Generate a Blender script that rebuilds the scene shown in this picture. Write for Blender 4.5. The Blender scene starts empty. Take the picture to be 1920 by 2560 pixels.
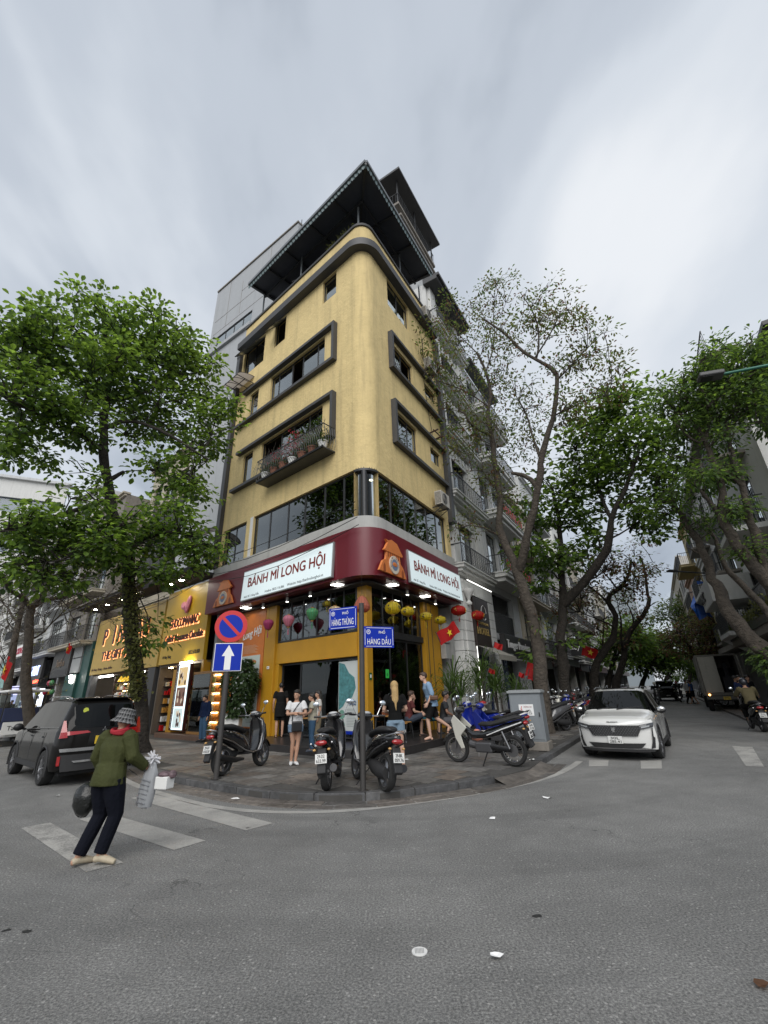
import bpy, bmesh, math, random
from mathutils import Vector, Matrix, Quaternion
R_ = math.radians
rnd = random.Random(7)
SC = bpy.context.scene
COL = SC.collection

# ------------------------------------------------------------------ camera
CAM_H = 1.6
_up = Vector((-84, 2610, -1081)).normalized()
_fh = Vector((0, 0, -1)); _fh = (_fh - _up * _fh.dot(_up)).normalized()
_rt = _fh.cross(_up)
CR = Matrix((_rt, _fh, _up))                       # camera axes -> world axes
cam = bpy.data.cameras.new('camera')
cam.sensor_fit = 'HORIZONTAL'; cam.sensor_width = 36.0
cam.lens = 36.0 * 1081 / 1920
cam.clip_start = 0.05; cam.clip_end = 4000
cam_o = bpy.data.objects.new('camera', cam); COL.objects.link(cam_o)
cam_o.matrix_world = Matrix.Translation((0, 0, CAM_H)) @ CR.to_4x4()
SC.camera = cam_o

# ------------------------------------------------------------------ sky, sun, exposure
SUNDIR = Vector((0.386, 0.512, 0.767)).normalized()      # the brightest patch of the cloud cover
LAMPDIR = Vector((-.05, -.74, .66)).normalized()           # soft sun lamp turned to high behind the camera to brighten the facades
w = bpy.data.worlds.new('World'); SC.world = w; w.use_nodes = True
nt = w.node_tree; nt.nodes.clear()
def N(tree, kind, **kw):
    n = tree.nodes.new(kind)
    for k, v in kw.items(): setattr(n, k, v)
    return n
def math_(tree, op, a, b=None, c=None, clamp=False):
    n = N(tree, 'ShaderNodeMath', operation=op); n.use_clamp = clamp
    for i, v in enumerate((a, b, c)):
        if v is None: continue
        if hasattr(v, 'is_linked') or hasattr(v, 'links'): tree.links.new(v, n.inputs[i])
        else: n.inputs[i].default_value = v
    return n.outputs[0]
def ramp(tree, fac, stops, interp='EASE'):
    n = N(tree, 'ShaderNodeValToRGB'); n.color_ramp.interpolation = interp
    el = n.color_ramp.elements
    while len(el) < len(stops): el.new(0.5)
    for e, (p, c) in zip(el, stops):
        e.position = p; e.color = (*c, 1) if len(c) == 3 else c
    tree.links.new(fac, n.inputs[0]); return n.outputs[0]
def mixc(tree, fac, a, b, mode='MIX'):
    n = N(tree, 'ShaderNodeMix', data_type='RGBA', blend_type=mode)
    for s, v in ((0, fac), (6, a), (7, b)):
        if hasattr(v, 'links'): tree.links.new(v, n.inputs[s])
        elif isinstance(v, (tuple, list)): n.inputs[s].default_value = (*v, 1) if len(v) == 3 else v
        else: n.inputs[s].default_value = v
    return n.outputs[2]
tc = N(nt, 'ShaderNodeTexCoord')
sep = N(nt, 'ShaderNodeSeparateXYZ'); nt.links.new(tc.outputs['Generated'], sep.inputs[0])
zc = math_(nt, 'ADD', math_(nt, 'MAXIMUM', sep.outputs[2], 0.0), 0.28)
u_ = math_(nt, 'DIVIDE', sep.outputs[0], zc); v_ = math_(nt, 'DIVIDE', sep.outputs[1], zc)
cmb = N(nt, 'ShaderNodeCombineXYZ'); nt.links.new(u_, cmb.inputs[0]); nt.links.new(v_, cmb.inputs[1])
mp = N(nt, 'ShaderNodeMapping'); mp.inputs['Rotation'].default_value = (0, 0, R_(-14)); mp.inputs['Scale'].default_value = (1.7, .5, 1); mp.inputs['Location'].default_value = (.4, 2.9, 0)
nt.links.new(cmb.outputs[0], mp.inputs[0])
n1 = N(nt, 'ShaderNodeTexNoise'); n1.inputs['Scale'].default_value = 1.0; n1.inputs['Detail'].default_value = 4.0; n1.inputs['Roughness'].default_value = .52; n1.inputs['Distortion'].default_value = .5
nt.links.new(mp.outputs[0], n1.inputs[0])
mp2 = N(nt, 'ShaderNodeMapping'); mp2.inputs['Rotation'].default_value = (0, 0, R_(12)); mp2.inputs['Scale'].default_value = (1.5, .9, 1); mp2.inputs['Location'].default_value = (7.3, 2.2, 0)
nt.links.new(cmb.outputs[0], mp2.inputs[0])
n2 = N(nt, 'ShaderNodeTexNoise'); n2.inputs['Scale'].default_value = .9; n2.inputs['Detail'].default_value = 6.0; n2.inputs['Roughness'].default_value = .55
nt.links.new(mp2.outputs[0], n2.inputs[0])
dens = math_(nt, 'ADD', math_(nt, 'MULTIPLY', n1.outputs[0], .55), math_(nt, 'MULTIPLY', n2.outputs[0], .45))
dp = N(nt, 'ShaderNodeVectorMath', operation='DOT_PRODUCT'); nt.links.new(tc.outputs['Generated'], dp.inputs[0]); dp.inputs[1].default_value = SUNDIR
glow = math_(nt, 'POWER', math_(nt, 'MAXIMUM', dp.outputs['Value'], 0.0), 70.0)
dens = math_(nt, 'ADD', dens, math_(nt, 'MULTIPLY', glow, .12))
hz = math_(nt, 'POWER', math_(nt, 'SUBTRACT', 1.0, math_(nt, 'MAXIMUM', sep.outputs[2], 0.0), clamp=True), 3.0)
dens = math_(nt, 'ADD', dens, math_(nt, 'MULTIPLY', hz, .12))
cc = ramp(nt, dens, [(.40, (.255, .283, .328)), (.465, (.315, .35, .40)), (.515, (.42, .457, .51)), (.58, (.52, .555, .60)), (.70, (.65, .67, .695)), (.80, (.73, .735, .74))])
sky = N(nt, 'ShaderNodeTexSky', sky_type='NISHITA'); sky.sun_disc = False
sky.sun_elevation = math.asin(LAMPDIR.z); sky.sun_rotation = math.atan2(LAMPDIR.x, LAMPDIR.y)
sc_ = mixc(nt, 1.0, cc, (7.4, 7.4, 7.4), 'MULTIPLY')
fin = mixc(nt, .93, sky.outputs[0], sc_)
bg = N(nt, 'ShaderNodeBackground'); bg.inputs[1].default_value = .1; nt.links.new(fin, bg.inputs[0])
wo = N(nt, 'ShaderNodeOutputWorld'); nt.links.new(bg.outputs[0], wo.inputs[0])
sun = bpy.data.lights.new('sun', 'SUN'); sun.energy = 1.5; sun.angle = R_(55); sun.color = (1, .97, .93)
sun_o = bpy.data.objects.new('sun', sun); COL.objects.link(sun_o)
sun_o.rotation_euler = LAMPDIR.to_track_quat('Z', 'Y').to_euler()
vs = SC.view_settings; vs.view_transform = 'Standard'; vs.look = 'None'; vs.exposure = 0.9; vs.gamma = 1.0; vs.use_curve_mapping = False
SC.cycles.use_denoising = True
SC.cycles.max_bounces = 8; SC.cycles.diffuse_bounces = 4; SC.cycles.glossy_bounces = 3
SC.cycles.transmission_bounces = 4; SC.cycles.transparent_max_bounces = 16
SC.cycles.sample_clamp_indirect = 4.0; SC.cycles.caustics_reflective = False; SC.cycles.caustics_refractive = False

# ------------------------------------------------------------------ turning a photograph pixel into a place
def ray(px, py):
    return CR @ Vector((px - 960, 1280 - py, -1081))
def gp(px, py, z=0.0):
    d = ray(px, py); t = (z - CAM_H) / d.z
    return Vector((d.x * t, d.y * t, z))
def at(px, py, D):
    d = ray(px, py); t = D / math.hypot(d.x, d.y)
    return Vector((d.x * t, d.y * t, CAM_H + d.z * t))

# ------------------------------------------------------------------ materials
MATS = {}
def mat(name, col=(.5, .5, .5), rough=.6, metal=0.0, var=0.0, vscale=4.0, bump=0.0, bscale=40.0, spec=.5, emit=None, estr=1.0,
        coat=0.0, streak=0.0, dirt=0.0, alpha=None, island=0.0, trans=None, bdist=.02):
    if name in MATS: return MATS[name]
    m = bpy.data.materials.new(name); m.use_nodes = True; t = m.node_tree
    b = t.nodes['Principled BSDF']
    b.inputs['Base Color'].default_value = (*col, 1); b.inputs['Roughness'].default_value = rough
    b.inputs['Metallic'].default_value = metal; b.inputs['Specular IOR Level'].default_value = spec
    b.inputs['Coat Weight'].default_value = coat; b.inputs['Coat Roughness'].default_value = .06
    src = None
    if var or bump or streak or dirt or island:
        tc = N(t, 'ShaderNodeTexCoord')
        src = col
        if island:
            g = N(t, 'ShaderNodeNewGeometry')
            k = math_(t, 'ADD', math_(t, 'MULTIPLY', g.outputs['Random Per Island'], 2 * island), 1 - island)
            n = N(t, 'ShaderNodeVectorMath', operation='SCALE'); n.inputs[0].default_value = col; t.links.new(k, n.inputs['Scale']); src = n.outputs[0]
        if var:
            nz = N(t, 'ShaderNodeTexNoise'); nz.inputs['Scale'].default_value = vscale; nz.inputs['Detail'].default_value = 6; nz.inputs['Roughness'].default_value = .6
            t.links.new(tc.outputs['Object'], nz.inputs[0])
            k = math_(t, 'ADD', math_(t, 'MULTIPLY', math_(t, 'SUBTRACT', nz.outputs[0], .5), 4 * var), 1.0)
            n = N(t, 'ShaderNodeVectorMath', operation='SCALE'); t.links.new(k, n.inputs['Scale'])
            if isinstance(src, tuple): n.inputs[0].default_value = src
            else: t.links.new(src, n.inputs[0])
            src = n.outputs[0]
        if streak:
            mpn = N(t, 'ShaderNodeMapping'); mpn.inputs['Scale'].default_value = (3.0, 3.0, .22); t.links.new(tc.outputs['Object'], mpn.inputs[0])
            nz = N(t, 'ShaderNodeTexNoise'); nz.inputs['Scale'].default_value = 1.2; nz.inputs['Detail'].default_value = 7; nz.inputs['Roughness'].default_value = .65
            t.links.new(mpn.outputs[0], nz.inputs[0])
            f = ramp(t, nz.outputs[0], [(.45, (0, 0, 0)), (.75, (1, 1, 1))])
            dk = tuple(c * .45 + .02 for c in col)
            src = mixc(t, math_(t, 'MULTIPLY', f, streak), src if not isinstance(src, tuple) else src, dk)
        if dirt:
            nz = N(t, 'ShaderNodeTexNoise'); nz.inputs['Scale'].default_value = vscale * 3.1; nz.inputs['Detail'].default_value = 8; nz.inputs['Roughness'].default_value = .7
            t.links.new(tc.outputs['Object'], nz.inputs[0])
            f = ramp(t, nz.outputs[0], [(.52, (0, 0, 0)), (.7, (1, 1, 1))])
            src = mixc(t, math_(t, 'MULTIPLY', f, dirt), src, tuple(c * .35 + .015 for c in col))
        if not isinstance(src, tuple): t.links.new(src, b.inputs['Base Color'])
        if bump:
            nz = N(t, 'ShaderNodeTexNoise'); nz.inputs['Scale'].default_value = bscale; nz.inputs['Detail'].default_value = 6; nz.inputs['Roughness'].default_value = .6
            t.links.new(tc.outputs['Object'], nz.inputs[0])
            bp = N(t, 'ShaderNodeBump'); bp.inputs['Strength'].default_value = min(1, bump); bp.inputs['Distance'].default_value = bdist
            t.links.new(nz.outputs[0], bp.inputs['Height']); t.links.new(bp.outputs[0], b.inputs['Normal'])
    if emit:
        b.inputs['Emission Color'].default_value = (*emit, 1); b.inputs['Emission Strength'].default_value = estr
    if trans:
        out = t.nodes['Material Output']
        tr = N(t, 'ShaderNodeBsdfTranslucent'); tr.inputs[0].default_value = (*trans, 1)
        if src is not None and not isinstance(src, tuple):
            k = mixc(t, 1.0, src, tuple(a / max(c, 1e-3) for a, c in zip(trans, col)), 'MULTIPLY'); t.links.new(k, tr.inputs[0])
        mx = N(t, 'ShaderNodeMixShader'); mx.inputs[0].default_value = .5
        t.links.new(b.outputs[0], mx.inputs[1]); t.links.new(tr.outputs[0], mx.inputs[2]); t.links.new(mx.outputs[0], out.inputs[0])
    MATS[name] = m
    return m
def glass(name, tint=(.75, .8, .8), refl=1.0, tr=.9):
    if name in MATS: return MATS[name]
    m = bpy.data.materials.new(name); m.use_nodes = True; t = m.node_tree; t.nodes.clear()
    out = N(t, 'ShaderNodeOutputMaterial'); tp = N(t, 'ShaderNodeBsdfTransparent'); tp.inputs[0].default_value = (*[c * tr for c in tint], 1)
    gl = N(t, 'ShaderNodeBsdfGlossy'); gl.inputs['Roughness'].default_value = .02; gl.inputs['Color'].default_value = (.9, .95, .95, 1)
    fr = N(t, 'ShaderNodeFresnel'); fr.inputs[0].default_value = 1.5
    nz = N(t, 'ShaderNodeTexNoise'); nz.inputs['Scale'].default_value = 1.1; nz.inputs['Detail'].default_value = 1
    tcn = N(t, 'ShaderNodeTexCoord'); t.links.new(tcn.outputs['Object'], nz.inputs[0])
    bp = N(t, 'ShaderNodeBump'); bp.inputs['Strength'].default_value = .12; bp.inputs['Distance'].default_value = .03
    t.links.new(nz.outputs[0], bp.inputs['Height']); t.links.new(bp.outputs[0], gl.inputs['Normal'])
    f = math_(t, 'MULTIPLY', fr.outputs[0], refl, clamp=True)
    mx = N(t, 'ShaderNodeMixShader'); t.links.new(f, mx.inputs[0]); t.links.new(tp.outputs[0], mx.inputs[1]); t.links.new(gl.outputs[0], mx.inputs[2])
    t.links.new(mx.outputs[0], out.inputs[0]); MATS[name] = m
    return m

# ------------------------------------------------------------------ mesh builder
def frame(o, ang):
    return Matrix.Translation(Vector((o[0], o[1], o[2] if len(o) > 2 else 0))) @ Matrix.Rotation(R_(ang), 4, 'Z')
class MB:
    def __init__(s, M=None):
        s.v = []; s.f = []; s.mi = []; s.M = M or Matrix.Identity(4)
    def add(s, vs, fs, mi=0):
        k = len(s.v); M = s.M
        s.v += [M @ Vector(v) for v in vs]
        s.f += [tuple(k + i for i in f) for f in fs]; s.mi += [mi] * len(fs)
        return s
    def bx(s, x0, x1, y0, y1, z0, z1, mi=0):
        return s.add([(x0, y0, z0), (x1, y0, z0), (x1, y1, z0), (x0, y1, z0), (x0, y0, z1), (x1, y0, z1), (x1, y1, z1), (x0, y1, z1)],
                     [(0, 3, 2, 1), (4, 5, 6, 7), (0, 1, 5, 4), (1, 2, 6, 5), (2, 3, 7, 6), (3, 0, 4, 7)], mi)
    def bc(s, c, d, mi=0):
        return s.bx(c[0] - d[0] / 2, c[0] + d[0] / 2, c[1] - d[1] / 2, c[1] + d[1] / 2, c[2] - d[2] / 2, c[2] + d[2] / 2, mi)
    def rbox(s, c, d, M, mi=0):
        o = s.M; s.M = o @ Matrix.Translation(Vector(c)) @ M; s.bc((0, 0, 0), d, mi); s.M = o; return s
    def bar(s, a, b, w, h=None, mi=0):
        a = Vector(a); b = Vector(b); h = h or w; d = b - a; L = d.length
        q = d.to_track_quat('Z', 'Y').to_matrix().to_4x4(); o = s.M
        s.M = o @ Matrix.Translation(a) @ q; s.bx(-w / 2, w / 2, -h / 2, h / 2, 0, L, mi); s.M = o; return s
    def tube(s, pts, r, n=6, mi=0, caps=True, sx=1.0, ref=None):
        pts = [Vector(p) for p in pts]; m = len(pts)
        rr = r if isinstance(r, (list, tuple)) else [r] * m
        vs = []; T = []
        for i in range(m):
            d = pts[min(i + 1, m - 1)] - pts[max(i - 1, 0)]
            T.append(d.normalized() if d.length > 1e-9 else Vector((0, 0, 1)))
        up = Vector(ref) if ref else (Vector((0, 0, 1)) if abs(T[0].z) < .9 else Vector((1, 0, 0)))
        X = T[0].cross(up).normalized()
        for i in range(m):
            X = (X - T[i] * X.dot(T[i])).normalized(); Y = T[i].cross(X)
            for j in range(n):
                a = 2 * math.pi * j / n; q = rr[i]
                rx, ry = (q if isinstance(q, tuple) else (q * sx, q))
                vs.append(pts[i] + X * math.cos(a) * rx + Y * math.sin(a) * ry)
        fs = [(i * n + j, i * n + (j + 1) % n, (i + 1) * n + (j + 1) % n, (i + 1) * n + j) for i in range(m - 1) for j in range(n)]
        if caps: fs += [tuple(range(n))[::-1], tuple((m - 1) * n + j for j in range(n))]
        return s.add(vs, fs, mi)
    def cyl(s, a, b, r, r2=None, n=12, mi=0): return s.tube([a, b], [r, r if r2 is None else r2], n, mi)
    def lathe(s, prof, n=16, c=(0, 0, 0), mi=0, axis='Z'):
        vs = []; m = len(prof)
        for r, z in prof:
            for j in range(n):
                a = 2 * math.pi * j / n; x, y = r * math.cos(a), r * math.sin(a)
                p = (x, y, z) if axis == 'Z' else (x, z, y)
                vs.append((p[0] + c[0], p[1] + c[1], p[2] + c[2]))
        fs = [(i * n + j, i * n + (j + 1) % n, (i + 1) * n + (j + 1) % n, (i + 1) * n + j) for i in range(m - 1) for j in range(n)]
        if axis == 'Y' or prof[0] == prof[-1]: return s.add(vs, fs, mi)
        if prof[0][0] > 1e-6: fs.append(tuple(range(n))[::-1])
        if prof[-1][0] > 1e-6: fs.append(tuple((m - 1) * n + j for j in range(n)))
        return s.add(vs, fs, mi)
    def ball(s, c, r, nu=12, nv=8, mi=0):
        rx, ry, rz = r if isinstance(r, (tuple, list)) else (r, r, r)
        vs = []
        for i in range(nv + 1):
            a = math.pi * i / nv - math.pi / 2; q = max(math.cos(a), 1e-4)
            for j in range(nu):
                b = 2 * math.pi * j / nu
                vs.append((c[0] + rx * q * math.cos(b), c[1] + ry * q * math.sin(b), c[2] + rz * math.sin(a)))
        fs = [(i * nu + j, i * nu + (j + 1) % nu, (i + 1) * nu + (j + 1) % nu, (i + 1) * nu + j) for i in range(nv) for j in range(nu)]
        return s.add(vs, fs, mi)
    def prism(s, poly, y0, y1, mi=0, plane='XZ'):
        n = len(poly)
        a = sum(poly[i][0] * poly[(i + 1) % n][1] - poly[(i + 1) % n][0] * poly[i][1] for i in range(n))
        if a < 0: poly = poly[::-1]
        if plane == 'XZ': P = lambda p, y: (p[0], y, p[1])
        elif plane == 'XY': P = lambda p, y: (p[0], p[1], y)
        else: P = lambda p, y: (y, p[0], p[1])
        vs = [P(p, y0) for p in poly] + [P(p, y1) for p in poly]
        fs = [tuple(range(n)), tuple(range(2 * n - 1, n - 1, -1))] + [(i, i + n, (i + 1) % n + n, (i + 1) % n) for i in range(n)]
        if plane != 'XZ': fs = [f[::-1] for f in fs]
        return s.add(vs, fs, mi)
    def grid(s, rows, mi=0, close=False):
        m = len(rows); n = len(rows[0]); vs = [p for r in rows for p in r]
        e = n if close else n - 1
        return s.add(vs, [(i * n + j, i * n + (j + 1) % n, (i + 1) * n + (j + 1) % n, (i + 1) * n + j) for i in range(m - 1) for j in range(e)], mi)
    def obj(s, name, m, parent=None, smooth=None, bevel=0, **props):
        me = bpy.data.meshes.new(name); me.from_pydata(s.v, [], s.f)
        for q in (m if isinstance(m, (list, tuple)) else [m]): me.materials.append(q)
        if isinstance(m, (list, tuple)): me.polygons.foreach_set('material_index', s.mi)
        bm = bmesh.new(); bm.from_mesh(me); bmesh.ops.recalc_face_normals(bm, faces=bm.faces); bm.to_mesh(me); bm.free()
        if smooth:
            me.polygons.foreach_set('use_smooth', [True] * len(me.polygons)); me.set_sharp_from_angle(angle=R_(smooth))
        me.update()
        o = bpy.data.objects.new(name, me); COL.objects.link(o)
        if parent is not None: o.parent = parent
        if bevel:
            b = o.modifiers.new('edge', 'BEVEL'); b.width = bevel; b.segments = 2; b.limit_method = 'ANGLE'; b.angle_limit = R_(40)
        for k, v in props.items(): o[k] = v
        return o
def thing(name, label, cat, loc=(0, 0, 0), rz=0.0, group=None, M=None):
    o = bpy.data.objects.new(name, None); COL.objects.link(o); o.empty_display_size = .1
    if M is not None: o.matrix_world = M
    else: o.location = loc; o.rotation_euler = (0, 0, R_(rz))
    o['label'] = label; o['category'] = cat
    if group: o['group'] = group
    return o
def tag(o, label, cat, group=None):
    o['label'] = label; o['category'] = cat
    if group: o['group'] = group
    return o
def struct(name, mb, m, **kw):
    o = mb.obj(name, m, **kw); o['kind'] = 'structure'; return o
def copy_thing(o, loc=None, rz=None, label=None, M=None, parent=None):
    c = o.copy(); COL.objects.link(c); c.parent = parent
    if parent is None:
        if M is not None: c.matrix_world = M
        else:
            if loc is not None: c.location = loc
            if rz is not None: c.rotation_euler = (0, 0, R_(rz))
    if label: c['label'] = label
    for ch in o.children: copy_thing(ch, parent=c)
    return c
def text(body, m, parent, M, h=None, w=None, name='lettering', ext=.006, bold=0.0, align='CENTER', lines=1.0, shear=0.0, **props):
    """M: text plane, x to the right, y up on the letter face, z out of it"""
    c = bpy.data.curves.new(name, 'FONT'); c.body = body; c.extrude = ext; c.align_x = align; c.space_line = lines; c.shear = shear
    c.resolution_u = 3; c.size = 1.0
    o0 = bpy.data.objects.new('tmp', c); me = bpy.data.meshes.new_from_object(o0); bpy.data.objects.remove(o0); bpy.data.curves.remove(c)
    xs = [v.co.x for v in me.vertices]; ys = [v.co.y for v in me.vertices]
    if not xs: return None
    W = max(xs) - min(xs); H = max(ys) - min(ys)
    sy = (h / H) if h else (w / W); sx = (w / W) if w else sy
    cx = (max(xs) + min(xs)) / 2 if align == 'CENTER' else min(xs); cy = (max(ys) + min(ys)) / 2
    for v in me.vertices: v.co = M @ Vector(((v.co.x - cx) * sx, (v.co.y - cy) * sy, v.co.z))
    if bold:
        o0 = [tuple(v.co) for v in me.vertices]; f0 = [tuple(p.vertices) for p in me.polygons]; R3 = M.to_3x3(); vs = []; fs = []
        for k, (dx, dy) in enumerate(((-1, 0), (1, 0), (0, .6), (0, -.6), (0, 0))):
            d = R3 @ Vector((dx * bold * sx, dy * bold * sy, k * .0006)); n = len(vs); vs += [tuple(Vector(p) + d) for p in o0]; fs += [tuple(i + n for i in f) for f in f0]
        me.clear_geometry(); me.from_pydata(vs, [], fs)
    me.materials.clear(); me.materials.append(m); me.name = name
    o = bpy.data.objects.new(name, me); COL.objects.link(o)
    if parent is not None: o.parent = parent
    for k, v in props.items(): o[k] = v
    return o
def face(x, y, z, M=None):
    """letter plane facing -Y at (x,y,z) of frame M"""
    F = Matrix.Translation((x, y, z)) @ Matrix.Rotation(R_(90), 4, 'X')
    return (M @ F) if M is not None else F
# ------------------------------------------------------------------ places
C0 = Vector((-.497, 12.754, 0))                    # where the two street facades would meet
AR, AL = 58.9, -40.8                               # headings of the two facade frames (x to the right seen from the street)
FR, FL = frame(C0, AR), frame(C0, AL)
uR = Vector((math.cos(R_(58.9)), math.sin(R_(58.9)), 0)); uL = Vector((math.cos(R_(139.2)), math.sin(R_(139.2)), 0))
SW = .10                                           # pavement height
def RP(x, y, z=0): return FR @ Vector((x, y, z))
def LP(x, y, z=0): return FL @ Vector((x, y, z))

# ------------------------------------------------------------------ ground materials
def asphalt():
    m = bpy.data.materials.new('asphalt'); m.use_nodes = True; t = m.node_tree; b = t.nodes['Principled BSDF']
    tc = N(t, 'ShaderNodeTexCoord')
    def nz(scale, detail=5, rough=.6, mapping=None):
        n = N(t, 'ShaderNodeTexNoise'); n.inputs['Scale'].default_value = scale; n.inputs['Detail'].default_value = detail; n.inputs['Roughness'].default_value = rough
        if mapping:
            mpn = N(t, 'ShaderNodeMapping'); mpn.inputs['Scale'].default_value = mapping[0]; mpn.inputs['Rotation'].default_value = (0, 0, mapping[1]); t.links.new(tc.outputs['Object'], mpn.inputs[0]); t.links.new(mpn.outputs[0], n.inputs[0])
        else: t.links.new(tc.outputs['Object'], n.inputs[0])
        return n.outputs[0]
    big = ramp(t, nz(.35, 4), [(.3, (.150, .149, .145)), (.7, (.198, .196, .190))])
    mid = ramp(t, nz(2.2, 8, .7), [(.35, (.93, .93, .93)), (.65, (1.06, 1.06, 1.06))])
    col = mixc(t, 1.0, big, mid, 'MULTIPLY')
    fine = ramp(t, nz(60, 3, .8), [(.34, (.42, .42, .42)), (.5, (.95, .95, .95)), (.66, (1.75, 1.75, 1.7))], 'LINEAR')
    col = mixc(t, 1.0, col, fine, 'MULTIPLY')
    vo = N(t, 'ShaderNodeTexVoronoi'); vo.inputs['Scale'].default_value = 30; t.links.new(tc.outputs['Object'], vo.inputs[0])
    pick = math_(t, 'GREATER_THAN', vo.outputs['Color'], .78)
    dotm = math_(t, 'MULTIPLY', math_(t, 'LESS_THAN', vo.outputs['Distance'], .26), pick)
    col = mixc(t, math_(t, 'MULTIPLY', dotm, .6), col, (.42, .41, .39))
    # worn bands left by turning tyres and patched seams
    st = ramp(t, nz(1.0, 5, .6, ((.25, 1.6, 1), R_(-25))), [(.5, (0, 0, 0)), (.72, (1, 1, 1))])
    col = mixc(t, math_(t, 'MULTIPLY', st, .22), col, (.10, .10, .10))
    sx_ = N(t, 'ShaderNodeSeparateXYZ'); t.links.new(tc.outputs['Object'], sx_.inputs[0]); ax = math_(t, 'SUBTRACT', sx_.outputs[0], .5); ay = math_(t, 'SUBTRACT', sx_.outputs[1], 14.5)
    rad = math_(t, 'SQRT', math_(t, 'ADD', math_(t, 'MULTIPLY', ax, ax), math_(t, 'MULTIPLY', ay, ay))); cv = N(t, 'ShaderNodeCombineXYZ'); t.links.new(math_(t, 'MULTIPLY', rad, 1.9), cv.inputs[0]); t.links.new(math_(t, 'MULTIPLY', math_(t, 'ARCTAN2', ay, ax), .9), cv.inputs[1])
    na = N(t, 'ShaderNodeTexNoise'); na.inputs['Scale'].default_value = 1.0; na.inputs['Detail'].default_value = 6; na.inputs['Roughness'].default_value = .6; t.links.new(cv.outputs[0], na.inputs[0])
    col = mixc(t, 1.0, col, ramp(t, na.outputs[0], [(.38, (.91, .91, .91)), (.5, (1, 1, 1)), (.64, (1.05, 1.05, 1.05))]), 'MULTIPLY')
    vc = N(t, 'ShaderNodeTexVoronoi', feature='DISTANCE_TO_EDGE'); vc.inputs['Scale'].default_value = .32; wv = N(t, 'ShaderNodeMix', data_type='VECTOR'); nw = N(t, 'ShaderNodeTexNoise'); nw.inputs['Scale'].default_value = 1.6; nw.inputs['Detail'].default_value = 6; t.links.new(tc.outputs['Object'], nw.inputs[0]); wv.inputs[0].default_value = .30
    t.links.new(tc.outputs['Object'], wv.inputs[4]); sc3 = N(t, 'ShaderNodeVectorMath', operation='SCALE'); t.links.new(nw.outputs['Color'], sc3.inputs[0]); sc3.inputs['Scale'].default_value = 6; t.links.new(sc3.outputs[0], wv.inputs[5]); t.links.new(wv.outputs[1], vc.inputs[0])
    crk = math_(t, 'MULTIPLY', math_(t, 'LESS_THAN', vc.outputs['Distance'], .0035), ramp(t, nz(.5, 3), [(.5, (0, 0, 0)), (.56, (1, 1, 1))])); col = mixc(t, math_(t, 'MULTIPLY', crk, .6), col, (.05, .05, .05))
    oil = ramp(t, nz(1.7, 3, .5), [(.70, (0, 0, 0)), (.78, (1, 1, 1))])
    col = mixc(t, math_(t, 'MULTIPLY', oil, .4), col, (.035, .035, .035))
    t.links.new(col, b.inputs['Base Color'])
    rr = ramp(t, nz(1.2, 4), [(.3, (.66, .66, .66)), (.7, (.86, .86, .86))]); t.links.new(rr, b.inputs['Roughness'])
    bp = N(t, 'ShaderNodeBump'); bp.inputs['Strength'].default_value = .9; bp.inputs['Distance'].default_value = .006
    t.links.new(nz(85, 4, .8), bp.inputs['Height']); t.links.new(bp.outputs[0], b.inputs['Normal'])
    b.inputs['Specular IOR Level'].default_value = .35
    return m
def paint(name, wear=.5, col=(.38, .37, .345), under=(.14, .138, .133)):
    m = bpy.data.materials.new(name); m.use_nodes = True; t = m.node_tree; b = t.nodes['Principled BSDF']; tc = N(t, 'ShaderNodeTexCoord')
    def nz(s, d=6, r=.7):
        n = N(t, 'ShaderNodeTexNoise'); n.inputs['Scale'].default_value = s; n.inputs['Detail'].default_value = d; n.inputs['Roughness'].default_value = r; t.links.new(tc.outputs['Object'], n.inputs[0]); return n.outputs[0]
    f = math_(t, 'ADD', math_(t, 'MULTIPLY', nz(2.0), .5), math_(t, 'MULTIPLY', nz(45, 5, .8), .5))
    k = ramp(t, f, [(.5 - .14 * (1 - wear) - .02, (1, 1, 1)), (.5 + .16 * (1 - wear) + .02, (0, 0, 0))], 'LINEAR')
    k2 = math_(t, 'MULTIPLY', math_(t, 'SUBTRACT', 1.0, k), wear)
    t.links.new(mixc(t, k2, col, under), b.inputs['Base Color']); b.inputs['Roughness'].default_value = .7
    return m
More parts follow.
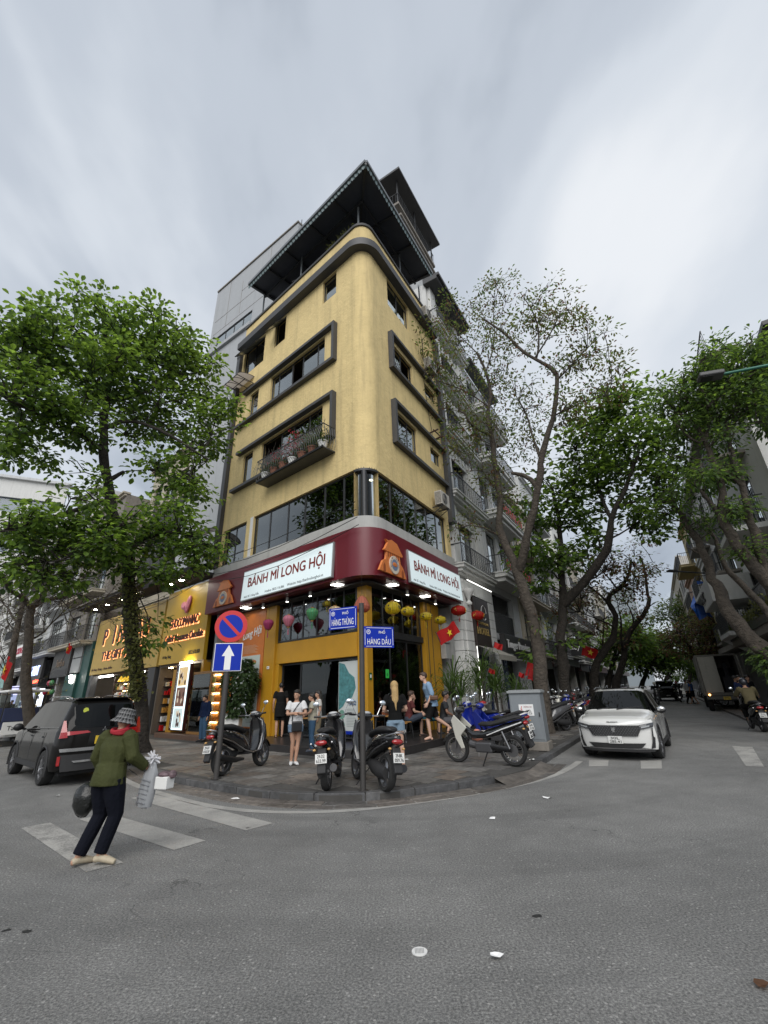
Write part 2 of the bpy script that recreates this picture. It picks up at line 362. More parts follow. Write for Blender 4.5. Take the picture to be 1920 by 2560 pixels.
def paving(name, cols, joint=None):
    """stone whose tone differs from piece to piece"""
    m = bpy.data.materials.new(name); m.use_nodes = True; t = m.node_tree; b = t.nodes['Principled BSDF']; tc = N(t, 'ShaderNodeTexCoord')
    g = N(t, 'ShaderNodeNewGeometry'); oi = N(t, 'ShaderNodeObjectInfo')
    r = math_(t, 'FRACT', math_(t, 'ADD', g.outputs['Random Per Island'], oi.outputs['Random']))
    base = ramp(t, r, [(i / max(1, len(cols) - 1), c) for i, c in enumerate(cols)], 'LINEAR')
    vm = N(t, 'ShaderNodeVectorMath', operation='TRANSFORM') if False else None
    n = N(t, 'ShaderNodeTexNoise'); n.inputs['Scale'].default_value = 9; n.inputs['Detail'].default_value = 7; n.inputs['Roughness'].default_value = .7
    t.links.new(g.outputs['Position'], n.inputs[0])
    k = ramp(t, n.outputs[0], [(.3, (.62, .62, .62)), (.7, (1.3, 1.3, 1.3))]); col = mixc(t, 1.0, base, k, 'MULTIPLY')
    n2 = N(t, 'ShaderNodeTexNoise'); n2.inputs['Scale'].default_value = .8; n2.inputs['Detail'].default_value = 5; t.links.new(g.outputs['Position'], n2.inputs[0])
    k = ramp(t, n2.outputs[0], [(.42, (.7, .7, .7)), (.6, (1.1, 1.1, 1.1))]); col = mixc(t, 1.0, col, k, 'MULTIPLY')
    t.links.new(col, b.inputs['Base Color']); b.inputs['Roughness'].default_value = .62
    bp = N(t, 'ShaderNodeBump'); bp.inputs['Strength'].default_value = .4; bp.inputs['Distance'].default_value = .01
    t.links.new(n.outputs[0], bp.inputs['Height']); t.links.new(bp.outputs[0], b.inputs['Normal'])
    return m
M_asph = asphalt(); M_paint = paint('road_paint', .55); M_paint2 = paint('worn_road_paint', .8)
M_tile = paving('paving_stone', [(.11, .105, .098), (.15, .142, .13), (.19, .18, .165), (.17, .14, .115), (.125, .12, .115), (.22, .21, .195)])
M_kerb = paving('kerb_stone', [(.07, .07, .072), (.105, .105, .105)])
M_gut = paving('gutter_stone', [(.115, .10, .088), (.15, .132, .115), (.095, .09, .085)])
M_slab = mat('pavement_bed', (.06, .057, .053), .9, var=.2, bump=.4)

# ------------------------------------------------------------------ ground
mb = MB(); mb.add([(-900, -900, 0), (900, -900, 0), (900, 900, 0), (-900, 900, 0)], [(0, 1, 2, 3)]); struct('road', mb, M_asph)

kerb = [(-6.9, 13.0), (-6.35, 12.42), (-5.8, 11.67), (-5.25, 10.98), (-4.67, 10.37), (-4.05, 9.87), (-3.44, 9.43), (-2.87, 8.98), (-2.31, 8.58), (-1.75, 8.30), (-1.16, 8.11), (-.82, 8.06), (-.49, 8.05), (-.05, 8.16), (.39, 8.34), (1.13, 8.67), (1.84, 9.1)]
kr0 = RP(3.4, 0) ; kr = [(2.75, 10.0), (3.25, 10.85)]
farL = Vector((kerb[0][0], kerb[0][1], 0)) + uL * 95
farR = Vector((3.25, 10.85, 0)) + uR * 120
bR = RP(118, .5); bL = LP(-98, .5)
poly = [(farL.x, farL.y)] + kerb + kr + [(farR.x, farR.y), (bR.x, bR.y), (C0.x + .2, C0.y + .7), (bL.x, bL.y)]
mb = MB(); mb.prism(poly, -.05, SW - .012, plane='XY'); pav = struct('pavement', mb, M_slab)
def inside(p, pl):
    c = False; n = len(pl)
    for i in range(n):
        a, b = pl[i], pl[i - 1]
        if (a[1] > p[1]) != (b[1] > p[1]) and p[0] < (b[0] - a[0]) * (p[1] - a[1]) / (b[1] - a[1]) + a[0]: c = not c
    return c
def offset(pts, d):
    out = []
    for i, p in enumerate(pts):
        a = Vector(pts[max(i - 1, 0)]); b = Vector(pts[min(i + 1, len(pts) - 1)]); t = (b - a).normalized()
        out.append((p[0] - t.y * d, p[1] + t.x * d))
    return out
def resample(pts, step):
    L = [0]; P = [Vector(p) for p in pts]
    for a, b in zip(P, P[1:]): L.append(L[-1] + (b - a).length)
    n = max(1, round(L[-1] / step)); out = []
    for k in range(n + 1):
        d = L[-1] * k / n; i = 0
        while i < len(L) - 2 and L[i + 1] < d: i += 1
        f = (d - L[i]) / max(1e-9, L[i + 1] - L[i]); out.append(tuple(P[i].lerp(P[i + 1], f)))
    return out
full_kerb = [tuple((Vector((*kerb[0], 0)) + uL * 30).xy)] + kerb
# kerb stones, one by one round the corner
def stones(path, step, d0, d1, z0, z1, name, m, parent, jit=.0):
    pts = resample(path, step); a_ = offset(pts, d0); b_ = offset(pts, d1)
    for i in range(len(pts) - 1):
        g = .010; A, B, Cc, D = [Vector(q) for q in (a_[i], a_[i + 1], b_[i + 1], b_[i])]
        ctr = (A + B + Cc + D) / 4
        q = [p + (ctr - p).normalized() * g for p in (A, B, Cc, D)]; h = z1 + rnd.uniform(-jit, jit)
        s = MB(); t1 = [rnd.uniform(-jit, jit) for _ in range(4)]
        s.add([(p.x - ctr.x, p.y - ctr.y, z0) for p in q] + [(p.x - ctr.x, p.y - ctr.y, h + t1[k]) for k, p in enumerate(q)],
              [(0, 3, 2, 1), (4, 5, 6, 7), (0, 1, 5, 4), (1, 2, 6, 5), (2, 3, 7, 6), (3, 0, 4, 7)])
        o = s.obj(name, m, parent, bevel=.008); o.location = (ctr.x, ctr.y, 0)
stones(full_kerb[1:] , .85, -.02, .17, -.02, SW + .012, 'kerb_stone', M_kerb, pav, .004)
stones([tuple((Vector((*kerb[0], 0)) + uL * 22).xy), kerb[0]], 1.0, -.02, .17, -.02, SW + .012, 'kerb_stone', M_kerb, pav, .004)
stones([(3.25, 10.85), tuple((Vector((3.25, 10.85, 0)) + uR * 26).xy)], 1.0, -.02, .17, -.02, SW + .012, 'kerb_stone', M_kerb, pav, .004)
# worn gutter stones outside the kerb
stones(kerb[1:] + [(2.75, 10.0), (3.4, 11.1)], .62, -.24, -.03, -.02, .012, 'gutter_stone', M_gut, pav, .004)
stones(kerb[1:] + [(2.75, 10.0), (3.4, 11.1)], .55, -.47, -.26, -.02, .010, 'gutter_stone', M_gut, pav, .004)
# the kerb is broken away where the ramp runs up to the parked car
mb = MB(); 
mb.add([(1.84, 9.1, .085), (2.75, 10.0, .06), (3.25, 10.85, .085), (3.45, 10.6, .008), (2.95, 9.75, .008), (2.0, 8.85, .008)], [(0, 1, 4, 5), (1, 2, 3, 4)])
struct('kerb_ramp', mb, M_gut)
# paving stones
TS = .46; til = MB(); til.add([(-TS / 2 + .008, -TS / 2 + .008, -.03), (TS / 2 - .008, -TS / 2 + .008, -.03), (TS / 2 - .008, TS / 2 - .008, -.03), (-TS / 2 + .008, TS / 2 - .008, -.03),
    (-TS / 2 + .008, -TS / 2 + .008, 0), (TS / 2 - .008, -TS / 2 + .008, 0), (TS / 2 - .008, TS / 2 - .008, 0), (-TS / 2 + .008, TS / 2 - .008, 0)], [(4, 5, 6, 7), (0, 1, 5, 4), (1, 2, 6, 5), (2, 3, 7, 6), (3, 0, 4, 7)])
inpoly = [tuple(p) for p in offset(kerb, .17)]
pl2 = [tuple((Vector((*inpoly[0], 0)) + uL * 30).xy)] + inpoly + [(2.65, 10.2), (3.1, 10.95), tuple((Vector((3.1, 10.95, 0)) + uR * 30).xy), tuple(RP(28, -.9).xy), tuple(RP(-1.1, -.9).xy), tuple(LP(-33, -.9).xy)]
spots = []
for i in range(-80, 60):
    for j in range(-30, 30):
        p = FL @ Vector((i * TS + (j % 2) * TS * .5, j * TS - 3, 0))
        cs = [FL @ Vector((i * TS + (j % 2) * TS * .5 + a * TS * .5, j * TS - 3 + b * TS * .5, 0)) for a in (-1, 1) for b in (-1, 1)]
        k = sum(inside((q.x, q.y), pl2) for q in cs)
        if k == 4: spots.append((p.length, p))
spots.sort(key=lambda s: s[0])
t0 = None; rest = MB()
for k, (d, p) in enumerate(spots):
    z = SW + rnd.uniform(-.002, .003)
    if k < 290:
        if t0 is None: o = t0 = til.obj('paving_stone', M_tile, pav)
        else: o = t0.copy(); COL.objects.link(o)
        o.parent = pav; o.location = (p.x, p.y, z); o.rotation_euler = (rnd.uniform(-.004, .004), rnd.uniform(-.004, .004), R_(AL))
    else:
        rest.M = Matrix.Translation((p.x, p.y, z)) @ Matrix.Rotation(R_(AL), 4, 'Z')
        h = TS / 2 - .008; rest.add([(-h, -h, -.03), (h, -h, -.03), (h, h, -.03), (-h, h, -.03), (-h, -h, 0), (h, -h, 0), (h, h, 0), (-h, h, 0)], [(4, 5, 6, 7), (0, 1, 5, 4), (1, 2, 6, 5), (2, 3, 7, 6), (3, 0, 4, 7)])
o = rest.obj('distant_paving_stones', M_tile, pav); o['kind'] = 'stuff'
# pavement on the far side of the wide street
OPD = 60.0; OP0 = Vector((19.4, 24.1, 0)); FO = frame(OP0, OPD + 180)   # x towards the camera, y away from the street
mb = MB(FO); mb.bx(-110, 30, -2.0, .4, -.05, SW); struct('far_pavement', mb, M_tile)
# and across the narrow street
# ------------------------------------------------------------------ road markings
def ribbon(pts, w, z, name, m):
    a = offset(pts, -w / 2); b = offset(pts, w / 2); mb = MB()
    mb.grid([[(p[0], p[1], z) for p in a], [(p[0], p[1], z) for p in b]]); return struct(name, mb, m)
line = [(-8.9, 14.6), (-6.05, 11.06), (-4.94, 9.81), (-3.66, 8.67), (-2.9, 8.05), (-2.09, 7.62), (-1.27, 7.46), (-.46, 7.52), (.37, 7.85), (1.3, 8.27), (2.41, 9.01), (3.1, 9.65), (3.69, 10.4), (4.25, 11.26)]
def smooth_path(p, it=2):
    for _ in range(it):
        q = [p[0]]
        for a, b in zip(p, p[1:]): q += [(a[0] * .75 + b[0] * .25, a[1] * .75 + b[1] * .25), (a[0] * .25 + b[0] * .75, a[1] * .25 + b[1] * .75)]
        p = q + [p[-1]]
    return p
line = smooth_path(line)
ribbon(line, .15, .004, 'painted_edge_line', M_paint)
for q, mm in (([(-4.6, 8.86), (-4.3, 9.1), (-1.62, 6.96), (-1.9, 6.66)], M_paint), ([(-4.6, 7.5), (-4.3, 7.75), (-2.27, 6.29), (-2.51, 5.98)], M_paint), ([(-5.15, 7.12), (-4.92, 7.36), (-2.88, 5.62), (-3.12, 5.38)], M_paint2),
              ([(4.5, 11.35), (4.9, 11.25), (4.53, 10.49), (4.16, 10.56)], M_paint), ([(5.54, 11.1), (5.95, 11.0), (5.39, 10.02), (5.01, 10.09)], M_paint), ([(8.9, 12.9), (9.2, 12.6), (7.3, 9.85), (7.05, 9.99)], M_paint2),
              ([(-6.6, 6.5), (-6.3, 6.8), (-3.9, 4.7), (-4.2, 4.4)], M_paint2)):
    mb = MB(); mb.add([(x, y, .004 if mm is M_paint else .0045) for x, y in q], [(0, 1, 2, 3)]); struct('crosswalk_stripe', mb, mm)
# ------------------------------------------------------------------ shared materials
M_yel = mat('yellow_plaster', (.66, .515, .245), .85, var=.10, vscale=1.6, bump=.8, bscale=7, streak=.42, dirt=.16, bdist=.03)
M_dark = mat('charcoal_trim', (.052, .052, .054), .55, var=.12, vscale=2, streak=.2)
M_frame = mat('charcoal_window_frame', (.035, .036, .038), .4, metal=.3)
M_band = mat('grey_white_band', (.40, .40, .38), .75, var=.08, streak=.35, dirt=.1)
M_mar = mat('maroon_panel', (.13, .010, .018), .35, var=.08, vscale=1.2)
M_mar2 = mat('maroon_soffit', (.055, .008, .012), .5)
M_amb = mat('amber_paint', (.44, .225, .012), .5, var=.08, vscale=1.5, dirt=.12, streak=.1)
M_glass = glass('window_glass', (.62, .68, .66), 3.2)
M_glassd = glass('dark_glass', (.30, .35, .34), 2.6)
M_glasss = glass('shop_glass', (.7, .75, .74), 1.1)
M_in = mat('interior_wall', (.12, .10, .08), .9, var=.1)
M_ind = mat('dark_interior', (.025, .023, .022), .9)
M_cur = mat('pale_curtain', (.84, .86, .84), .85, var=.04, trans=(.8, .82, .8))
M_lamp = mat('lit_lamp', (1, 1, 1), .5, emit=(1, .82, .58), estr=9)
M_lampw = mat('lit_white_lamp', (1, 1, 1), .5, emit=(1, .97, .9), estr=12)
M_steel = mat('painted_steel', (.055, .057, .06), .45, metal=.4)
M_chrome = mat('chrome', (.6, .6, .6), .15, metal=1.0)
M_black = mat('black_plastic', (.012, .012, .013), .42)
M_rubber = mat('tyre_rubber', (.018, .018, .018), .85, bump=.3, bscale=60)
M_white = mat('white_paint', (.68, .68, .66), .5, var=.04)
M_letterw = mat('white_lettering', (.75, .75, .74), .5)
M_letterb = mat('black_lettering', (.02, .02, .02), .5)
M_pot = mat('grey_pot', (.13, .13, .13), .7, var=.1)
M_soil = mat('soil', (.03, .02, .015), .95)
M_conc = mat('old_concrete', (.22, .20, .175), .9, var=.15, streak=.5, dirt=.3, bump=.3, bscale=20)
# ================================================================== corner building
RC = .55; TC = RC * 1.185
def cpath(o, xl, xr, n=10):
    """outline of the building at a distance o outside its walls, from x=xl on the narrow street to x=xr on the wide one"""
    nl = Vector((math.cos(R_(229.2)), math.sin(R_(229.2)))); nr = Vector((math.cos(R_(-31.1)), math.sin(R_(-31.1))))
    a = -uL.xy * xl * -1 if False else uL.xy * (-xl); pts = [a + nl * o]
    ctr = (uL.xy + uR.xy).normalized() * (RC / math.sin(R_(40.15)))
    r = max(RC + o, .02)
    if o < -RC: r = .02
    for k in range(n + 1):
        t = R_(229.2 + 99.7 * k / n); pts.append(ctr + Vector((math.cos(t), math.sin(t))) * r)
    pts.append(uR.xy * xr + nr * o); return pts
def band(mb, oi, oo, z0, z1, xl, xr, mi=0, oo2=None):
    P = cpath(oi, xl, xr); Q = cpath(oo, xl, xr); Q2 = cpath(oo if oo2 is None else oo2, xl, xr)
    rows = [[(p.x, p.y, z0) for p in P], [(p.x, p.y, z0) for p in Q], [(p.x, p.y, z1) for p in Q2], [(p.x, p.y, z1) for p in P]]
    rows.append(rows[0]); mb.grid(rows, mi)
    k = len(mb.v)
    for e in (0, -1): mb.add([rows[i][e] for i in range(4)], [(0, 1, 2, 3)], mi)
    return mb
def wall(mb, x0, x1, z0, z1, holes=(), th=.22, y0=0.0, mi=0):
    X = sorted({x0, x1, *[h[0] for h in holes], *[h[1] for h in holes]}); Z = sorted({z0, z1, *[h[2] for h in holes], *[h[3] for h in holes]})
    def hole(a, b): return any(h[0] - 1e-6 <= a < h[1] - 1e-6 and h[2] - 1e-6 <= b < h[3] - 1e-6 for h in holes)
    for i in range(len(X) - 1):
        for j in range(len(Z) - 1):
            if hole(X[i], Z[j]): continue
            a, b, c, d = X[i], X[i + 1], Z[j], Z[j + 1]
            mb.add([(a, y0, c), (b, y0, c), (b, y0, d), (a, y0, d)], [(0, 1, 2, 3)], mi)
            mb.add([(a, y0 + th, c), (b, y0 + th, c), (b, y0 + th, d), (a, y0 + th, d)], [(3, 2, 1, 0)], mi)
    for a, b, c, d in [(h[0], h[1], h[2], h[3]) for h in holes]:
        mb.add([(a, y0, c), (b, y0, c), (b, y0, d), (a, y0, d), (a, y0 + th, c), (b, y0 + th, c), (b, y0 + th, d), (a, y0 + th, d)],
               [(0, 1, 5, 4), (1, 2, 6, 5), (2, 3, 7, 6), (3, 0, 4, 7)], mi)
    for a in (x0, x1): mb.add([(a, y0, z0), (a, y0 + th, z0), (a, y0 + th, z1), (a, y0, z1)], [(0, 1, 2, 3)], mi)
    for z in (z0, z1): mb.add([(x0, y0, z), (x1, y0, z), (x1, y0 + th, z), (x0, y0 + th, z)], [(0, 1, 2, 3)], mi)
    return mb
def window(parent, M, x0, x1, z0, z1, n=1, y=.1, fw=.05, g=None, m=None, rails=(), open_=(), curtain=(), divs=None, name='window', handle=False):
    g = g or M_glass; m = m or M_frame
    f = MB(M)
    f.bx(x0, x1, y, y + .06, z0, z0 + fw).bx(x0, x1, y, y + .06, z1 - fw, z1)
    X = [x0] + list(divs) + [x1] if divs else [x0 + (x1 - x0) * i / n for i in range(n + 1)]
    for i, x in enumerate(X):
        a = x if i == 0 else (x - fw if i == len(X) - 1 else x - fw / 2)
        f.bx(a, a + fw, y + .001, y + .059, z0 + fw, z1 - fw)
    for r in rails:
        for a, b in zip(X, X[1:]): f.bx(a + fw / 2, b - fw / 2, y + .003, y + .055, r - .02, r + .02)
    w_ = f.obj(name, m, parent)
    for i, (a, b) in enumerate(zip(X, X[1:])):
        if i in open_: continue
        p = MB(M); p.bx(a + fw / 2, b - fw / 2, y + .022, y + .034, z0 + fw / 2, z1 - fw / 2); p.obj('pane', g, w_)
        if i in curtain:
            c = MB(M); r0 = []; r1 = []
            k = int((b - a) / .05)
            for q in range(k + 1):
                xx = a + .04 + (b - a - .08) * q / k; yy = y + .062 + .015 * math.sin(q * 1.9) + .01 * math.sin(q * .7)
                r0.append((xx, yy, z0)); r1.append((xx, yy, z1))
            c.grid([r0, r1]); c.obj('curtain', M_cur, w_, smooth=60)
    return w_
def lamp_disc(parent, M, x, y, z, r=.07, m=None, name='ceiling_lamp'):
    q = MB(M); q.lathe([(r * 1.25, z + .03), (r * 1.25, z), (r, z - .005)], 12, (x, y, 0)); o = q.obj(name, M_white, parent)
    q = MB(M); q.lathe([(r * .95, z - .006), (r * .8, z - .02), (0.0, z - .025)], 12, (x, y, 0)); q.obj('bulb', m or M_lamp, o)
    return o

B = thing('corner_building', 'narrow yellow five storey corner building with charcoal trim and maroon sign band', 'building', C0)
LL = Matrix.Rotation(R_(AL), 4, 'Z'); RR = Matrix.Rotation(R_(AR), 4, 'Z')
XL, XR = -9.3, 6.62
holesL = [(-2.63, -1.72, 17.86, 19.26), (-6.3, -5.4, 17.7, 19.25), (-9.15, -7.2, 17.45, 19.22),
          (-8.09, -7.33, 14.25, 15.75), (-6.3, -2.38, 14.25, 15.82),
          (-8.1, -7.3, 10.72, 12.2), (-6.6, -2.4, 10.6, 12.25),
          (-6.72, -TC, 6.86, 8.66), (-9.15, -7.25, 6.86, 8.62)]
holesR = [(1.87, 3.86, 17.62, 19.27), (2.05, 3.9, 14.2, 15.55), (5.15, 6.35, 14.85, 15.5), (2.1, 3.93, 10.62, 12.1), (5.25, 6.3, 11.2, 11.95), (TC, 6.25, 6.86, 8.66)]
mb = MB(LL); wall(mb, XL, -TC, 6.85, 20.95, holesL)
mb.M = RR; wall(mb, TC, XR, 6.85, 20.95, holesR)
mb.M = Matrix.Identity(4)
P = cpath(0, -TC, TC, 14)[1:-1]
mb.grid([[(p.x, p.y, 8.66) for p in P], [(p.x, p.y, 20.95) for p in P]])
mb.obj('wall', M_yel, B, smooth=40)
# side and rear walls
mb = MB(LL); mb.bx(XL, XL + .2, .23, 7, .3, 20.9); mb.M = RR; mb.bx(XR - .2, XR, .23, 6.5, .3, 20.9)
mb.obj('party_wall', mat('grey_render', (.3, .3, .29), .9, var=.1, streak=.4), B)
# trims
mb = MB(); band(mb, .0, .36, 19.32, 19.72, XL - .1, XR); mb.obj('cornice', M_dark, B, smooth=35)
mb = MB(); band(mb, -.25, .07, 20.953, 21.08, XL, XR - .7); mb.obj('parapet_cap', M_dark, B, smooth=35)
def ribbonframe(M, x0, x1, z0, z1, right=True, left=False, xb=None, d=.22, t=.135):
    q = MB(M); q.bx(x0, x1, -d, -.002, z1 - t, z1); q.bx(xb if xb is not None else x0, x1, -d, -.002, z0, z0 + t)
    if right: q.bx(x1 - t, x1, -d + .002, -.004, z0 + t, z1 - t)
    if left: q.bx(x0, x0 + t, -d + .002, -.004, z0 + t, z1 - t)
    q.obj('window_surround', M_dark, B)
ribbonframe(LL, -8.5, -1.6, 14.02, 16.03, xb=-9.0); ribbonframe(LL, -8.5, -1.6, 10.38, 12.45, xb=-8.7)
ribbonframe(RR, 1.74, 6.6, 13.95, 15.9, right=False, left=True); ribbonframe(RR, 1.76, 6.6, 10.36, 12.37, right=False, left=True)
# windows
window(B, LL, -2.63, -1.72, 17.86, 19.26, 1, curtain=(0,), rails=(19.0,))
w1 = window(B, LL, -6.3, -5.4, 17.7, 19.25, 1, open_=(0,))
def hopper(par, M, x0, x1, zt, h, ang, n=1):
    s = MB(M @ Matrix.Translation((0, .08, zt)) @ Matrix.Rotation(R_(-ang), 4, 'X'))
    s.bx(x0, x1, -.02, .02, -.05, 0).bx(x0, x1, -.02, .02, -h, -h + .05).bx(x0, x0 + .05, -.019, .019, -h + .05, -.05).bx(x1 - .05, x1, -.019, .019, -h + .05, -.05)
    s.obj('open_sash', M_frame, par)
    s = MB(M @ Matrix.Translation((0, .08, zt)) @ Matrix.Rotation(R_(-ang), 4, 'X')); s.bx(x0 + .03, x1 - .03, -.006, .006, -h + .03, -.03); s.obj('open_pane', mat('pale_reflection_pane', (.34, .37, .38), .15, spec=.8), par)  # glass coloured pale to stand in for the reflected sky
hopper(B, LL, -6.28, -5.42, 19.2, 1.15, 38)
window(B, LL, -9.15, -7.2, 17.45, 19.22, 2, rails=(18.2,), open_=(0, 1))
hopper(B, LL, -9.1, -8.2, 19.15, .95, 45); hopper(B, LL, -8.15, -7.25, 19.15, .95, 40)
q = MB(LL)
for k in range(2): q.bx(-9.1 + k * .97, -8.2 + k * .97, .12, .13, 17.5, 18.15)
q.obj('pane', M_glass, B)
window(B, LL, -8.09, -7.33, 14.25, 15.75, 1, curtain=(0,)); window(B, LL, -6.3, -2.38, 14.25, 15.82, divs=(-5.75, -4.72, -3.95, -2.93), curtain=(1, 3), open_=(2,))
window(B, LL, -8.1, -7.3, 10.72, 12.2, 1, g=M_glassd); window(B, LL, -6.6, -2.4, 10.6, 12.25, divs=(-5.2, -4.35, -3.3), open_=(0,), g=M_glass)
window(B, LL, -6.72, -TC - .02, 6.86, 8.66, divs=(-5.61, -4.41, -3.37, -2.25, -1.25), g=M_glassd, fw=.07)
window(B, LL, -9.15, -7.25, 6.86, 8.62, divs=(-8.2,), rails=(7.35,), g=M_glassd, fw=.06)
q = MB(LL); q.bx(-6.95, -6.74, -.012, .05, 6.86, 8.68); q.obj('white_jamb', M_white, B)
window(B, RR, 1.87, 3.86, 17.62, 19.27, 2, curtain=(0, 1), rails=(18.9,)); window(B, RR, 2.05, 3.9, 14.2, 15.55, 2, curtain=(0,), open_=(1,)); window(B, RR, 5.15, 6.35, 14.85, 15.5, 1, curtain=(0,))
window(B, RR, 2.1, 3.93, 10.62, 12.1, divs=(3.2,), g=M_glass); window(B, RR, 5.25, 6.3, 11.2, 11.95, 1, curtain=(0,))
window(B, RR, TC + .02, 6.25, 6.86, 8.66, divs=(1.62, 2.62, 3.55, 4.5, 5.4), g=M_glassd, fw=.07)
# bent glass on the round corner of the second floor
P = cpath(-.14, -TC, TC, 10)[1:-1]
q = MB(); q.grid([[(p.x, p.y, 6.9) for p in P], [(p.x, p.y, 8.66) for p in P]]); q.obj('curved_pane', glass('bent_glass', (.25, .3, .3), .7), B, smooth=60)
q = MB(); band(q, -.2, .0, 8.58, 8.70, -TC, TC); band(q, -.2, -.08, 6.853, 6.93, -TC, TC)
Pm = cpath(-.1, -TC, TC, 10)[5]; q.cyl((Pm.x, Pm.y, 6.9), (Pm.x, Pm.y, 8.6), .11, n=10)
q.obj('corner_mullion', M_frame, B, smooth=40)
# floors and rooms behind the glass
P = cpath(-.24, XL + .25, XR - .25)
inner = [(p.x, p.y) for p in P]
bk = LL @ Vector((XL + .25, 5.0, 0)); bk2 = RR @ Vector((XR - .25, 5.5, 0)); inner += [(bk2.x, bk2.y), (bk.x, bk.y)]
for z in (6.55, 9.7, 13.35, 17.0, 20.35):
    q = MB(); q.prism(inner, z, z + .2, plane='XY'); q.obj('floor_slab', M_in if z > 7 else M_in, B)
q = MB(LL); q.bx(XL + .25, -1.6, 2.9, 3.0, 6.76, 9.69).bx(XL + .25, -1.6, 2.9, 3.0, 9.91, 20.3); q.M = RR; q.bx(1.6, XR - .3, 2.6, 2.7, 9.91, 20.3); q.bx(1.7, XR - .3, 3.2, 3.3, 6.76, 9.69)
q.obj('room_partition', M_in, B)
for M, x, y, z in ((LL, -4.3, .9, 16.9), (LL, -3.3, .7, 16.9), (RR, 3.3, .9, 16.9), (LL, -4.4, 1.0, 9.62), (RR, 1.6, 1.1, 9.62), (RR, 2.7, 1.6, 9.62), (RR, 4.8, 1.0, 9.62), (RR, 5.0, 1.9, 9.62), (LL, -2.4, 1.5, 9.62)):
    lamp_disc(B, M, x, y, z, .10)
# white band, maroon fascia and soffit
q = MB(); band(q, .0, .14, 6.40, 6.85, XL - .12, XR - .1); q.obj('stone_band', M_band, B, smooth=35)
q = MB(); band(q, -.05, .30, 4.85, 6.395, XL - .1, 6.45); q.obj('sign_fascia', M_mar, B, smooth=35)
for x in (-8.0, -5.0, -3.2, -.95): pass
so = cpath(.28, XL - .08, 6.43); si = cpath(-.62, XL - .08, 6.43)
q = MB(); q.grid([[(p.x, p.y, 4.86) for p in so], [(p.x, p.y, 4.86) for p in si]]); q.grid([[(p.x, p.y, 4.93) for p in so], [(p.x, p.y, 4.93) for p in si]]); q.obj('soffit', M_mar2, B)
# ground floor, set back under the soffit
SB = .6
q = MB(LL)
q.bx(-9.3, -8.95, SB - .1, SB + .3, .28, 4.86); q.obj('amber_pillar', M_amb, B, bevel=.01); q = MB(LL); q.bx(-5.96, -5.30, SB - .12, SB + .3, .28, 4.86); q.obj('amber_pillar', M_amb, B, bevel=.01); q = MB(LL)
q.bx(-5.298, -1.12, SB - .04, SB + .25, 2.62, 3.34)                               # yellow beam
q.bx(-5.296, -5.1, SB - .03, SB + .24, .28, 2.618)
q.obj('amber_beam', M_amb, B, bevel=.01)
q = MB(); a, b = LL @ Vector((-1.12, SB, 0)), RR @ Vector((1.02, SB, 0)); cc = (uL.xy + uR.xy).normalized() * (.6 / math.sin(R_(40.15)))
a2, b2 = LL @ Vector((-1.12, SB + .35, 0)), RR @ Vector((1.02, SB + .35, 0))
q.prism([(a.x, a.y), (cc.x, cc.y), (b.x, b.y), (b2.x, b2.y), (a2.x, a2.y)], .28, 4.86, plane='XY'); q.obj('corner_pillar', M_amb, B, bevel=.015)
q = MB(RR); q.bx(4.5, 5.85, SB - .1, SB + .3, .28, 4.86); q.obj('amber_pillar', M_amb, B, bevel=.01)
q = MB(RR); q.bx(4.72, 4.76, SB - .112, SB - .09, .3, 4.8).bx(5.1, 5.13, SB - .11, SB - .09, .3, 4.8); q.obj('pipe', M_dark, B)
window(B, LL, -5.28, -1.14, 3.36, 4.86, divs=(-4.55, -3.85, -3.1, -2.4, -1.75), y=SB, g=M_glassd, fw=.06, name='clerestory_window')
window(B, LL, -5.08, -1.14, .32, 2.6, divs=(-4.0, -2.05), open_=(0,), y=SB + .12, g=M_glasss, name='shop_window')
window(B, RR, 1.04, 4.48, 3.4, 4.86, divs=(1.75, 2.45, 3.1, 3.8), y=SB + .05, g=M_glassd, name='clerestory_window', fw=.06)
q = MB(RR); q.bx(1.02, 4.5, SB - .02, SB + .15, 3.22, 3.42); q.obj('transom', M_frame, B)
window(B, RR, 1.04, 4.48, .30, 3.2, divs=(2.15, 3.3), y=SB + .05, g=M_glasss, name='glass_door', open_=())
# shop room
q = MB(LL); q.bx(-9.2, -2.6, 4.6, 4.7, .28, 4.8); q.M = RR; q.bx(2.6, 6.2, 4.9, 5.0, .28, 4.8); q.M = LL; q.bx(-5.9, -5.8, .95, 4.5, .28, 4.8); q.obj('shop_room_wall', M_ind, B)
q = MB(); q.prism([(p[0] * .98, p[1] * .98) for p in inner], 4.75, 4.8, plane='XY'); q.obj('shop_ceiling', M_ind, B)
# downlights in the soffit: square panels and small spots
for M, x in ((LL, -6.9), (LL, -1.55), (RR, 1.55), (RR, 3.95)):
    q = MB(M); q.bx(x - .17, x + .17, -.05, .29, 4.835, 4.858); f = q.obj('square_downlight', M_white, B)
    q = MB(M); q.bx(x - .15, x + .15, -.03, .27, 4.826, 4.834); q.obj('diffuser', M_lampw, f)
for M, x in ((LL, -5.8), (LL, -4.3), (LL, -3.0), (RR, 2.7), (RR, 5.0)):
    q = MB(M); q.cyl((x, .2, 4.86), (x, .2, 4.70), .05, n=10); f = q.obj('spot_lamp', M_white, B, smooth=40); q = MB(M); q.cyl((x, .2, 4.699), (x, .2, 4.694), .04, n=10); q.obj('bulb', M_lampw, f)
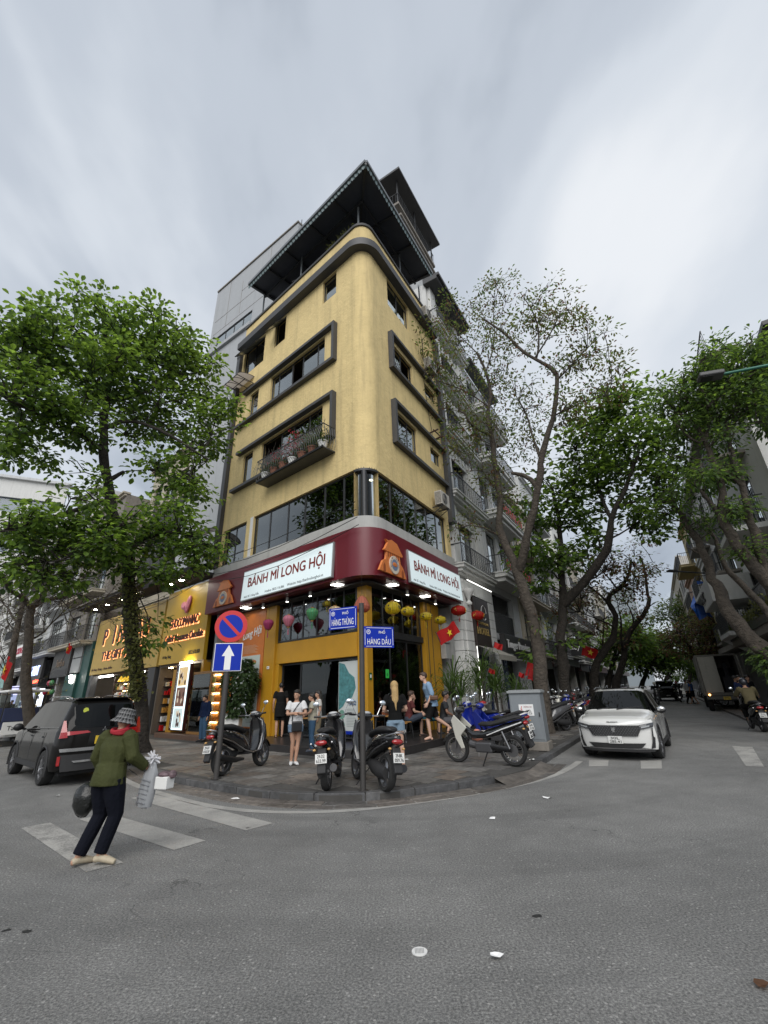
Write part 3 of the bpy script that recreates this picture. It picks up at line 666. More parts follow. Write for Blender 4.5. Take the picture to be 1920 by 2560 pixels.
# raised plinth
pp = cpath(.95, -6.6, 6.3); bk = [(p.x, p.y) for p in pp]; e1 = LL @ Vector((-6.6, 4.6, 0)); e2 = RR @ Vector((6.3, 4.8, 0))
q = MB(); q.prism(bk + [(e2.x, e2.y), (e1.x, e1.y)], .02, .28, plane='XY'); q.obj('entrance_step', mat('dark_granite', (.028, .026, .026), .35, var=.2, vscale=6), B, bevel=.01)
# dark service pipes at both ends
q = MB(LL); q.bx(-9.62, -9.32, -.18, .25, 6.9, 19.0); q.bx(-9.62, -9.3, -.2, .26, 18.9, 19.2); q.obj('service_duct', M_dark, B); q = MB(RR); q.bx(6.62, 6.98, -.22, .2, 8.75, 19.3); q.bx(6.58, 7.0, -.26, .22, 8.6, 8.74); q.obj('service_duct', M_dark, B)
# ---- roof terrace
ZR = 22.85
M_roof = mat('blue_grey_metal_roof', (.06, .066, .085), .5, metal=.2, var=.1)
ro = cpath(.8, XL - .25, 6.9, 4); 
cx = ((uL.xy + uR.xy).normalized() * (-.8 / math.sin(R_(40.15))))
Ra = LL @ Vector((-8.1, -.8, 0)); Rb = RR @ Vector((5.6, -.8, 0)); Rc = RR @ Vector((5.6, 3.6, 0)); Rd = LL @ Vector((-8.1, 2.2, 0)); 
rp = [(Ra.x, Ra.y), (cx.x, cx.y), (Rb.x, Rb.y), (Rc.x, Rc.y), (Rd.x, Rd.y)]
def rz(p): 
    d = min((Vector(p) - Vector((Ra.x, Ra.y))).dot(-Vector((math.cos(R_(229.2)), math.sin(R_(229.2))))), (Vector(p) - Vector((Rb.x, Rb.y))).dot(-Vector((math.cos(R_(-31.1)), math.sin(R_(-31.1))))))
    return ZR + .10 * max(0, d)
q = MB(); n = len(rp)
q.add([(p[0], p[1], rz(p) - .06) for p in rp] + [(p[0], p[1], rz(p)) for p in rp], [tuple(range(n))[::-1], tuple(range(n, 2 * n))] + [(i, (i + 1) % n, (i + 1) % n + n, i + n) for i in range(n)])
q.obj('roof_sheet', M_roof, B)
def tov(p, z): return Vector((p[0], p[1], z))
e = [tov(rp[0], 0), tov(rp[1], 0), tov(rp[2], 0)]
q = MB(); q.bar(e[0] + Vector((0, 0, ZR + .02)), e[1] + Vector((0, 0, ZR + .02)), .14, .16); q.bar(e[1] + Vector((0, 0, ZR + .02)), e[2] + Vector((0, 0, ZR + .02)), .14, .16); q.obj('gutter', mat('grey_gutter', (.16, .17, .18), .5, metal=.3), B)
# scalloped fringe hung under the eave
q = MB()
for a, b in ((e[0], e[1]), (e[1], e[2])):
    L = (b - a).length; k = int(L / .11); d = (b - a) / k; nn = Vector((-d.y, d.x, 0)).normalized() * .02
    for i in range(k):
        p0 = a + d * i; p1 = a + d * (i + 1); of = nn if i % 2 else -nn
        h = .26 if i % 2 else .22
        q.add([(p0 + of) + Vector((0, 0, ZR - .08)), (p1 - of) + Vector((0, 0, ZR - .08)), (p1 - of) + Vector((0, 0, ZR - .08 - h * .8)), (p0 + p1) / 2 + Vector((0, 0, ZR - .08 - h - .06)), (p0 + of) + Vector((0, 0, ZR - .08 - h * .8))], [(0, 1, 2, 3, 4)])
q.obj('scalloped_fringe', mat('teal_grey_fringe', (.10, .14, .145), .5), B)
q = MB(LL)
posts = [(LL, -8.0, .15), (LL, -4.6, .15), (LL, -.55, .25), (RR, 3.6, .15), (RR, 5.8, .15)]
for M, x, y in posts: q = MB(M); q.cyl((x, y, 21.0), (x, y, ZR + .02), .045, n=8); q.obj('roof_post', mat('grey_roof_post', (.22, .24, .25), .4, metal=.3), B)
q = MB(LL)
for x in (-7.9, -6.4, -4.9, -2.9, -1.2): q.M = LL; q.bar((x, -.75, ZR - .12), (x, 2.1, ZR + .12), .07, .10)
for x in (1.6, 3.4, 5.4): q.M = RR; q.bar((x, -.75, ZR - .12), (x, 3.4, ZR + .2), .07, .10)
q.M = LL; q.bar((-8.0, .2, ZR - .15), (-.2, .2, ZR - .15), .09, .12); q.M = RR; q.bar((.3, .2, ZR - .16), (5.5, .2, ZR - .16), .09, .12)
q.M = Matrix.Identity(4); q.bar(tov(rp[1], ZR - .1), tov(((rp[1][0]) + 2.5 * (uL.x + uR.x) / 2 * 1.6, rp[1][1] + 2.5 * (uL.y + uR.y) / 2 * 1.6), ZR + .1), .1, .14)
q.M = LL; q.bar((-2.6, .5, ZR - .5), (-.8, 2.0, ZR + .05), .08, .1); q.bar((-5.4, .2, ZR - 1.1), (-3.4, 1.6, ZR + .02), .06, .06)
q.obj('roof_beam', M_steel, B)
q = MB(LL); q.bx(-8.0, -1.2, 2.6, 2.7, 20.6, ZR + .2); q.obj('terrace_back_wall', mat('terrace_wall', (.05, .05, .055), .9), B)
# ------------------------------------------------------------------ helpers on the two facades
NRv = Vector((math.cos(R_(-31.1)), math.sin(R_(-31.1)), 0)); NLv = Vector((math.cos(R_(229.2)), math.sin(R_(229.2)), 0))
def onpl(px, py, n, o):
    d = ray(px, py); p0 = C0 + n * o; c = Vector((0, 0, CAM_H)); t = (p0 - c).dot(n) / d.dot(n); return c + d * t
def onR(px, py, o=0): 
    X = onpl(px, py, NRv, o); return (X - C0).dot(uR), X.z
def onL(px, py, o=0):
    X = onpl(px, py, NLv, o); return -(X - C0).dot(uL), X.z
def FM(M, x, y, z=0.0): return M @ Matrix.Translation((x, y, z))
M_bluesign = mat('blue_sign', (.004, .026, .34), .5, spec=.2)
M_red = mat('red_paint', (.50, .012, .015), .4)
M_orange = mat('orange_panel', (.55, .16, .025), .5, var=.1)
M_lbox = mat('lit_sign_face', (.60, .67, .68), .4, emit=(.72, .86, .90), estr=.22)
M_let = mat('brown_red_lettering', (.20, .020, .012), .5)
M_out = mat('pale_letter_outline', (.62, .45, .30), .5)

# ------------------------------------------------------------------ shop signs
def shopsign(M, x0, x1, z0, z1, label, thick=.09):
    s = thing('shop_sign', label, 'sign', M=FM(M, (x0 + x1) / 2, -.30, (z0 + z1) / 2), group='sandwich shop name boards')
    w_, h_ = x1 - x0, z1 - z0
    T = Matrix.Rotation(R_(-3), 4, 'X')
    q = MB(T); q.bx(-w_ / 2, w_ / 2, -thick, -.005, -h_ / 2, h_ / 2); q.obj('sign_case', mat('aluminium_edge', (.35, .36, .36), .4, metal=.6), s, bevel=.006)
    q = MB(T); q.bx(-w_ / 2 + .04, w_ / 2 - .04, -thick - .004, -thick - .001, -h_ / 2 + .04, h_ / 2 - .04); q.obj('lit_face', M_lbox, s)
    text('BÁNH MÌ LONG HỘI', M_let, s, T @ face(.02, -thick - .010, .10), h=.62 * h_ * .8, w=w_ * .85, bold=.022, ext=.003)
    for t, x, ww in (('Add: Số 1 Hàng Dầu', -w_ * .36, w_ * .19), ('Hotline: 0835.116.866', -w_ * .08, w_ * .22), ('Website: http://banhmilonghoi.vn', w_ * .24, w_ * .36)):
        text(t, M_letterb, s, T @ face(x, -thick - .008, -h_ * .38), w=ww, name='small_lettering', ext=.001)
    return s
shopsign(LL and FL, -6.45, -1.22, 4.93, 6.12, 'white lit name board of the sandwich shop above the pink and green lanterns', .09)
shopsign(FR, 1.85, 6.42, 4.90, 6.05, 'white lit name board of the sandwich shop above the seated customers and yellow lanterns', .09)
M_logo = mat('orange_emblem', (.62, .19, .05), .5, var=.1); M_logod = mat('brown_emblem', (.28, .07, .02), .5)
def logo(M, x, z, s, label):
    t = thing('shop_emblem', label, 'emblem', M=FM(M, x, -.31, z), group='orange gatehouse emblems')
    S = lambda pts: [(a * s, b * s) for a, b in pts]
    q = MB(); q.prism(S([(-.95, -.5), (.95, -.5), (.72, -.1), (.55, .0), (.5, .3), (-.42, .3), (-.5, -.02), (-.7, -.12)]), -.08, -.01)
    q.obj('gate_body', M_logo, t, bevel=.006)
    q = MB(); q.prism(S([(-.66, .28), (-.55, .36), (-.36, .62), (-.5, .72), (-.3, .70), (-.1, .78), (.3, .72), (.52, .5), (.70, .34), (.64, .27)]), -.10, -.02); q.obj('gate_roof', M_logo, t, bevel=.006)
    for k in range(6): q = MB(); q.bx((-.36 + k * .14) * s, (-.30 + k * .14) * s, -.088, -.079, .10 * s, .28 * s); q.obj('dark_post', M_logod, t)
    for a in (-.62, .66): q = MB(); q.prism(S([(a - .07, -.48), (a + .07, -.48), (a + .07, -.26), (a, -.18), (a - .07, -.26)]), -.089, -.080); q.obj('arch', M_logod, t)
    q = MB(); q.cyl((.04 * s, -.05, -.14 * s), (.04 * s, -.115, -.14 * s), .33 * s, n=28); q.obj('round_badge', mat('cream_badge', (.62, .55, .45), .5), t)
    q = MB(); q.cyl((.04 * s, -.11, -.14 * s), (.04 * s, -.120, -.14 * s), .21 * s, n=24); q.obj('badge_centre', mat('badge_blue', (.16, .2, .3), .5), t)
    q = MB(); q.ball((.04 * s, -.122, -.14 * s), (.17 * s, .012, .07 * s), 14, 6); q.ball((.04 * s, -.124, -.10 * s), (.14 * s, .012, .05 * s), 14, 6); q.obj('bread_roll', M_logo, t, smooth=60)
    ring = 'BÁNH MÌ LONG HỘI'
    for k, ch in enumerate(ring):
        if ch == ' ': continue
        a = R_(200 - k * 220 / (len(ring) - 1)); r = .27 * s
        text(ch, M_let, t, face(.04 * s + r * math.cos(a), -.118, -.14 * s + r * math.sin(a)) @ Matrix.Rotation(a - R_(90), 4, 'Z'), h=.055 * s if ch != 'Ộ' else .08 * s, name='badge_letter', ext=.001)
    return t
logo(FL, -7.85, 5.42, .82, 'orange gatehouse emblem with round badge beside the neighbouring chocolate shop')
logo(FR, .78, 5.38, .88, 'orange gatehouse emblem with round badge on the rounded maroon corner')

# ------------------------------------------------------------------ orange menu wall beside the pillar
s = thing('menu_board', 'orange sandwich shop menu board with pale price list and food pictures', 'menu board', M=FM(FL, -7.45, .52, 0))
q = MB(); q.bx(-1.45, 1.45, -.04, .1, .5, 4.8); q.obj('orange_panel', M_orange, s)
q = MB(); q.bx(-.42, 1.28, -.06, -.042, .55, 3.02); q.obj('price_list', mat('pale_menu', (.50, .56, .52), .5), s)
text('BÁNH MÌ', M_letterw, s, face(-.75, -.045, 4.25), h=.16, name='lettering'); text('LONG', M_red, s, face(-.85, -.045, 3.82), h=.34, w=1.0, bold=.03); text('HỘI', M_red, s, face(-.75, -.045, 3.38), h=.40, w=.9, bold=.03)
text('Long Hội', M_letterw, s, face(.62, -.045, 3.85) @ Matrix.Rotation(R_(8), 4, 'Z'), h=.42, w=1.3, shear=.3, bold=.02)
q = MB(); q.bx(-1.35, -.45, -.05, -.041, 2.72, 3.05); q.obj('red_tab', M_red, s); text('ĐẶC BIỆT', M_out, s, face(-.9, -.055, 2.88), h=.14, w=.7)
M_bread = mat('bread_picture', (.42, .17, .05), .6, var=.25, vscale=14); M_fill = mat('salad_picture', (.12, .22, .04), .6, var=.4, vscale=30)
for i in range(4):
    for j in range(2):
        x, z = .02 + j * .84, 2.72 - i * .58
        q = MB(); q.ball((x, -.064, z + .05), (.22, .01, .09), 14, 6); q.obj('bread_picture', M_bread, s); q = MB(); q.ball((x, -.07, z + .0), (.22, .008, .045), 12, 4); q.obj('salad_picture', M_fill, s)
        text('BÁNH MÌ', M_letterb, s, face(x, -.064, z - .13), h=.045, name='dish_name', ext=.001)
        for k in range(3): q = MB(); q.bx(x - .22 + .03 * k, x + .22 - .03 * k, -.064, -.0605, z - .20 - k * .045, z - .185 - k * .045); q.obj('text_line', mat('grey_text', (.25, .28, .27), .6), s)
for k in range(9): q = MB(); q.bx(.1, 1.1 - (k % 3) * .1, -.045, -.0405, 3.12 + k * .035, 3.13 + k * .035); q.obj('text_line', M_out, s)

# posters and stickers on the shop glass
s = thing('window_poster', 'tall white poster with green pictures and special offers on the shop glass', 'poster', M=FM(FL, -1.62, SB + .09, 0))
q = MB(); q.bx(-.42, .42, -.012, 0, .45, 2.5); q.obj('paper', mat('poster_paper', (.50, .53, .52), .6), s)
pts = [(-.40, 2.48), (-.15, 2.42), (.05, 2.15), (.28, 2.02), (.34, 1.72), (.18, 1.45), (-.05, 1.4), (-.22, 1.2), (-.40, 1.1)]
q = MB(); q.prism(pts, -.018, -.013); q.obj('green_picture', mat('poster_green', (.06, .19, .20), .6, var=.5, vscale=9), s)
for z in (.98, .68): 
    q = MB(); q.cyl((-.26, -.012, z), (-.26, -.017, z), .13, n=20); q.obj('round_picture', mat('poster_round', (.12, .26, .20), .6, var=.5, vscale=12), s)
text('SPECIAL\nOFFERS', mat('blue_ink', (.02, .06, .16), .5), s, face(.2, -.016, 1.3), h=.13, w=.34)
for k in range(12): q = MB(); q.bx(-.05, .38 - (k % 4) * .04, -.016, -.0125, .66 + k * .042, .672 + k * .042); q.obj('text_line', mat('grey_text', (.25, .28, .27), .6), s)
q = MB(); q.bx(-.42, .42, -.017, -.0125, .45, .54); q.obj('blue_strip', M_bluesign, s)
s = thing('ticket_office_sign', 'small blue ticket office sign seen from behind inside the glass', 'sign', M=FM(FL, -2.45, SB + .5, 0))
q = MB(); q.bx(-.35, .35, -.02, .02, 1.0, 2.5); q.obj('blue_panel', mat('dim_blue', (.012, .014, .07), .4), s); 
Mf = face(0, -.026, 2.28) @ Matrix.Diagonal((-1, 1, 1, 1)); text('TICKET\nOFFICE', mat('dim_white', (.25, .27, .4), .5), s, Mf, h=.30, w=.6, ext=.001)
s = thing('green_notice', 'bright green square notice stuck on the glass door', 'notice', M=FM(FR, 1.9, SB + .03, 0)); q = MB(); q.bx(-.10, .10, 0, .008, 1.98, 2.24); q.obj('paper', mat('neon_green', (.04, .50, .08), .5), s)
q = MB(); q.cyl((0, -.001, 2.08), (0, -.004, 2.08), .05, n=14); q.obj('print', mat('green_print', (.02, .2, .04), .5), s)
s = thing('meter_plate', 'little green plate on the corner pillar', 'plate', M=FM(FR, .86, SB, 2.02)); q = MB(); q.bx(-.06, .06, -.02, 0, -.10, .10); q.obj('plate', mat('dark_green', (.01, .09, .02), .5), s); q = MB(); q.bx(-.035, .035, -.023, -.0205, -.04, .05); q.obj('print', M_letterw, s)
for i, (M, x, t) in enumerate(((FL, -5.6, 'little white house number plate on the pillar beside the potted climber'), (FL, -.93, 'little white number plate on the corner pillar'))):
    s = thing('number_plate', t, 'number plate', M=FM(M, x, SB - (.13 if i == 0 else .0), 2.52), group='house number plates'); q = MB(); q.bx(-.07, .07, -.012, 0, -.05, .05); q.obj('plate', M_letterw, s); text('1A' if i else '1B', M_letterb, s, face(0, -.014, 0), h=.05, ext=.001)
s = thing('meter_box', 'grey metal electricity meter box with cables at the end pillar', 'meter box', M=FM(FR, 5.95, SB - .3, 3.3))
q = MB(); q.bx(-.22, .22, -.1, .18, 0, .75); q.obj('box', mat('light_grey_box', (.30, .30, .29), .5, dirt=.3), s, bevel=.01); q = MB(); q.bx(-.19, .19, -.112, -.101, .05, .70); q.obj('door', mat('light_grey_box2', (.34, .34, .33), .5), s, bevel=.004)
q = MB(); q.bx(-.2, .2, -.05, .17, -.6, -.04); q.obj('lower_box', mat('light_grey_box', (.3, .3, .29), .5), s, bevel=.01)
for k in range(6):
    q = MB(); q.tube([(.1 + .02 * k, -.08, -.6), (.12 + .05 * math.sin(k), -.1, -1.2), (.05 + .04 * k, -.05, -1.8), (.12 - .03 * k, -.08, -2.9)], .012, 5); q.obj('cable', M_black, s, smooth=60)

# ------------------------------------------------------------------ lanterns
def lantern(px, py, dia, col, label, kind='round', D=None, gold=False, top=4.86, M='L', o=0.05):
    if M == 'L': x, z = onL(px, py, o); P = LP(x, -o, z)
    elif M == 'R': x, z = onR(px, py, o); P = RP(x, -o, z)
    else: P = at(px, py, D)
    m = mat('lantern_%s' % '_'.join('%d' % (c * 100) for c in col), col, .55, island=.12, trans=tuple(min(1, c * 1.1) for c in col))
    t = thing('lantern', label, 'lantern', P, group='silk lanterns hung in a row')
    r = dia / 2
    if kind == 'round': prof = [(r * .22, -r * .8), (r * .62, -r * .68), (r * .92, -r * .35), (r, 0), (r * .92, r * .35), (r * .62, r * .68), (r * .22, r * .8)]
    elif kind == 'flat': prof = [(r * .25, -r * .62), (r * .7, -r * .5), (r * .95, -r * .25), (r, 0), (r * .95, r * .25), (r * .7, r * .5), (r * .25, r * .62)]
    else: prof = [(r * .2, -r * 1.15), (r * .5, -r * .95), (r * .85, -r * .3), (r, .15 * r), (r * .92, r * .5), (r * .6, r * .78), (r * .22, r * .85)]
    if kind == 'pear': prof = [(a, -b) for a, b in prof][::-1]; prof = [(prof[0][0], prof[0][1])] + prof[1:]
    n = 20; q = MB(); vs = []
    for pr, pz in prof:
        for j in range(n * 2):
            a = math.pi * j / n; k = 1.0 if j % 2 == 0 else .955
            vs.append((pr * k * math.cos(a), pr * k * math.sin(a), pz))
    nn = n * 2; q.add(vs, [(i * nn + j, i * nn + (j + 1) % nn, (i + 1) * nn + (j + 1) % nn, (i + 1) * nn + j) for i in range(len(prof) - 1) for j in range(nn)])
    q.obj('lantern_body', m, t)
    q = MB(); rib = mat('lantern_rib', (.12, .07, .02) if not gold else (.5, .28, .03), .5)
    for j in range(12):
        a = 2 * math.pi * j / 12; q.tube([((pr + .004) * math.cos(a), (pr + .004) * math.sin(a), pz) for pr, pz in prof], .003, 3)
    q.obj('ribs', rib, t)
    zt, zb = prof[-1][1], prof[0][1]
    q = MB(); q.cyl((0, 0, zt - .005), (0, 0, zt + .03), r * .25, n=12); q.cyl((0, 0, zb - .03), (0, 0, zb + .005), r * .25, n=12); q.obj('rims', mat('lantern_rim', (.25, .12, .02), .5), t)
    q = MB(); q.tube([(0, 0, zb - .02), (0, 0, zb - .10)], .012, 5)
    for j in range(7):
        a = 2 * math.pi * j / 7; q.tube([(0, 0, zb - .09), (.018 * math.cos(a), .018 * math.sin(a), zb - .12), (.02 * math.cos(a), .02 * math.sin(a), zb - .26 * (1 if dia > .3 else .7))], .004, 3)
    q.obj('tassel', m, t)
    q = MB(); q.tube([(0, 0, zt + .02), (0, 0, top - P.z)], .004, 4); q.obj('cord', M_black, t)
    if kind == 'round' or kind == 'flat':
        q = MB()
        for j in (0, 2, 4, 6): 
            a = 2 * math.pi * j / 8 + 4.2
            for k in range(5):
                aa = a + rnd.uniform(-.2, .2); zz = rnd.uniform(-.3, .2) * r; rr = r * 1.005 * math.sqrt(max(.1, 1 - (zz / (r * 1.05)) ** 2))
                q.ball((rr * math.cos(aa), rr * math.sin(aa), zz), (.02, .02, rnd.uniform(.012, .03)), 6, 4)
        q.obj('painted_motif', mat('motif_gold', (.5, .3, .02), .4) if gold else mat('motif_dark', (.06, .05, .02), .6), t)
    return t
c2 = lambda a, b: (500 + a / 2.37, 1250 + b / 2.37)
lantern(*c2(405, 735), .38, (.45, .06, .19), 'deep pink teardrop lantern next to the pillar', 'drop')
lantern(*c2(525, 712), .40, (.62, .24, .33), 'light pink teardrop lantern between pink and green ones', 'drop')
lantern(*c2(665, 672), .40, (.10, .36, .17), 'green teardrop lantern beside the pink ones', 'drop')
lantern(*c2(752, 615), .30, (.50, .42, .03), 'small yellow lantern behind the cream one', 'flat', M='L', o=-.5)
lantern(*c2(800, 655), .42, (.55, .44, .26), 'cream lantern with brown figures over the street name plate', 'flat')
lantern(*c2(960, 625), .46, (.50, .16, .10), 'salmon pear shaped lantern at the corner pillar', 'pear', M='L', o=.45)
lantern(*c2(1142, 640), .50, (.58, .46, .02), 'largest yellow lantern with black print nearest the corner pillar', 'round', M='R', o=.0)
lantern(*c2(1232, 660), .48, (.56, .44, .02), 'yellow lantern with bird print next to the largest one', 'flat', M='R', o=.0)
lantern(*c2(1338, 690), .46, (.60, .48, .03), 'yellow lantern with long cord tassel in front of the end pillar', 'flat', M='R', o=.0)
lantern(*c2(1425, 712), .46, (.55, .45, .02), 'yellow lantern closest to the red flag', 'flat', M='R', o=.0)
lantern(*c2(1532, 655), .62, (.48, .012, .01), 'round red and gold lantern beside the end of the name board', 'flat', M='R', o=.25, gold=True, top=5.9)
lantern(*c2(1640, 685), .66, (.50, .015, .01), 'round red and gold lantern in front of the hotel sign', 'flat', M='R', o=.25, gold=True, top=5.9)

# ------------------------------------------------------------------ air conditioners
def aircon(M, x, z, label, w_=.85, flip=False):
    t = thing('air_conditioner', label, 'air conditioner', M=FM(M, x, -.02, z), group='outdoor air conditioner units')
    cream = mat('cream_casing', (.42, .40, .36), .5, dirt=.25, streak=.3)
    q = MB(); q.bx(-w_ / 2, w_ / 2, -.50, -.18, 0, .62); q.obj('casing', cream, t, bevel=.015)
    q = MB()
    for k in range(6): q.bx(-w_ / 2 - .012, -w_ / 2 + .002, -.485 + k * .052, -.47 + k * .052, .06, .56)
    for k in range(9): q.bx(-w_ / 2 - .014, -w_ / 2 - .001, -.49, -.2, .06 + k * .06, .075 + k * .06)
    q.obj('side_grille', cream, t)
    q = MB(); q.bx(-w_ / 2 - .004, -w_ / 2 - .001, -.49, -.2, .05, .57); q.obj('dark_fins', M_black, t)
    q = MB(); q.cyl((-.08, -.5, .31), (-.08, -.515, .31), .24, n=24); q.obj('fan_guard', M_black, t)
    q = MB()
    for k in range(5): q.lathe([(.05 * k + .03, .512), (.05 * k + .036, .512), (.05 * k + .036, .522), (.05 * k + .03, .522)], 20, (-.08, 0, .31), axis='Y')
    q.v = [Vector((v.x, -abs(v.y), v.z)) for v in q.v]; q.obj('guard_ring', cream, t)
    q = MB(); 
    for a in (-.28, .28): q.bar((a, -.0, -.03), (a, -.52, -.03), .04, .04); q.bar((a, -.48, -.04), (a, -.02, -.32), .025, .025); 
    q.obj('bracket', M_steel, t)
    return t
x, z = onR(900 + 745 / 3.6875, 900 + 1290 / 3.6875, .3); aircon(FR, x, z - .35, 'cream air conditioner just above the second floor glass at the dark duct')
x, z = onR(900 + 640 / 3.6875, 900 + 70 / 3.6875, .3); aircon(FR, x, z - .3, 'air conditioner under the fourth floor surround')
x, z = onR(500 + 1425 / 2.543, 380 + 1030 / 2.543, .3); aircon(FR, x + .2, z - .3, 'air conditioner at the parapet end under the roof')
t = thing('wall_bracket', 'rusty empty bracket and hanging cable on the yellow wall', 'bracket', M=FM(FR, 5.2, 0, 12.6))
q = MB(); q.bar((0, 0, 0), (0, -.5, .05), .05, .06); q.bar((.5, 0, -.1), (.5, -.5, -.05), .05, .06); q.bar((-.1, -.3, .05), (.7, -.35, 0), .04, .04); q.obj('bracket_arm', mat('rust', (.06, .035, .025), .9), t)
q = MB(); q.tube([(-.1, -.02, 3.2), (.05, -.03, 1.5), (.3, -.05, .2), (.25, -.04, -.9), (.4, -.04, -1.5)], .012, 5); q.obj('cable', M_black, t, smooth=60)

# ------------------------------------------------------------------ balcony planter
s = thing('balcony_planter', 'curved iron balcony planter full of bougainvillea under the third floor window', 'planter', M=FM(FL, -3.7, 0, 9.72))
q = MB(); q.bx(-2.1, 2.1, -.62, -.02, 0, .05); q.bx(-2.1, 2.1, -.62, -.58, 0, .09); q.obj('floor_plate', M_steel, s)
q = MB()
for k in range(36):
    x = -2.08 + 4.16 * k / 35
    q.tube([(x, -.60, .02), (x, -.74, .18), (x, -.80, .42), (x, -.70, .75), (x, -.62, 1.0)], .009, 4)
for y0 in (-2.1, 2.1):
    for k in range(5):
        y = -.08 - k * .12; q.tube([(y0, y, .02), (y0 * 1.05, y, .3), (y0, y, 1.0)], .009, 4)
o = q.obj('baluster', M_steel, s, smooth=60); o['kind'] = 'stuff'
q = MB(); q.bar((-2.1, -.63, 1.0), (2.1, -.63, 1.0), .03); q.bar((-2.1, -.02, 1.0), (-2.1, -.63, 1.0), .03); q.bar((2.1, -.02, 1.0), (2.1, -.63, 1.0), .03); q.obj('top_rail', M_steel, s)
terra = mat('terracotta', (.24, .10, .06), .8, var=.2)
for k in range(7):
    q = MB(); q.lathe([(.11, .06), (.19, .40), (.21, .40), (.21, .44), (.17, .44), (.16, .36), (0, .36)], 14, (-1.8 + k * .6, -.36, 0)); q.obj('flower_pot', terra if k % 3 else M_white, s, smooth=50)

# ------------------------------------------------------------------ leaves and plants
def leafmat(name, col, tr=None, isl=.35, rough=.5):
    return mat(name, col, rough, island=isl, trans=tr or tuple(c * 1.7 for c in col), spec=.3)
M_leafd = leafmat('dark_leaf', (.045, .078, .028)); M_leafm = leafmat('mid_leaf', (.072, .122, .036), (.15, .24, .05)); M_leaff = leafmat('fresh_leaf', (.12, .20, .04), (.30, .46, .06))
M_leafo = leafmat('olive_leaf', (.12, .125, .045), (.20, .22, .06)); M_leafb = leafmat('brown_leaf', (.14, .075, .045), (.2, .10, .05)); M_redfl = leafmat('red_blossom', (.42, .03, .05), (.5, .05, .07), .3)
M_bark = mat('bark', (.062, .051, .040), .95, var=.5, vscale=5, bump=1.0, bscale=11, dirt=.5, bdist=.09); M_barkd = mat('dark_bark', (.030, .025, .020), .95, var=.5, vscale=6, bump=1.0, bscale=13, bdist=.09)
def leaf_into(q, p, d, up, L, W, droop=.15, mi=0):
    """one folded leaf of six triangles"""
    d = d.normalized(); s = d.cross(up); s = s.normalized() if s.length > 1e-4 else Vector((1, 0, 0)); n = s.cross(d)
    a = p; m1 = p + d * L * .35; m2 = p + d * L * .72 - n * L * droop * .4; e = p + d * L - n * L * droop
    w1 = s * W * .42; w2 = s * W * .5; lift = n * W * .14
    q.add([a, m1 + w1 + lift, m1, m1 - w1 + lift, m2 + w2 + lift, m2, m2 - w2 + lift, e],
          [(0, 2, 1), (0, 3, 2), (1, 2, 5, 4), (2, 3, 6, 5), (4, 5, 7), (5, 6, 7)], mi)
def rv(r=rnd): 
    while True:
        v = Vector((r.uniform(-1, 1), r.uniform(-1, 1), r.uniform(-1, 1)))
        if .05 < v.length < 1: return v.normalized()
q = MB(); st = MB()
for k in range(1500):
    x = rnd.uniform(-2.0, 2.1); dens = .5 + .5 * math.sin(x * 2.1 + 1.3); h = rnd.uniform(.35, .8 + .75 * dens); y = -.35 + rnd.gauss(0, .16)
    p = Vector((x, y, h)); d = rv(); red = (abs(x + .9) < .8 or abs(x - .25) < .25) and h > .75 and rnd.random() < .72
    mi = 1 if red else (0 if rnd.random() < .7 else 2)
    leaf_into(q, p, d, Vector((0, 0, 1)), rnd.uniform(.06, .13), rnd.uniform(.035, .06), mi=mi)
for k in range(60):
    x = rnd.uniform(-1.9, 2.0); st.tube([(x, -.36, .4), (x + rnd.uniform(-.2, .2), -.38, .8), (x + rnd.uniform(-.4, .4), -.4 + rnd.uniform(-.2, .2), rnd.uniform(1.0, 1.7))], .007, 3)
st.obj('stems', M_bark, s); q.obj('foliage', [M_leafd, M_redfl, M_leafo], s, kind='stuff')
s = thing('terrace_planting', 'small green plants peeping over the roof terrace parapet', 'plants', M=FM(FL, -1.6, 0, 21.05)); q = MB()
for k in range(260):
    x = rnd.choice([rnd.gauss(.2, .35), rnd.gauss(-.6, .15)]); leaf_into(q, Vector((x, rnd.uniform(-.02, .3), rnd.uniform(0, .1))), Vector((rnd.uniform(-.5, .5), rnd.uniform(-.4, .4), 1)), Vector((1, 0, 0)), rnd.uniform(.2, .5), .04, .3)
q.obj('leaves', M_leafo, s, kind='stuff'); q = MB(); q.bx(-.9, .8, .05, .35, -.3, .02); q.obj('trough', M_pot, s)

# ------------------------------------------------------------------ plastic awning on the narrow side
def awning(M, x, z, w_, label):
    t = thing('window_awning', label, 'awning', M=FM(M, x, 0, z)); r0 = []; r1 = []
    for k in range(9):
        a = R_(90 * k / 8); r0.append((-w_ / 2, -.95 * math.sin(a) , .45 * math.cos(a))); r1.append((w_ / 2, -.95 * math.sin(a), .45 * math.cos(a)))
    q = MB(); q.grid([r0, r1]); q.obj('awning_sheet', mat('milky_sheet', (.42, .38, .34), .5, trans=(.4, .36, .32), dirt=.3), t, smooth=60)
    q = MB()
    for xx in (-w_ / 2, -w_ / 6, w_ / 6, w_ / 2):
        q.tube([(xx, -.95 * math.sin(R_(9 * k)), .44 * math.cos(R_(9 * k)) - .012) for k in range(11)], .015, 5); q.bar((xx, 0, 0), (xx, -.95, 0), .03)
    q.bar((-w_ / 2, -.95, 0), (w_ / 2, -.95, 0), .03); q.bar((-w_ / 2, -.5, 0), (w_ / 2, -.5, 0), .03); q.bar((-w_ / 2, -.02, 0), (w_ / 2, -.02, 0), .03)
    q.obj('awning_frame', M_steel, t)
    return t
awning(FL, -8.75, 16.4, 1.7, 'milky plastic awning on a black iron frame high on the yellow wall')
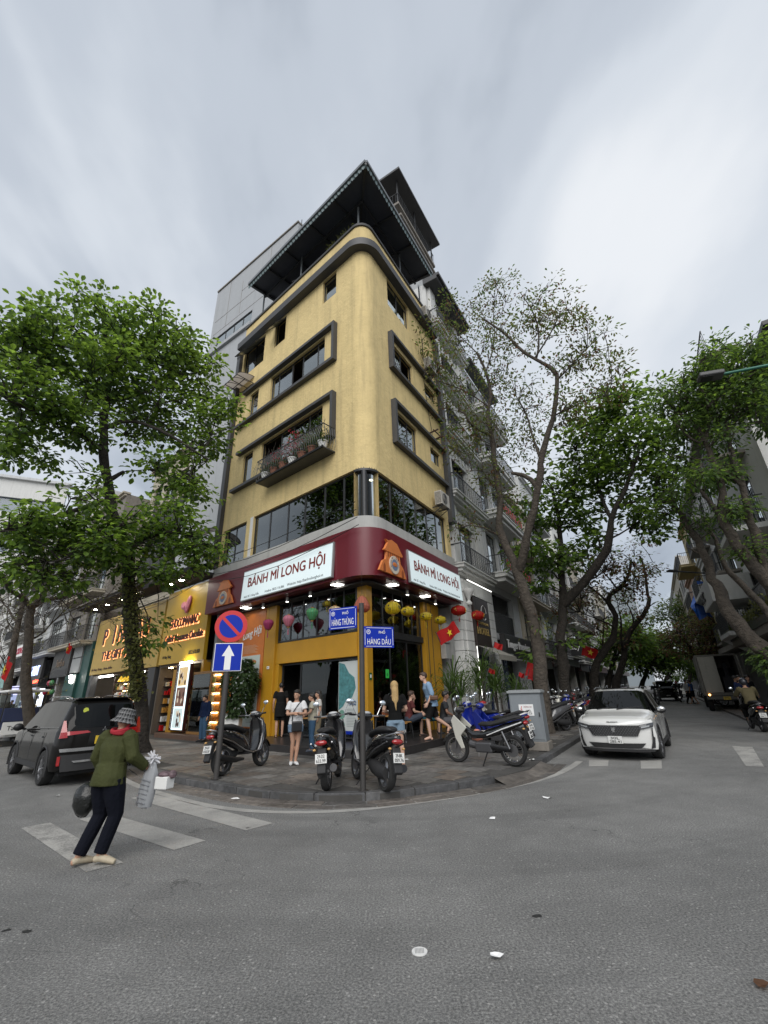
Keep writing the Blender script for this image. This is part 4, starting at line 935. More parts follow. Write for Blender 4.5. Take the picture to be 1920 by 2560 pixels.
awning(FL, -10.3, 8.45, 1.3, 'grimy awning on an iron frame beside the dark duct')

# ------------------------------------------------------------------ street name post
P = gp(908, 1979, SW)
s = thing('street_name_post', 'grey post with two blue street name plates at the kerb', 'street sign', P)
q = MB(); q.cyl((0, 0, 0), (0, 0, 3.03), .048, n=14); q.cyl((0, 0, 0), (0, 0, .02), .09, n=14); q.cyl((0, 0, 3.03), (0, 0, 3.05), .05, n=14); q.obj('post', mat('post_grey', (.045, .042, .04), .55, var=.1, dirt=.3), s, smooth=40)
def plate(ang, x0, w_, h_, z, a, b, fs):
    T = Matrix.Rotation(R_(ang), 4, 'Z')
    q = MB(T); q.bx(x0, x0 + w_, -.062, -.05, z, z + h_); f = q.obj('name_plate', M_bluesign, s, bevel=.002)
    c = x0 + w_ / 2
    q = MB(T); 
    for u, v, ww, hh in ((c, z + .025, w_ - .09, .008), (c, z + h_ - .025, w_ - .09, .008), (x0 + .022, z + h_ / 2, .008, h_ - .09), (x0 + w_ - .022, z + h_ / 2, .008, h_ - .09)): q.bx(u - ww / 2, u + ww / 2, -.0640, -.0625, v - hh / 2, v + hh / 2)
    q.obj('white_border', M_letterw, f)
    text(a, M_letterw, f, T @ face(c + .06, -.065, z + h_ * .76), h=.075 if a else .07, name='lettering', bold=.012, ext=.001)
    text(b, M_letterw, f, T @ face(c, -.065, z + h_ * .36), h=fs, w=w_ * .78, name='lettering', bold=.004, ext=.001)
    q = MB(T); 
    q = MB(T @ Matrix.Translation((x0 + .09, -.0632, z + h_ * .74)))
    ring = [(.042 * math.cos(R_(18 * k)), .042 * math.sin(R_(18 * k))) for k in range(20)]; ri = [(.034 * math.cos(R_(18 * k)), .034 * math.sin(R_(18 * k))) for k in range(20)]
    q.grid([[(a_, 0, b_) for a_, b_ in ring], [(a_, 0, b_) for a_, b_ in ri]], close=True)
    q.bx(-.018, -.010, -.001, 0, -.025, .025); q.bx(.010, .018, -.001, 0, -.025, .025); q.bx(-.018, .018, -.001, 0, -.004, .004); q.prism([(-.02, .0), (0, .024), (.02, 0), (.014, 0), (0, .016), (-.014, 0)], -.001, 0); q.obj('city_emblem', M_letterw, f)
plate(-24, -.67, .60, .40, 2.60, 'PHỐ', 'HÀNG THÙNG', .15)
plate(24, .02, .60, .38, 2.24, 'PHỐ', 'HÀNG DẦU', .16)
# ------------------------------------------------------------------ traffic sign post
P = gp(540, 1947, SW)
s = thing('traffic_sign_post', 'grey post carrying round no parking sign above blue one way arrow', 'traffic sign', P, 12)
q = MB(); q.cyl((0, 0, 0), (0, 0, 3.2), .055, n=14); q.cyl((0, 0, 0), (0, 0, .02), .10, n=14); q.obj('post', mat('post_grey', (.045, .042, .04), .55), s, smooth=40)
q = MB(); q.cyl((0, -.06, 2.93), (0, -.075, 2.93), .345, n=40); d = q.obj('round_sign', M_red, s)
q = MB(); q.cyl((0, -.0755, 2.93), (0, -.079, 2.93), .25, n=40); q.obj('blue_disc', M_bluesign, d)
q = MB(Matrix.Translation((0, -.081, 2.93)) @ Matrix.Rotation(R_(45), 4, 'Y')); q.bx(-.27, .27, -.002, .0, -.033, .033); q.obj('red_bar', M_red, d)
q = MB(); q.bx(-.29, .29, -.075, -.06, 1.99, 2.57); d = q.obj('square_sign', M_letterw, s, bevel=.004)
q = MB(); q.bx(-.276, .276, -.079, -.0755, 2.004, 2.556); q.obj('blue_face', M_bluesign, d)
q = MB(); q.prism([(-.065, 2.02), (.065, 2.02), (.065, 2.30), (.13, 2.30), (0, 2.53), (-.13, 2.30), (-.065, 2.30)], -.083, -.0795); q.obj('white_arrow', M_letterw, d)
# ------------------------------------------------------------------ electrical cabinet
P = gp(1340, 1878, SW)
s = thing('electrical_cabinet', 'grey electrical cabinet with danger notice between motorbikes and white car', 'cabinet', P + Vector((.05, .35, 0)), AR - 90 + 3)
q = MB(); q.bx(-.44, .44, -.30, .30, 0, .20); q.obj('concrete_base', M_conc, s, bevel=.015)
gm = mat('cabinet_grey', (.20, .22, .235), .45, var=.06, streak=.25)
q = MB(); q.bx(-.40, .40, -.26, .26, .20, 1.34); q.obj('body', gm, s, bevel=.008)
q = MB(); q.bx(-.37, .37, -.272, -.262, .25, 1.28); q.obj('door', gm, s, bevel=.004)
q = MB(); q.bx(-.44, .44, -.31, .30, 1.34, 1.40); q.bx(-.40, .40, -.27, .27, 1.401, 1.42); q.obj('lid', mat('cabinet_lid', (.26, .275, .28), .45, dirt=.3), s, bevel=.01)
q = MB(); q.bx(-.17, .20, -.279, -.2725, .80, 1.07); pl = q.obj('danger_notice', M_letterw, s)
text('DỪNG LẠI', mat('dark_red_text', (.25, .02, .02), .5), pl, face(.06, -.281, 1.01), h=.045, w=.20, bold=.01, ext=.001); text('CÓ ĐIỆN\nNGUY HIỂM\nCHẾT NGƯỜI', M_letterb, pl, face(.06, -.281, .89), h=.12, w=.18, ext=.001)
q = MB(); q.prism([(-.10, 1.03), (-.13, .94), (-.105, .945), (-.12, .86), (-.085, .96), (-.11, .955), (-.085, 1.03)], -.2815, -.2795); q.obj('red_bolt', M_red, pl)
q = MB(); q.bx(.32, .34, -.30, -.273, .78, .88); q.obj('handle', M_black, s)
# ------------------------------------------------------------------ litter and covers
P = gp(1049, 2380); s = thing('drain_cap', 'small round white painted cap in the middle of the road', 'cap', (P.x, P.y, .0)); q = MB(); q.cyl((0, 0, .0), (0, 0, .006), .052, n=20); q.obj('disc', M_white, s)
q = MB()
for k in range(7): q.bx(-.03 + k * .009, -.026 + k * .009, -.03, .03, .0065, .008)
q.obj('embossing', mat('cap_grey', (.3, .3, .3), .6), s)
lit = [((1242, 2396), 'pale crumpled leaf on the asphalt near the white cap', .05, 0), ((1908, 2470), 'brown dry leaf at the bottom edge of the road', .06, 1), ((1370, 1995), 'white scrap of paper beyond the edge line', .08, 0), ((583, 1999), 'white crumpled paper in the gutter', .10, 0), ((1230, 2047), 'pale leaf on the road outside the edge line', .05, 0), ((145, 1990), 'white wrapper on the road beside the dark car', .06, 0), ((1012, 1900), 'white paper scrap on the paving by the blonde woman', .10, 0), ((1330, 1900), 'white wrapper by the motorbike stand', .09, 0)]
for (px, py), lab, r, b in lit:
    on = inside(gp(px, py).xy, pl2); P = gp(px, py, SW + .004 if on else .004); q = MB(); n = 7; vs = [(0, 0, .012)]
    for k in range(n): a = 2 * math.pi * k / n; rr = r * rnd.uniform(.5, 1.1); vs.append((rr * math.cos(a), rr * .7 * math.sin(a), rnd.uniform(0, .025)))
    q.add(vs, [(0, 1 + k, 1 + (k + 1) % n) for k in range(n)]); o = q.obj('litter', M_letterw if not b else M_leafb, None); o.location = P; tag(o, lab, 'litter'); o['group'] = 'scraps of litter'; o['kind'] = 'thing'
for k, (px, py) in enumerate([(70, 2328), (15, 2325), (1345, 2290), (620, 2070)]):
    P = gp(px, py, .003); q = MB(); n = 12; vs = [(0, 0, .003)]
    for i in range(n): a = 2 * math.pi * i / n; rr = rnd.uniform(.008, .032); vs.append((1.6 * rr * math.cos(a), rr * math.sin(a), 0.001))
    q.add(vs, [(0, 1 + i, 1 + (i + 1) % n) for i in range(n)]); o = struct('oil_stain', q, mat('oil', (.02, .02, .02), .6)); o.location = P
# ================================================================== townhouses
def railing(parent, M, x0, x1, y, z, h=.95, kind='bars', step=.12, m=None, ends=None):
    m = m or M_steel; q = MB(M)
    q.bx(x0, x1, y - .02, y + .02, z + h - .04, z + h); q.bx(x0, x1, y - .015, y + .015, z + .06, z + .09)
    if ends:
        for x in (x0, x1): q.bx(x - .02, x + .02, y, ends, z + h - .04, z + h); 
    r = q.obj('railing', m, parent); q = MB(M); n = max(2, int((x1 - x0) / step))
    for k in range(n + 1):
        x = x0 + (x1 - x0) * k / n
        if kind == 'scroll' and k < n:
            w_ = (x1 - x0) / n; pts = [(x + w_ / 2 + w_ * .42 * math.sin(t * 2.2), y, z + .1 + (h - .15) * t / 6) for t in range(7)]; q.tube(pts, .010, 3)
            pts = [(x + w_ / 2 - w_ * .42 * math.sin(t * 2.2), y, z + .1 + (h - .15) * t / 6) for t in range(7)]; q.tube(pts, .010, 3)
        q.bx(x - .009, x + .009, y - .009, y + .009, z + .09, z + h - .04)
    if ends:
        for x in (x0, x1):
            e = int(abs(ends - y) / step)
            for k in range(1, e): q.bx(x - .009, x + .009, y + k * step - .009, y + k * step + .009, z + .06, z + h - .04)
    q.obj('bars', m, r); return r
def french(parent, M, x0, x1, z0, z1, y=.12, g=None, m=None):
    return window(parent, M, x0, x1, z0, z1, max(1, round((x1 - x0) / .7)), y=y, g=g or M_glassd, m=m or M_frame, rails=(z0 + (z1 - z0) * .75,), fw=.06)
def house(name, label, M0, x0, x1, floors, m, depth=9, y0=0.0, base=3.4, fh=3.5, spec=(), trim=None, rail='bars', roofh=.5, side=True, railm=None, balc=.8):
    """floors: list of opening lists per storey above the ground floor; spec picks balcony ('b'), window ('w') or loggia ('l') per storey"""
    T = M0 @ Matrix.Translation(((x0 + x1) / 2, y0, 0)); b = thing(name, label, 'building', M=T)
    w_ = x1 - x0; I = Matrix.Identity(4); trim = trim or m
    H = base + fh * len(spec) + roofh; holes = []
    for k, sp in enumerate(spec):
        z = base + fh * k
        for (a, c, zz0, zz1) in floors[k % len(floors)]: holes.append((a * w_ - w_ / 2, c * w_ - w_ / 2, z + zz0, z + zz1))
    q = MB(); wall(q, -w_ / 2, w_ / 2, base - .15, H, holes, .25)
    q.bx(-w_ / 2, -w_ / 2 + .2, .26, depth, 0, H - .02); q.bx(w_ / 2 - .2, w_ / 2, .26, depth, 0, H - .02); q.bx(-w_ / 2 + .21, w_ / 2 - .21, .27, depth, H - .4, H - .3)
    q.obj('wall', m, b)
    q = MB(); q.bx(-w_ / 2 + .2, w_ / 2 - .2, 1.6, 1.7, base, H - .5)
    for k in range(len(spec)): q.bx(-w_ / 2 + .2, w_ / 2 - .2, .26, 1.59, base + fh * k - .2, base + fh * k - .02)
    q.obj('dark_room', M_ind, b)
    for k, sp in enumerate(spec):
        z = base + fh * k
        for (a, c, zz0, zz1) in floors[k % len(floors)]:
            french(b, I, a * w_ - w_ / 2, c * w_ - w_ / 2, z + zz0, z + zz1, y=.14)
        if sp == 'b':
            q = MB(); q.bx(-w_ / 2 + .08, w_ / 2 - .08, -balc, -.002, z - .16, z); q.bx(-w_ / 2 + .04, w_ / 2 - .04, -balc - .06, -.002, z - .005, z + .05); q.obj('balcony_slab', trim, b, bevel=.01)
            railing(b, I, -w_ / 2 + .1, w_ / 2 - .1, -balc + .03, z + .05, kind=rail, m=railm, ends=-.01, step=.13 if rail == 'bars' else .22)
        elif sp == 'c':
            q = MB(); q.bx(-w_ / 2 - .03, w_ / 2 + .03, -.22, -.002, z - .10, z + .02); q.bx(-w_ / 2, w_ / 2, -.12, -.002, z - .30, z - .101); q.obj('string_course', trim, b, bevel=.01)
    q = MB(); q.bx(-w_ / 2 - .06, w_ / 2 + .06, -.30, .24, H - .001, H + .14); q.bx(-w_ / 2 - .02, w_ / 2 + .02, -.16, -.002, H - .16, H - .002); q.obj('cornice', trim, b, bevel=.01)
    return b, H
F2 = [[(.12, .42, .05, 2.5), (.58, .88, .05, 2.5)]]; F1 = [[(.2, .8, .05, 2.6)]]; F3 = [[(.08, .3, .7, 2.3), (.39, .61, .7, 2.3), (.70, .92, .7, 2.3)]]
M_hot = mat('white_stucco', (.62, .62, .60), .8, var=.06, streak=.3, dirt=.08); M_hot2 = mat('cool_white_stucco', (.55, .56, .56), .85, var=.08, streak=.45, dirt=.15)
M_bei = mat('beige_render', (.42, .38, .30), .85, var=.1, streak=.5, dirt=.2); M_oldw = mat('stained_white_render', (.46, .45, .42), .9, var=.12, streak=.6, dirt=.3)
M_grw = mat('pale_grey_render', (.37, .385, .40), .85, var=.05, streak=.22); M_tan = mat('cream_yellow_render', (.42, .34, .18), .85, var=.08, streak=.4)

# ---------- hotel next door
hb = thing('hotel_building', 'white classical hotel with rusticated piers and iron balconies beside the yellow corner', 'building', M=FM(FR, 9.3, 0, 0))
W_ = 4.6; Hh = 24.2; zs = [6.75, 10.35, 13.95, 17.55, 21.15]
holes = [(-1.55, 1.1, z + .15, z + 2.7) for z in zs[:-1]] + [(-1.55, 1.1, 21.3, 23.6)]
q = MB(); wall(q, -2.3, 2.3, 6.2, Hh, holes, .3, y0=.25); q.bx(-2.3, -2.1, .56, 9, 0, Hh); q.bx(2.1, 2.3, .56, 9, 0, Hh); q.obj('wall', M_hot, hb)
q = MB(); q.bx(-2.1, 2.1, 2.0, 2.1, 5, Hh - .3)
for z in zs: q.bx(-2.1, 2.1, .56, 1.99, z - .25, z - .05)
q.obj('dark_room', M_ind, hb)
for z in zs:
    french(hb, Matrix.Identity(4), -1.55, 1.1, z + .15, z + 2.7 if z < 21 else 23.6, y=.42, g=M_glassd)
    q = MB(); q.bx(-2.28, 2.28, -.38, .24, z - .16, z - .02); q.bx(-2.2, 2.2, -.26, .24, z - .30, z - .161); q.bx(-2.1, 2.1, -.1, .24, z - .42, z - .301); q.bx(-2.32, 2.32, -.44, .24, z - .019, z + .05); q.obj('balcony_slab', M_hot, hb, bevel=.012)
    if z > 7: 
        q = MB(); q.bx(-1.9, 1.9, .18, .248, z - 1.15, z - .55); q.obj('raised_panel', M_hot, hb, bevel=.02)
        for k in range(6): q = MB(); q.bx(-1.5 + k * .5, -1.38 + k * .5, .10, .178, z - 1.0, z - .62); q.obj('ornament', M_hot, hb, bevel=.02)
    railing(hb, Matrix.Identity(4), -2.15, 2.15, -.34, z + .05, kind='scroll', step=.3, ends=.2)
q = MB()
for x in (-2.12, 1.35): q.bx(x, x + .75, .05, .249, 6.9, Hh - .2)
q.obj('pilaster', M_hot, hb, bevel=.02)
q = MB(); q.bx(-2.5, 2.5, -.75, .3, Hh, Hh + .2); q.bx(-2.5, 2.5, -.6, .3, Hh - .2, Hh - .001); q.obj('eave', M_dark, hb)
# rusticated ground floor piers course by course
for (a, c) in ((-2.3, -.85), (1.45, 2.3)):
    for k in range(13):
        z = .12 + k * .42; q = MB(); q.bx(a, c, -.02, .5, z, z + .405); q.obj('stone_course', M_hot, hb, bevel=.015)
    q = MB(); q.bx(a + .02, c - .02, .01, .48, .1, 5.7); q.obj('pier_core', mat('mortar_grey', (.12, .12, .115), .9), hb)
for (a, c) in ((-2.0, -1.15),):
    for k in range(10):
        z = .96 + k * .42; q = MB(); q.bx(a, c, -.10, -.022, z, z + .405); q.obj('stone_course', M_hot, hb, bevel=.015)
q = MB(); q.lathe([(.0, 0), (.12, .02), (.14, .1), (.05, .22), (.10, .34), (.2, .5), (.26, .62), (.26, .70), (.0, .70)], 16, (-1.55, -.16, 5.0)); q.obj('scroll_bracket', M_hot, hb, smooth=40)
q = MB(); q.bx(-2.3, 2.3, -.02, .5, 5.60, 6.19); q.obj('ground_lintel', M_hot, hb, bevel=.02)
q = MB(); q.bx(-.85, 1.45, 1.0, 1.1, .1, 5.6); q.bx(-.84, 1.44, .3, .99, 5.2, 5.3); q.obj('entrance_recess', M_ind, hb)
q = MB(); q.bx(-.75, -.6, .2, .3, .1, 3.0); q.bx(1.2, 1.35, .2, .3, .1, 3.0); q.bx(-.6, 1.2, .2, .3, 2.85, 3.0); q.obj('blue_door_frame', mat('deep_blue', (.01, .018, .09), .4), hb)
q = MB(); q.bx(-.85, -.83, -.06, -.04, 1.2, 3.6); q.obj('vertical_light_strip', mat('soft_light', (1, 1, 1), .5, emit=(1, .98, .92), estr=1.6), hb)
q = MB(); q.bar((-2.2, -.42, 5.98), (1.0, -.42, 5.98), .03); q.obj('light_strip', mat('soft_light', (1, 1, 1), .5, emit=(1, .98, .92), estr=1.6), hb)
# its roof terrace block, higher and set back
q = MB(); q.bx(-2.0, 3.6, 2.4, 7, Hh, 33.3); q.obj('tower_block', M_hot2, hb)
q = MB(); q.bx(-2.1, 3.9, 1.75, 7.2, 33.3, 33.55); q.bx(-2.1, 3.9, 1.6, 7.2, 32.0, 32.2); q.obj('tower_slab', M_conc, hb, bevel=.02)
q = MB(); q.bx(-2.6, 4.3, 1.3, 7.4, 36.1, 36.3); q.obj('tower_roof', M_dark, hb)
railing(hb, Matrix.Identity(4), -2.0, 3.8, 1.8, 33.55, h=1.1, kind='bars', step=.22, ends=6.5)
q = MB(); 
for x in (-1.9, .8, 3.7): q.cyl((x, 1.9, 33.5), (x, 1.9, 36.1), .06, n=6)
q.obj('tower_post', M_steel, hb)
s = thing('hotel_sign', 'tall dark brown hotel sign with gold letters behind the red lantern', 'sign', M=FM(FR, 9.1, -.1, 4.3))
q = MB(); q.bx(-1.0, 1.0, -.12, 0, -1.0, 1.15); q.obj('panel', mat('dark_brown_panel', (.022, .014, .012), .4), s, bevel=.01)
gold = mat('gold_lettering', (.42, .30, .10), .4, metal=.4)
text('HOTEL', gold, s, face(.0, -.13, -.32), h=.30, w=1.6, bold=.02, ext=.01); text('BOUTIQUE', gold, s, face(.0, -.13, .02), h=.14, w=1.5, ext=.01)
q = MB(Matrix.Translation((.25, -.128, .55))); ring = [(.33 * math.cos(R_(12 * k)), .33 * math.sin(R_(12 * k))) for k in range(27)]; q.tube([(a, 0, b) for a, b in ring], .012, 4); q.obj('ring_emblem', M_letterw, s)
s = thing('canvas_awning', 'grey canvas awning under the hotel sign', 'awning', M=FM(FR, 9.4, -.1, 3.0)); q = MB(); q.add([(-1.3, -.05, .35), (1.3, -.05, .35), (1.3, -1.0, -.1), (-1.3, -1.0, -.1), (-1.3, -1.0, -.32), (1.3, -1.0, -.32)], [(0, 1, 2, 3), (3, 2, 5, 4)]); q.obj('canvas', mat('grey_canvas', (.25, .24, .21), .9, var=.1), s)
s = thing('hotel_banner', 'vertical dark blue banner with white letters standing by the hotel door', 'banner', M=FM(FR, 10.6, -.55, 0)); q = MB(); q.bx(-.28, .28, -.03, .03, .3, 3.0); q.obj('cloth', mat('navy_cloth', (.012, .02, .06), .7), s)
for k, ch in enumerate('HOTEL'): text(ch, mat('grey_blue_text', (.3, .36, .45), .6), s, face(0, -.035, 2.6 - k * .5), h=.34, ext=.001)
q = MB(); q.cyl((0, .05, SW - .02), (0, .05, 3.0), .02, n=6); q.obj('pole', M_steel, s)

# ---------- house with loggia and black fashion sign
tb = thing('loggia_house', 'white house with protruding balconies hung with red decorations and a black shop sign', 'building', M=FM(FR, 14.3, 0, 0))
zs = [7.2, 10.8, 14.4, 17.9]
q = MB(); wall(q, -2.7, 2.7, 3.9, 21.3, [(-2.35, 1.4, 4.2, 6.4)] + [(-2.1, -.3, z + .1, z + 2.7) for z in zs] + [(.3, 1.9, z + .1, z + 2.7) for z in zs[:-1]], .3, y0=.1); q.bx(-2.7, -2.5, .41, 9, 0, 21.2); q.bx(2.5, 2.7, .41, 9, 0, 21.2); q.obj('wall', M_hot2, tb)
q = MB(); q.bx(-2.5, 2.5, 2.2, 2.3, .1, 21); 
for z in zs: q.bx(-2.5, 2.5, .41, 2.19, z - .2, z - .05)
q.obj('dark_room', M_ind, tb)
for z in zs:
    french(tb, Matrix.Identity(4), -2.1, -.3, z + .1, z + 2.7, y=.25)
    if z < 17: french(tb, Matrix.Identity(4), .3, 1.9, z + .1, z + 2.7, y=.25)
    q = MB(); q.bx(-2.65, 2.65, -.95, .09, z - .2, z); q.bx(-2.7, 2.7, -1.0, .09, z + .001, z + .08); q.bx(-2.5, 2.5, -.8, .09, z - .42, z - .201); q.obj('balcony_slab', M_hot, tb, bevel=.015)
    railing(tb, Matrix.Identity(4), -2.6, 2.6, -.92, z + .08, kind='scroll', step=.3, ends=.05)
    if z < 13:
        for k in range(11):
            q = MB(); x = -2.3 + k * .46; q.prism([(x - .09, z + .35), (x, z + .28 - .1 * (k % 2)), (x + .09, z + .35), (x + .09, z + .75), (x - .09, z + .75)], -.975, -.965); q.obj('red_pennant', mat('red_cloth', (.45, .03, .02), .7), tb)
railing(tb, Matrix.Identity(4), -2.3, 1.35, .2, 4.2, h=1.15, kind='bars', step=.05)
q = MB(); q.bx(-2.8, 2.8, -.6, .1, 21.4, 21.6); q.obj('eave', M_dark, tb)
q = MB(); q.bx(-2.5, 2.5, .9, 1.0, .1, 3.9); q.obj('shop_recess', M_ind, tb)
for k in range(8):
    z = .12 + k * .36
    for a, c in ((1.95, 2.7), (-2.7, -2.3)): q = MB(); q.bx(a, c, -.05, .4, z, z + .35); q.obj('stone_course', M_hot2, tb, bevel=.012)
s = thing('fashion_shop_sign', 'black shop sign with white lettering under the loggia', 'sign', M=FM(FR, 14.15, -.25, 3.5))
q = MB(); q.bx(-2.6, 2.6, -.15, .1, -.55, .60); q.obj('panel', mat('black_panel', (.018, .017, .018), .45), s, bevel=.01); text('Tunger Premium', M_letterw, s, face(-.1, -.165, .08), h=.52, w=4.3, bold=.012, ext=.015); text('FASHION', mat('grey_text', (.25, .28, .27), .6), s, face(-1.7, -.16, -.38), h=.08, ext=.004)
q = MB(); q.bx(-2.6, 2.6, -.16, .1, -.60, -.56); q.obj('light_trim', M_white, s)

# ---------- the rest of the wide street, near side
specs = [('yellow_house', 'old cream yellow house with dark balcony railings past the second street tree', 17.0, 22.5, 'bbb', M_bei, F2, 3.4, 3.3, 'bars'), ('grey_house', 'grey white house with arched balcony slabs above the grey parasol shop', 22.5, 28, 'bbbb', M_hot2, F1, 3.6, 3.4, 'scroll'),
         ('stained_house', 'low stained white house hung with red flags', 28, 34, 'bb', M_oldw, F2, 3.8, 3.4, 'bars'), ('pale_house', 'pale narrow townhouse with a balcony on every storey between the flags and the beige house', 34, 39.5, 'bbbb', M_hot, F1, 3.5, 3.4, 'bars'),
         ('beige_house', 'beige townhouse in the dim middle of the tree shaded street', 39.5, 46, 'cbb', M_bei, F2, 3.5, 3.4, 'bars'), ('white_block', 'white block of three wide windows per storey down the street', 46, 55, 'cccc', M_hot2, F3, 3.6, 3.4, 'bars'),
         ('distant_house', 'narrow distant house with balconies near the far bend', 55, 61, 'bbb', M_oldw, F1, 3.5, 3.4, 'bars'), ('distant_block', 'last low beige block seen at the end of the street', 61, 74, 'ccc', M_bei, F3, 3.6, 3.4, 'bars'), ('end_house', 'tall pale building closing the row far down the street', 74, 92, 'cccc', M_hot2, F3, 3.6, 3.4, 'bars')]
for nm, lab, a, c, sp, m, fl, ba, fh, rl in specs:
    b, H = house(nm, lab, FR, a + .02, c - .02, fl, m, spec=sp, base=ba, fh=fh, rail=rl, trim=m)
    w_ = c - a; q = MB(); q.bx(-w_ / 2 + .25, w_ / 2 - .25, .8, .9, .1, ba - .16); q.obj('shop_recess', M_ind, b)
    q = MB(); q.bx(-w_ / 2 + .3, w_ / 2 - .3, -.3, .1, ba - .75, ba - .16); q.obj('shop_fascia', mat('fascia_%d' % (int(a) % 4), [(.03, .03, .035), (.12, .12, .11), (.05, .02, .02), (.02, .03, .05)][int(a) % 4], .5), b)
s = thing('cafe_sign', 'small dark oval plaque on the grey shop front behind the second tree', 'sign', M=FM(FR, 24.3, -.1, 3.35)); q = MB(); q.ball((0, 0, 0), (.5, .03, .26), 20, 8); q.obj('plaque', M_black, s, smooth=60); text('cafe', M_letterw, s, face(0, -.035, 0), h=.18, w=.6, ext=.004)
s = thing('shop_lettering_sign', 'sign with big pale vertical letters jutting over the pavement beside the flag', 'sign', M=FM(FR, 27.6, -.9, 4.3)); q = MB(); q.bx(-.05, .05, -.7, .7, -.6, .6); q.obj('panel', M_black, s)
text('Vincy', M_letterw, s, Matrix.Translation((-.06, 0, 0)) @ Matrix.Rotation(R_(-90), 4, 'Z') @ Matrix.Rotation(R_(90), 4, 'X'), h=.5, w=1.2, ext=.004)

# ================================================================== narrow street, same side
yb = thing('chocolate_shop', 'bright yellow chocolate shop front with lit display cabinet next to the corner building', 'shop', M=FM(FL, -11.7, 0, 0))
M_gold = mat('mustard_panel', (.50, .31, .014), .38, var=.05); M_gold2 = mat('ochre_panel', (.46, .31, .07), .5, var=.08); M_brl = mat('dark_brown_lettering', (.05, .012, .01), .4)
M_glowr = mat('letter_backlight', (1, .5, .3), .5, emit=(1, .40, .16), estr=1.3); M_warm = mat('warm_shelf_light', (1, .8, .5), .5, emit=(1, .72, .36), estr=16); M_cool = mat('cool_tube', (1, 1, 1), .5, emit=(.85, .95, 1), estr=5)
q = MB(); q.bx(-2.15, 2.12, -.06, .1, 3.05, 6.45); q.obj('fascia_panel', M_gold, yb)
q = MB(); q.bx(-.42, .10, -.05, .35, SW, 2.76); q.obj('pilaster', M_amb, yb); q = MB(); q.bx(2.0, 2.2, -.02, .3, SW, 3.04); q.obj('pilaster', M_amb, yb)
q = MB(); q.bx(-2.2, 2.25, 4.0, 4.1, .1, 6.5); q.bx(-2.3, -2.2, .1, 4, .1, 6.5); q.bx(-2.2, 2.2, .1, 4, 6.46, 6.5); q.obj('room_wall', M_in, yb)
q = MB(); q.bx(-2.2, 2.2, .12, 4, 2.95, 3.04); q.obj('shop_ceiling', M_conc, yb)
q = MB(); q.bx(-.5, 3.6, -.45, .9, SW - .02, SW + .16); q.obj('tiled_step', mat('reddish_step', (.13, .075, .05), .5, var=.15, vscale=8), yb, bevel=.01)
for wl, z, h, w_ in (('CHOCOMANIAC', 4.85, .40, 2.75), ('Crafted Vietnamese Chocolate', 4.18, .32, 3.7)):
    text(wl, M_glowr, yb, face(.0 if w_ < 3 else .15, -.072, z - .01), h=h * 1.12, w=w_ * 1.03, bold=.03, ext=.002, name='backlight'); text(wl, M_brl, yb, face(.0 if w_ < 3 else .15, -.12, z), h=h, w=w_, bold=.012, ext=.02)
text('44 Hàng Thùng', M_letterb, yb, face(-1.35, -.065, 3.35), h=.17, w=.9); text('0832.470.000', M_letterb, yb, face(1.3, -.065, 3.42), h=.17, w=1.0)
s = thing('chocolate_emblem', 'pink moulded sweet emblem fixed to the yellow fascia above the lettering', 'emblem', M=FM(FL, -11.55, -.08, 5.6) @ Matrix.Rotation(R_(22), 4, 'Y')); q = MB(); q.ball((.12, -.06, .05), (.16, .10, .42), 18, 10); q.obj('shell_disc', mat('pink_sweet', (.55, .19, .26), .4), s, smooth=60); q = MB(); q.lathe([(.16, -.02), (.19, -.35), (.14, -.46), (0, -.47)], 16, (0, 0, 0)); q.v = [Vector((v.z * .9, v.y * .6 - .05, v.x - .12)) for v in q.v]; q.obj('shell_foot', mat('pink_sweet', (.55, .19, .26), .4), s, smooth=50)
# corrugated canopy with two lamps
s = thing('corrugated_canopy', 'dark green corrugated canopy over the mustard shop front', 'canopy', M=FM(FL, -11.7, 0, 0)); r0 = []; r1 = []
for k in range(60): x = -2.4 + 4.9 * k / 59; dz = .04 * (k % 2); r0.append((x, .3, 7.25 + dz)); r1.append((x, -1.25, 6.78 + dz))
q = MB(); q.grid([r0, r1]); q.obj('corrugated_sheet', mat('green_sheet', (.018, .05, .045), .5, dirt=.3), s)
q = MB(); q.bx(-2.4, 2.4, -1.2, .1, 6.6, 6.68); q.bx(-2.45, 2.5, -1.27, -1.2, 6.58, 6.80); q.obj('canopy_lining', M_ind, s)
for x in (-.5, .6): lamp_disc(s, Matrix.Identity(4), x, -.75, 6.58, .13, mat('bright_canopy_lamp', (1, 1, 1), .5, emit=(1, .93, .78), estr=60))
lb = thing('light_box', 'glowing light box with three chocolate pictures on the shop pilaster', 'light box', M=FM(FL, -10.75, -.12, 0))
q = MB(); q.bx(-.62, .62, -.14, .0, .36, 2.92); q.obj('case', mat('dark_red_case', (.06, .015, .01), .4), lb, bevel=.008); q = MB(); q.bx(-.38, .58, -.15, -.141, .40, 2.88); q.obj('lit_face', mat('lit_pale_face', (.7, .8, .82), .4, emit=(.72, .9, .95), estr=.8), lb)
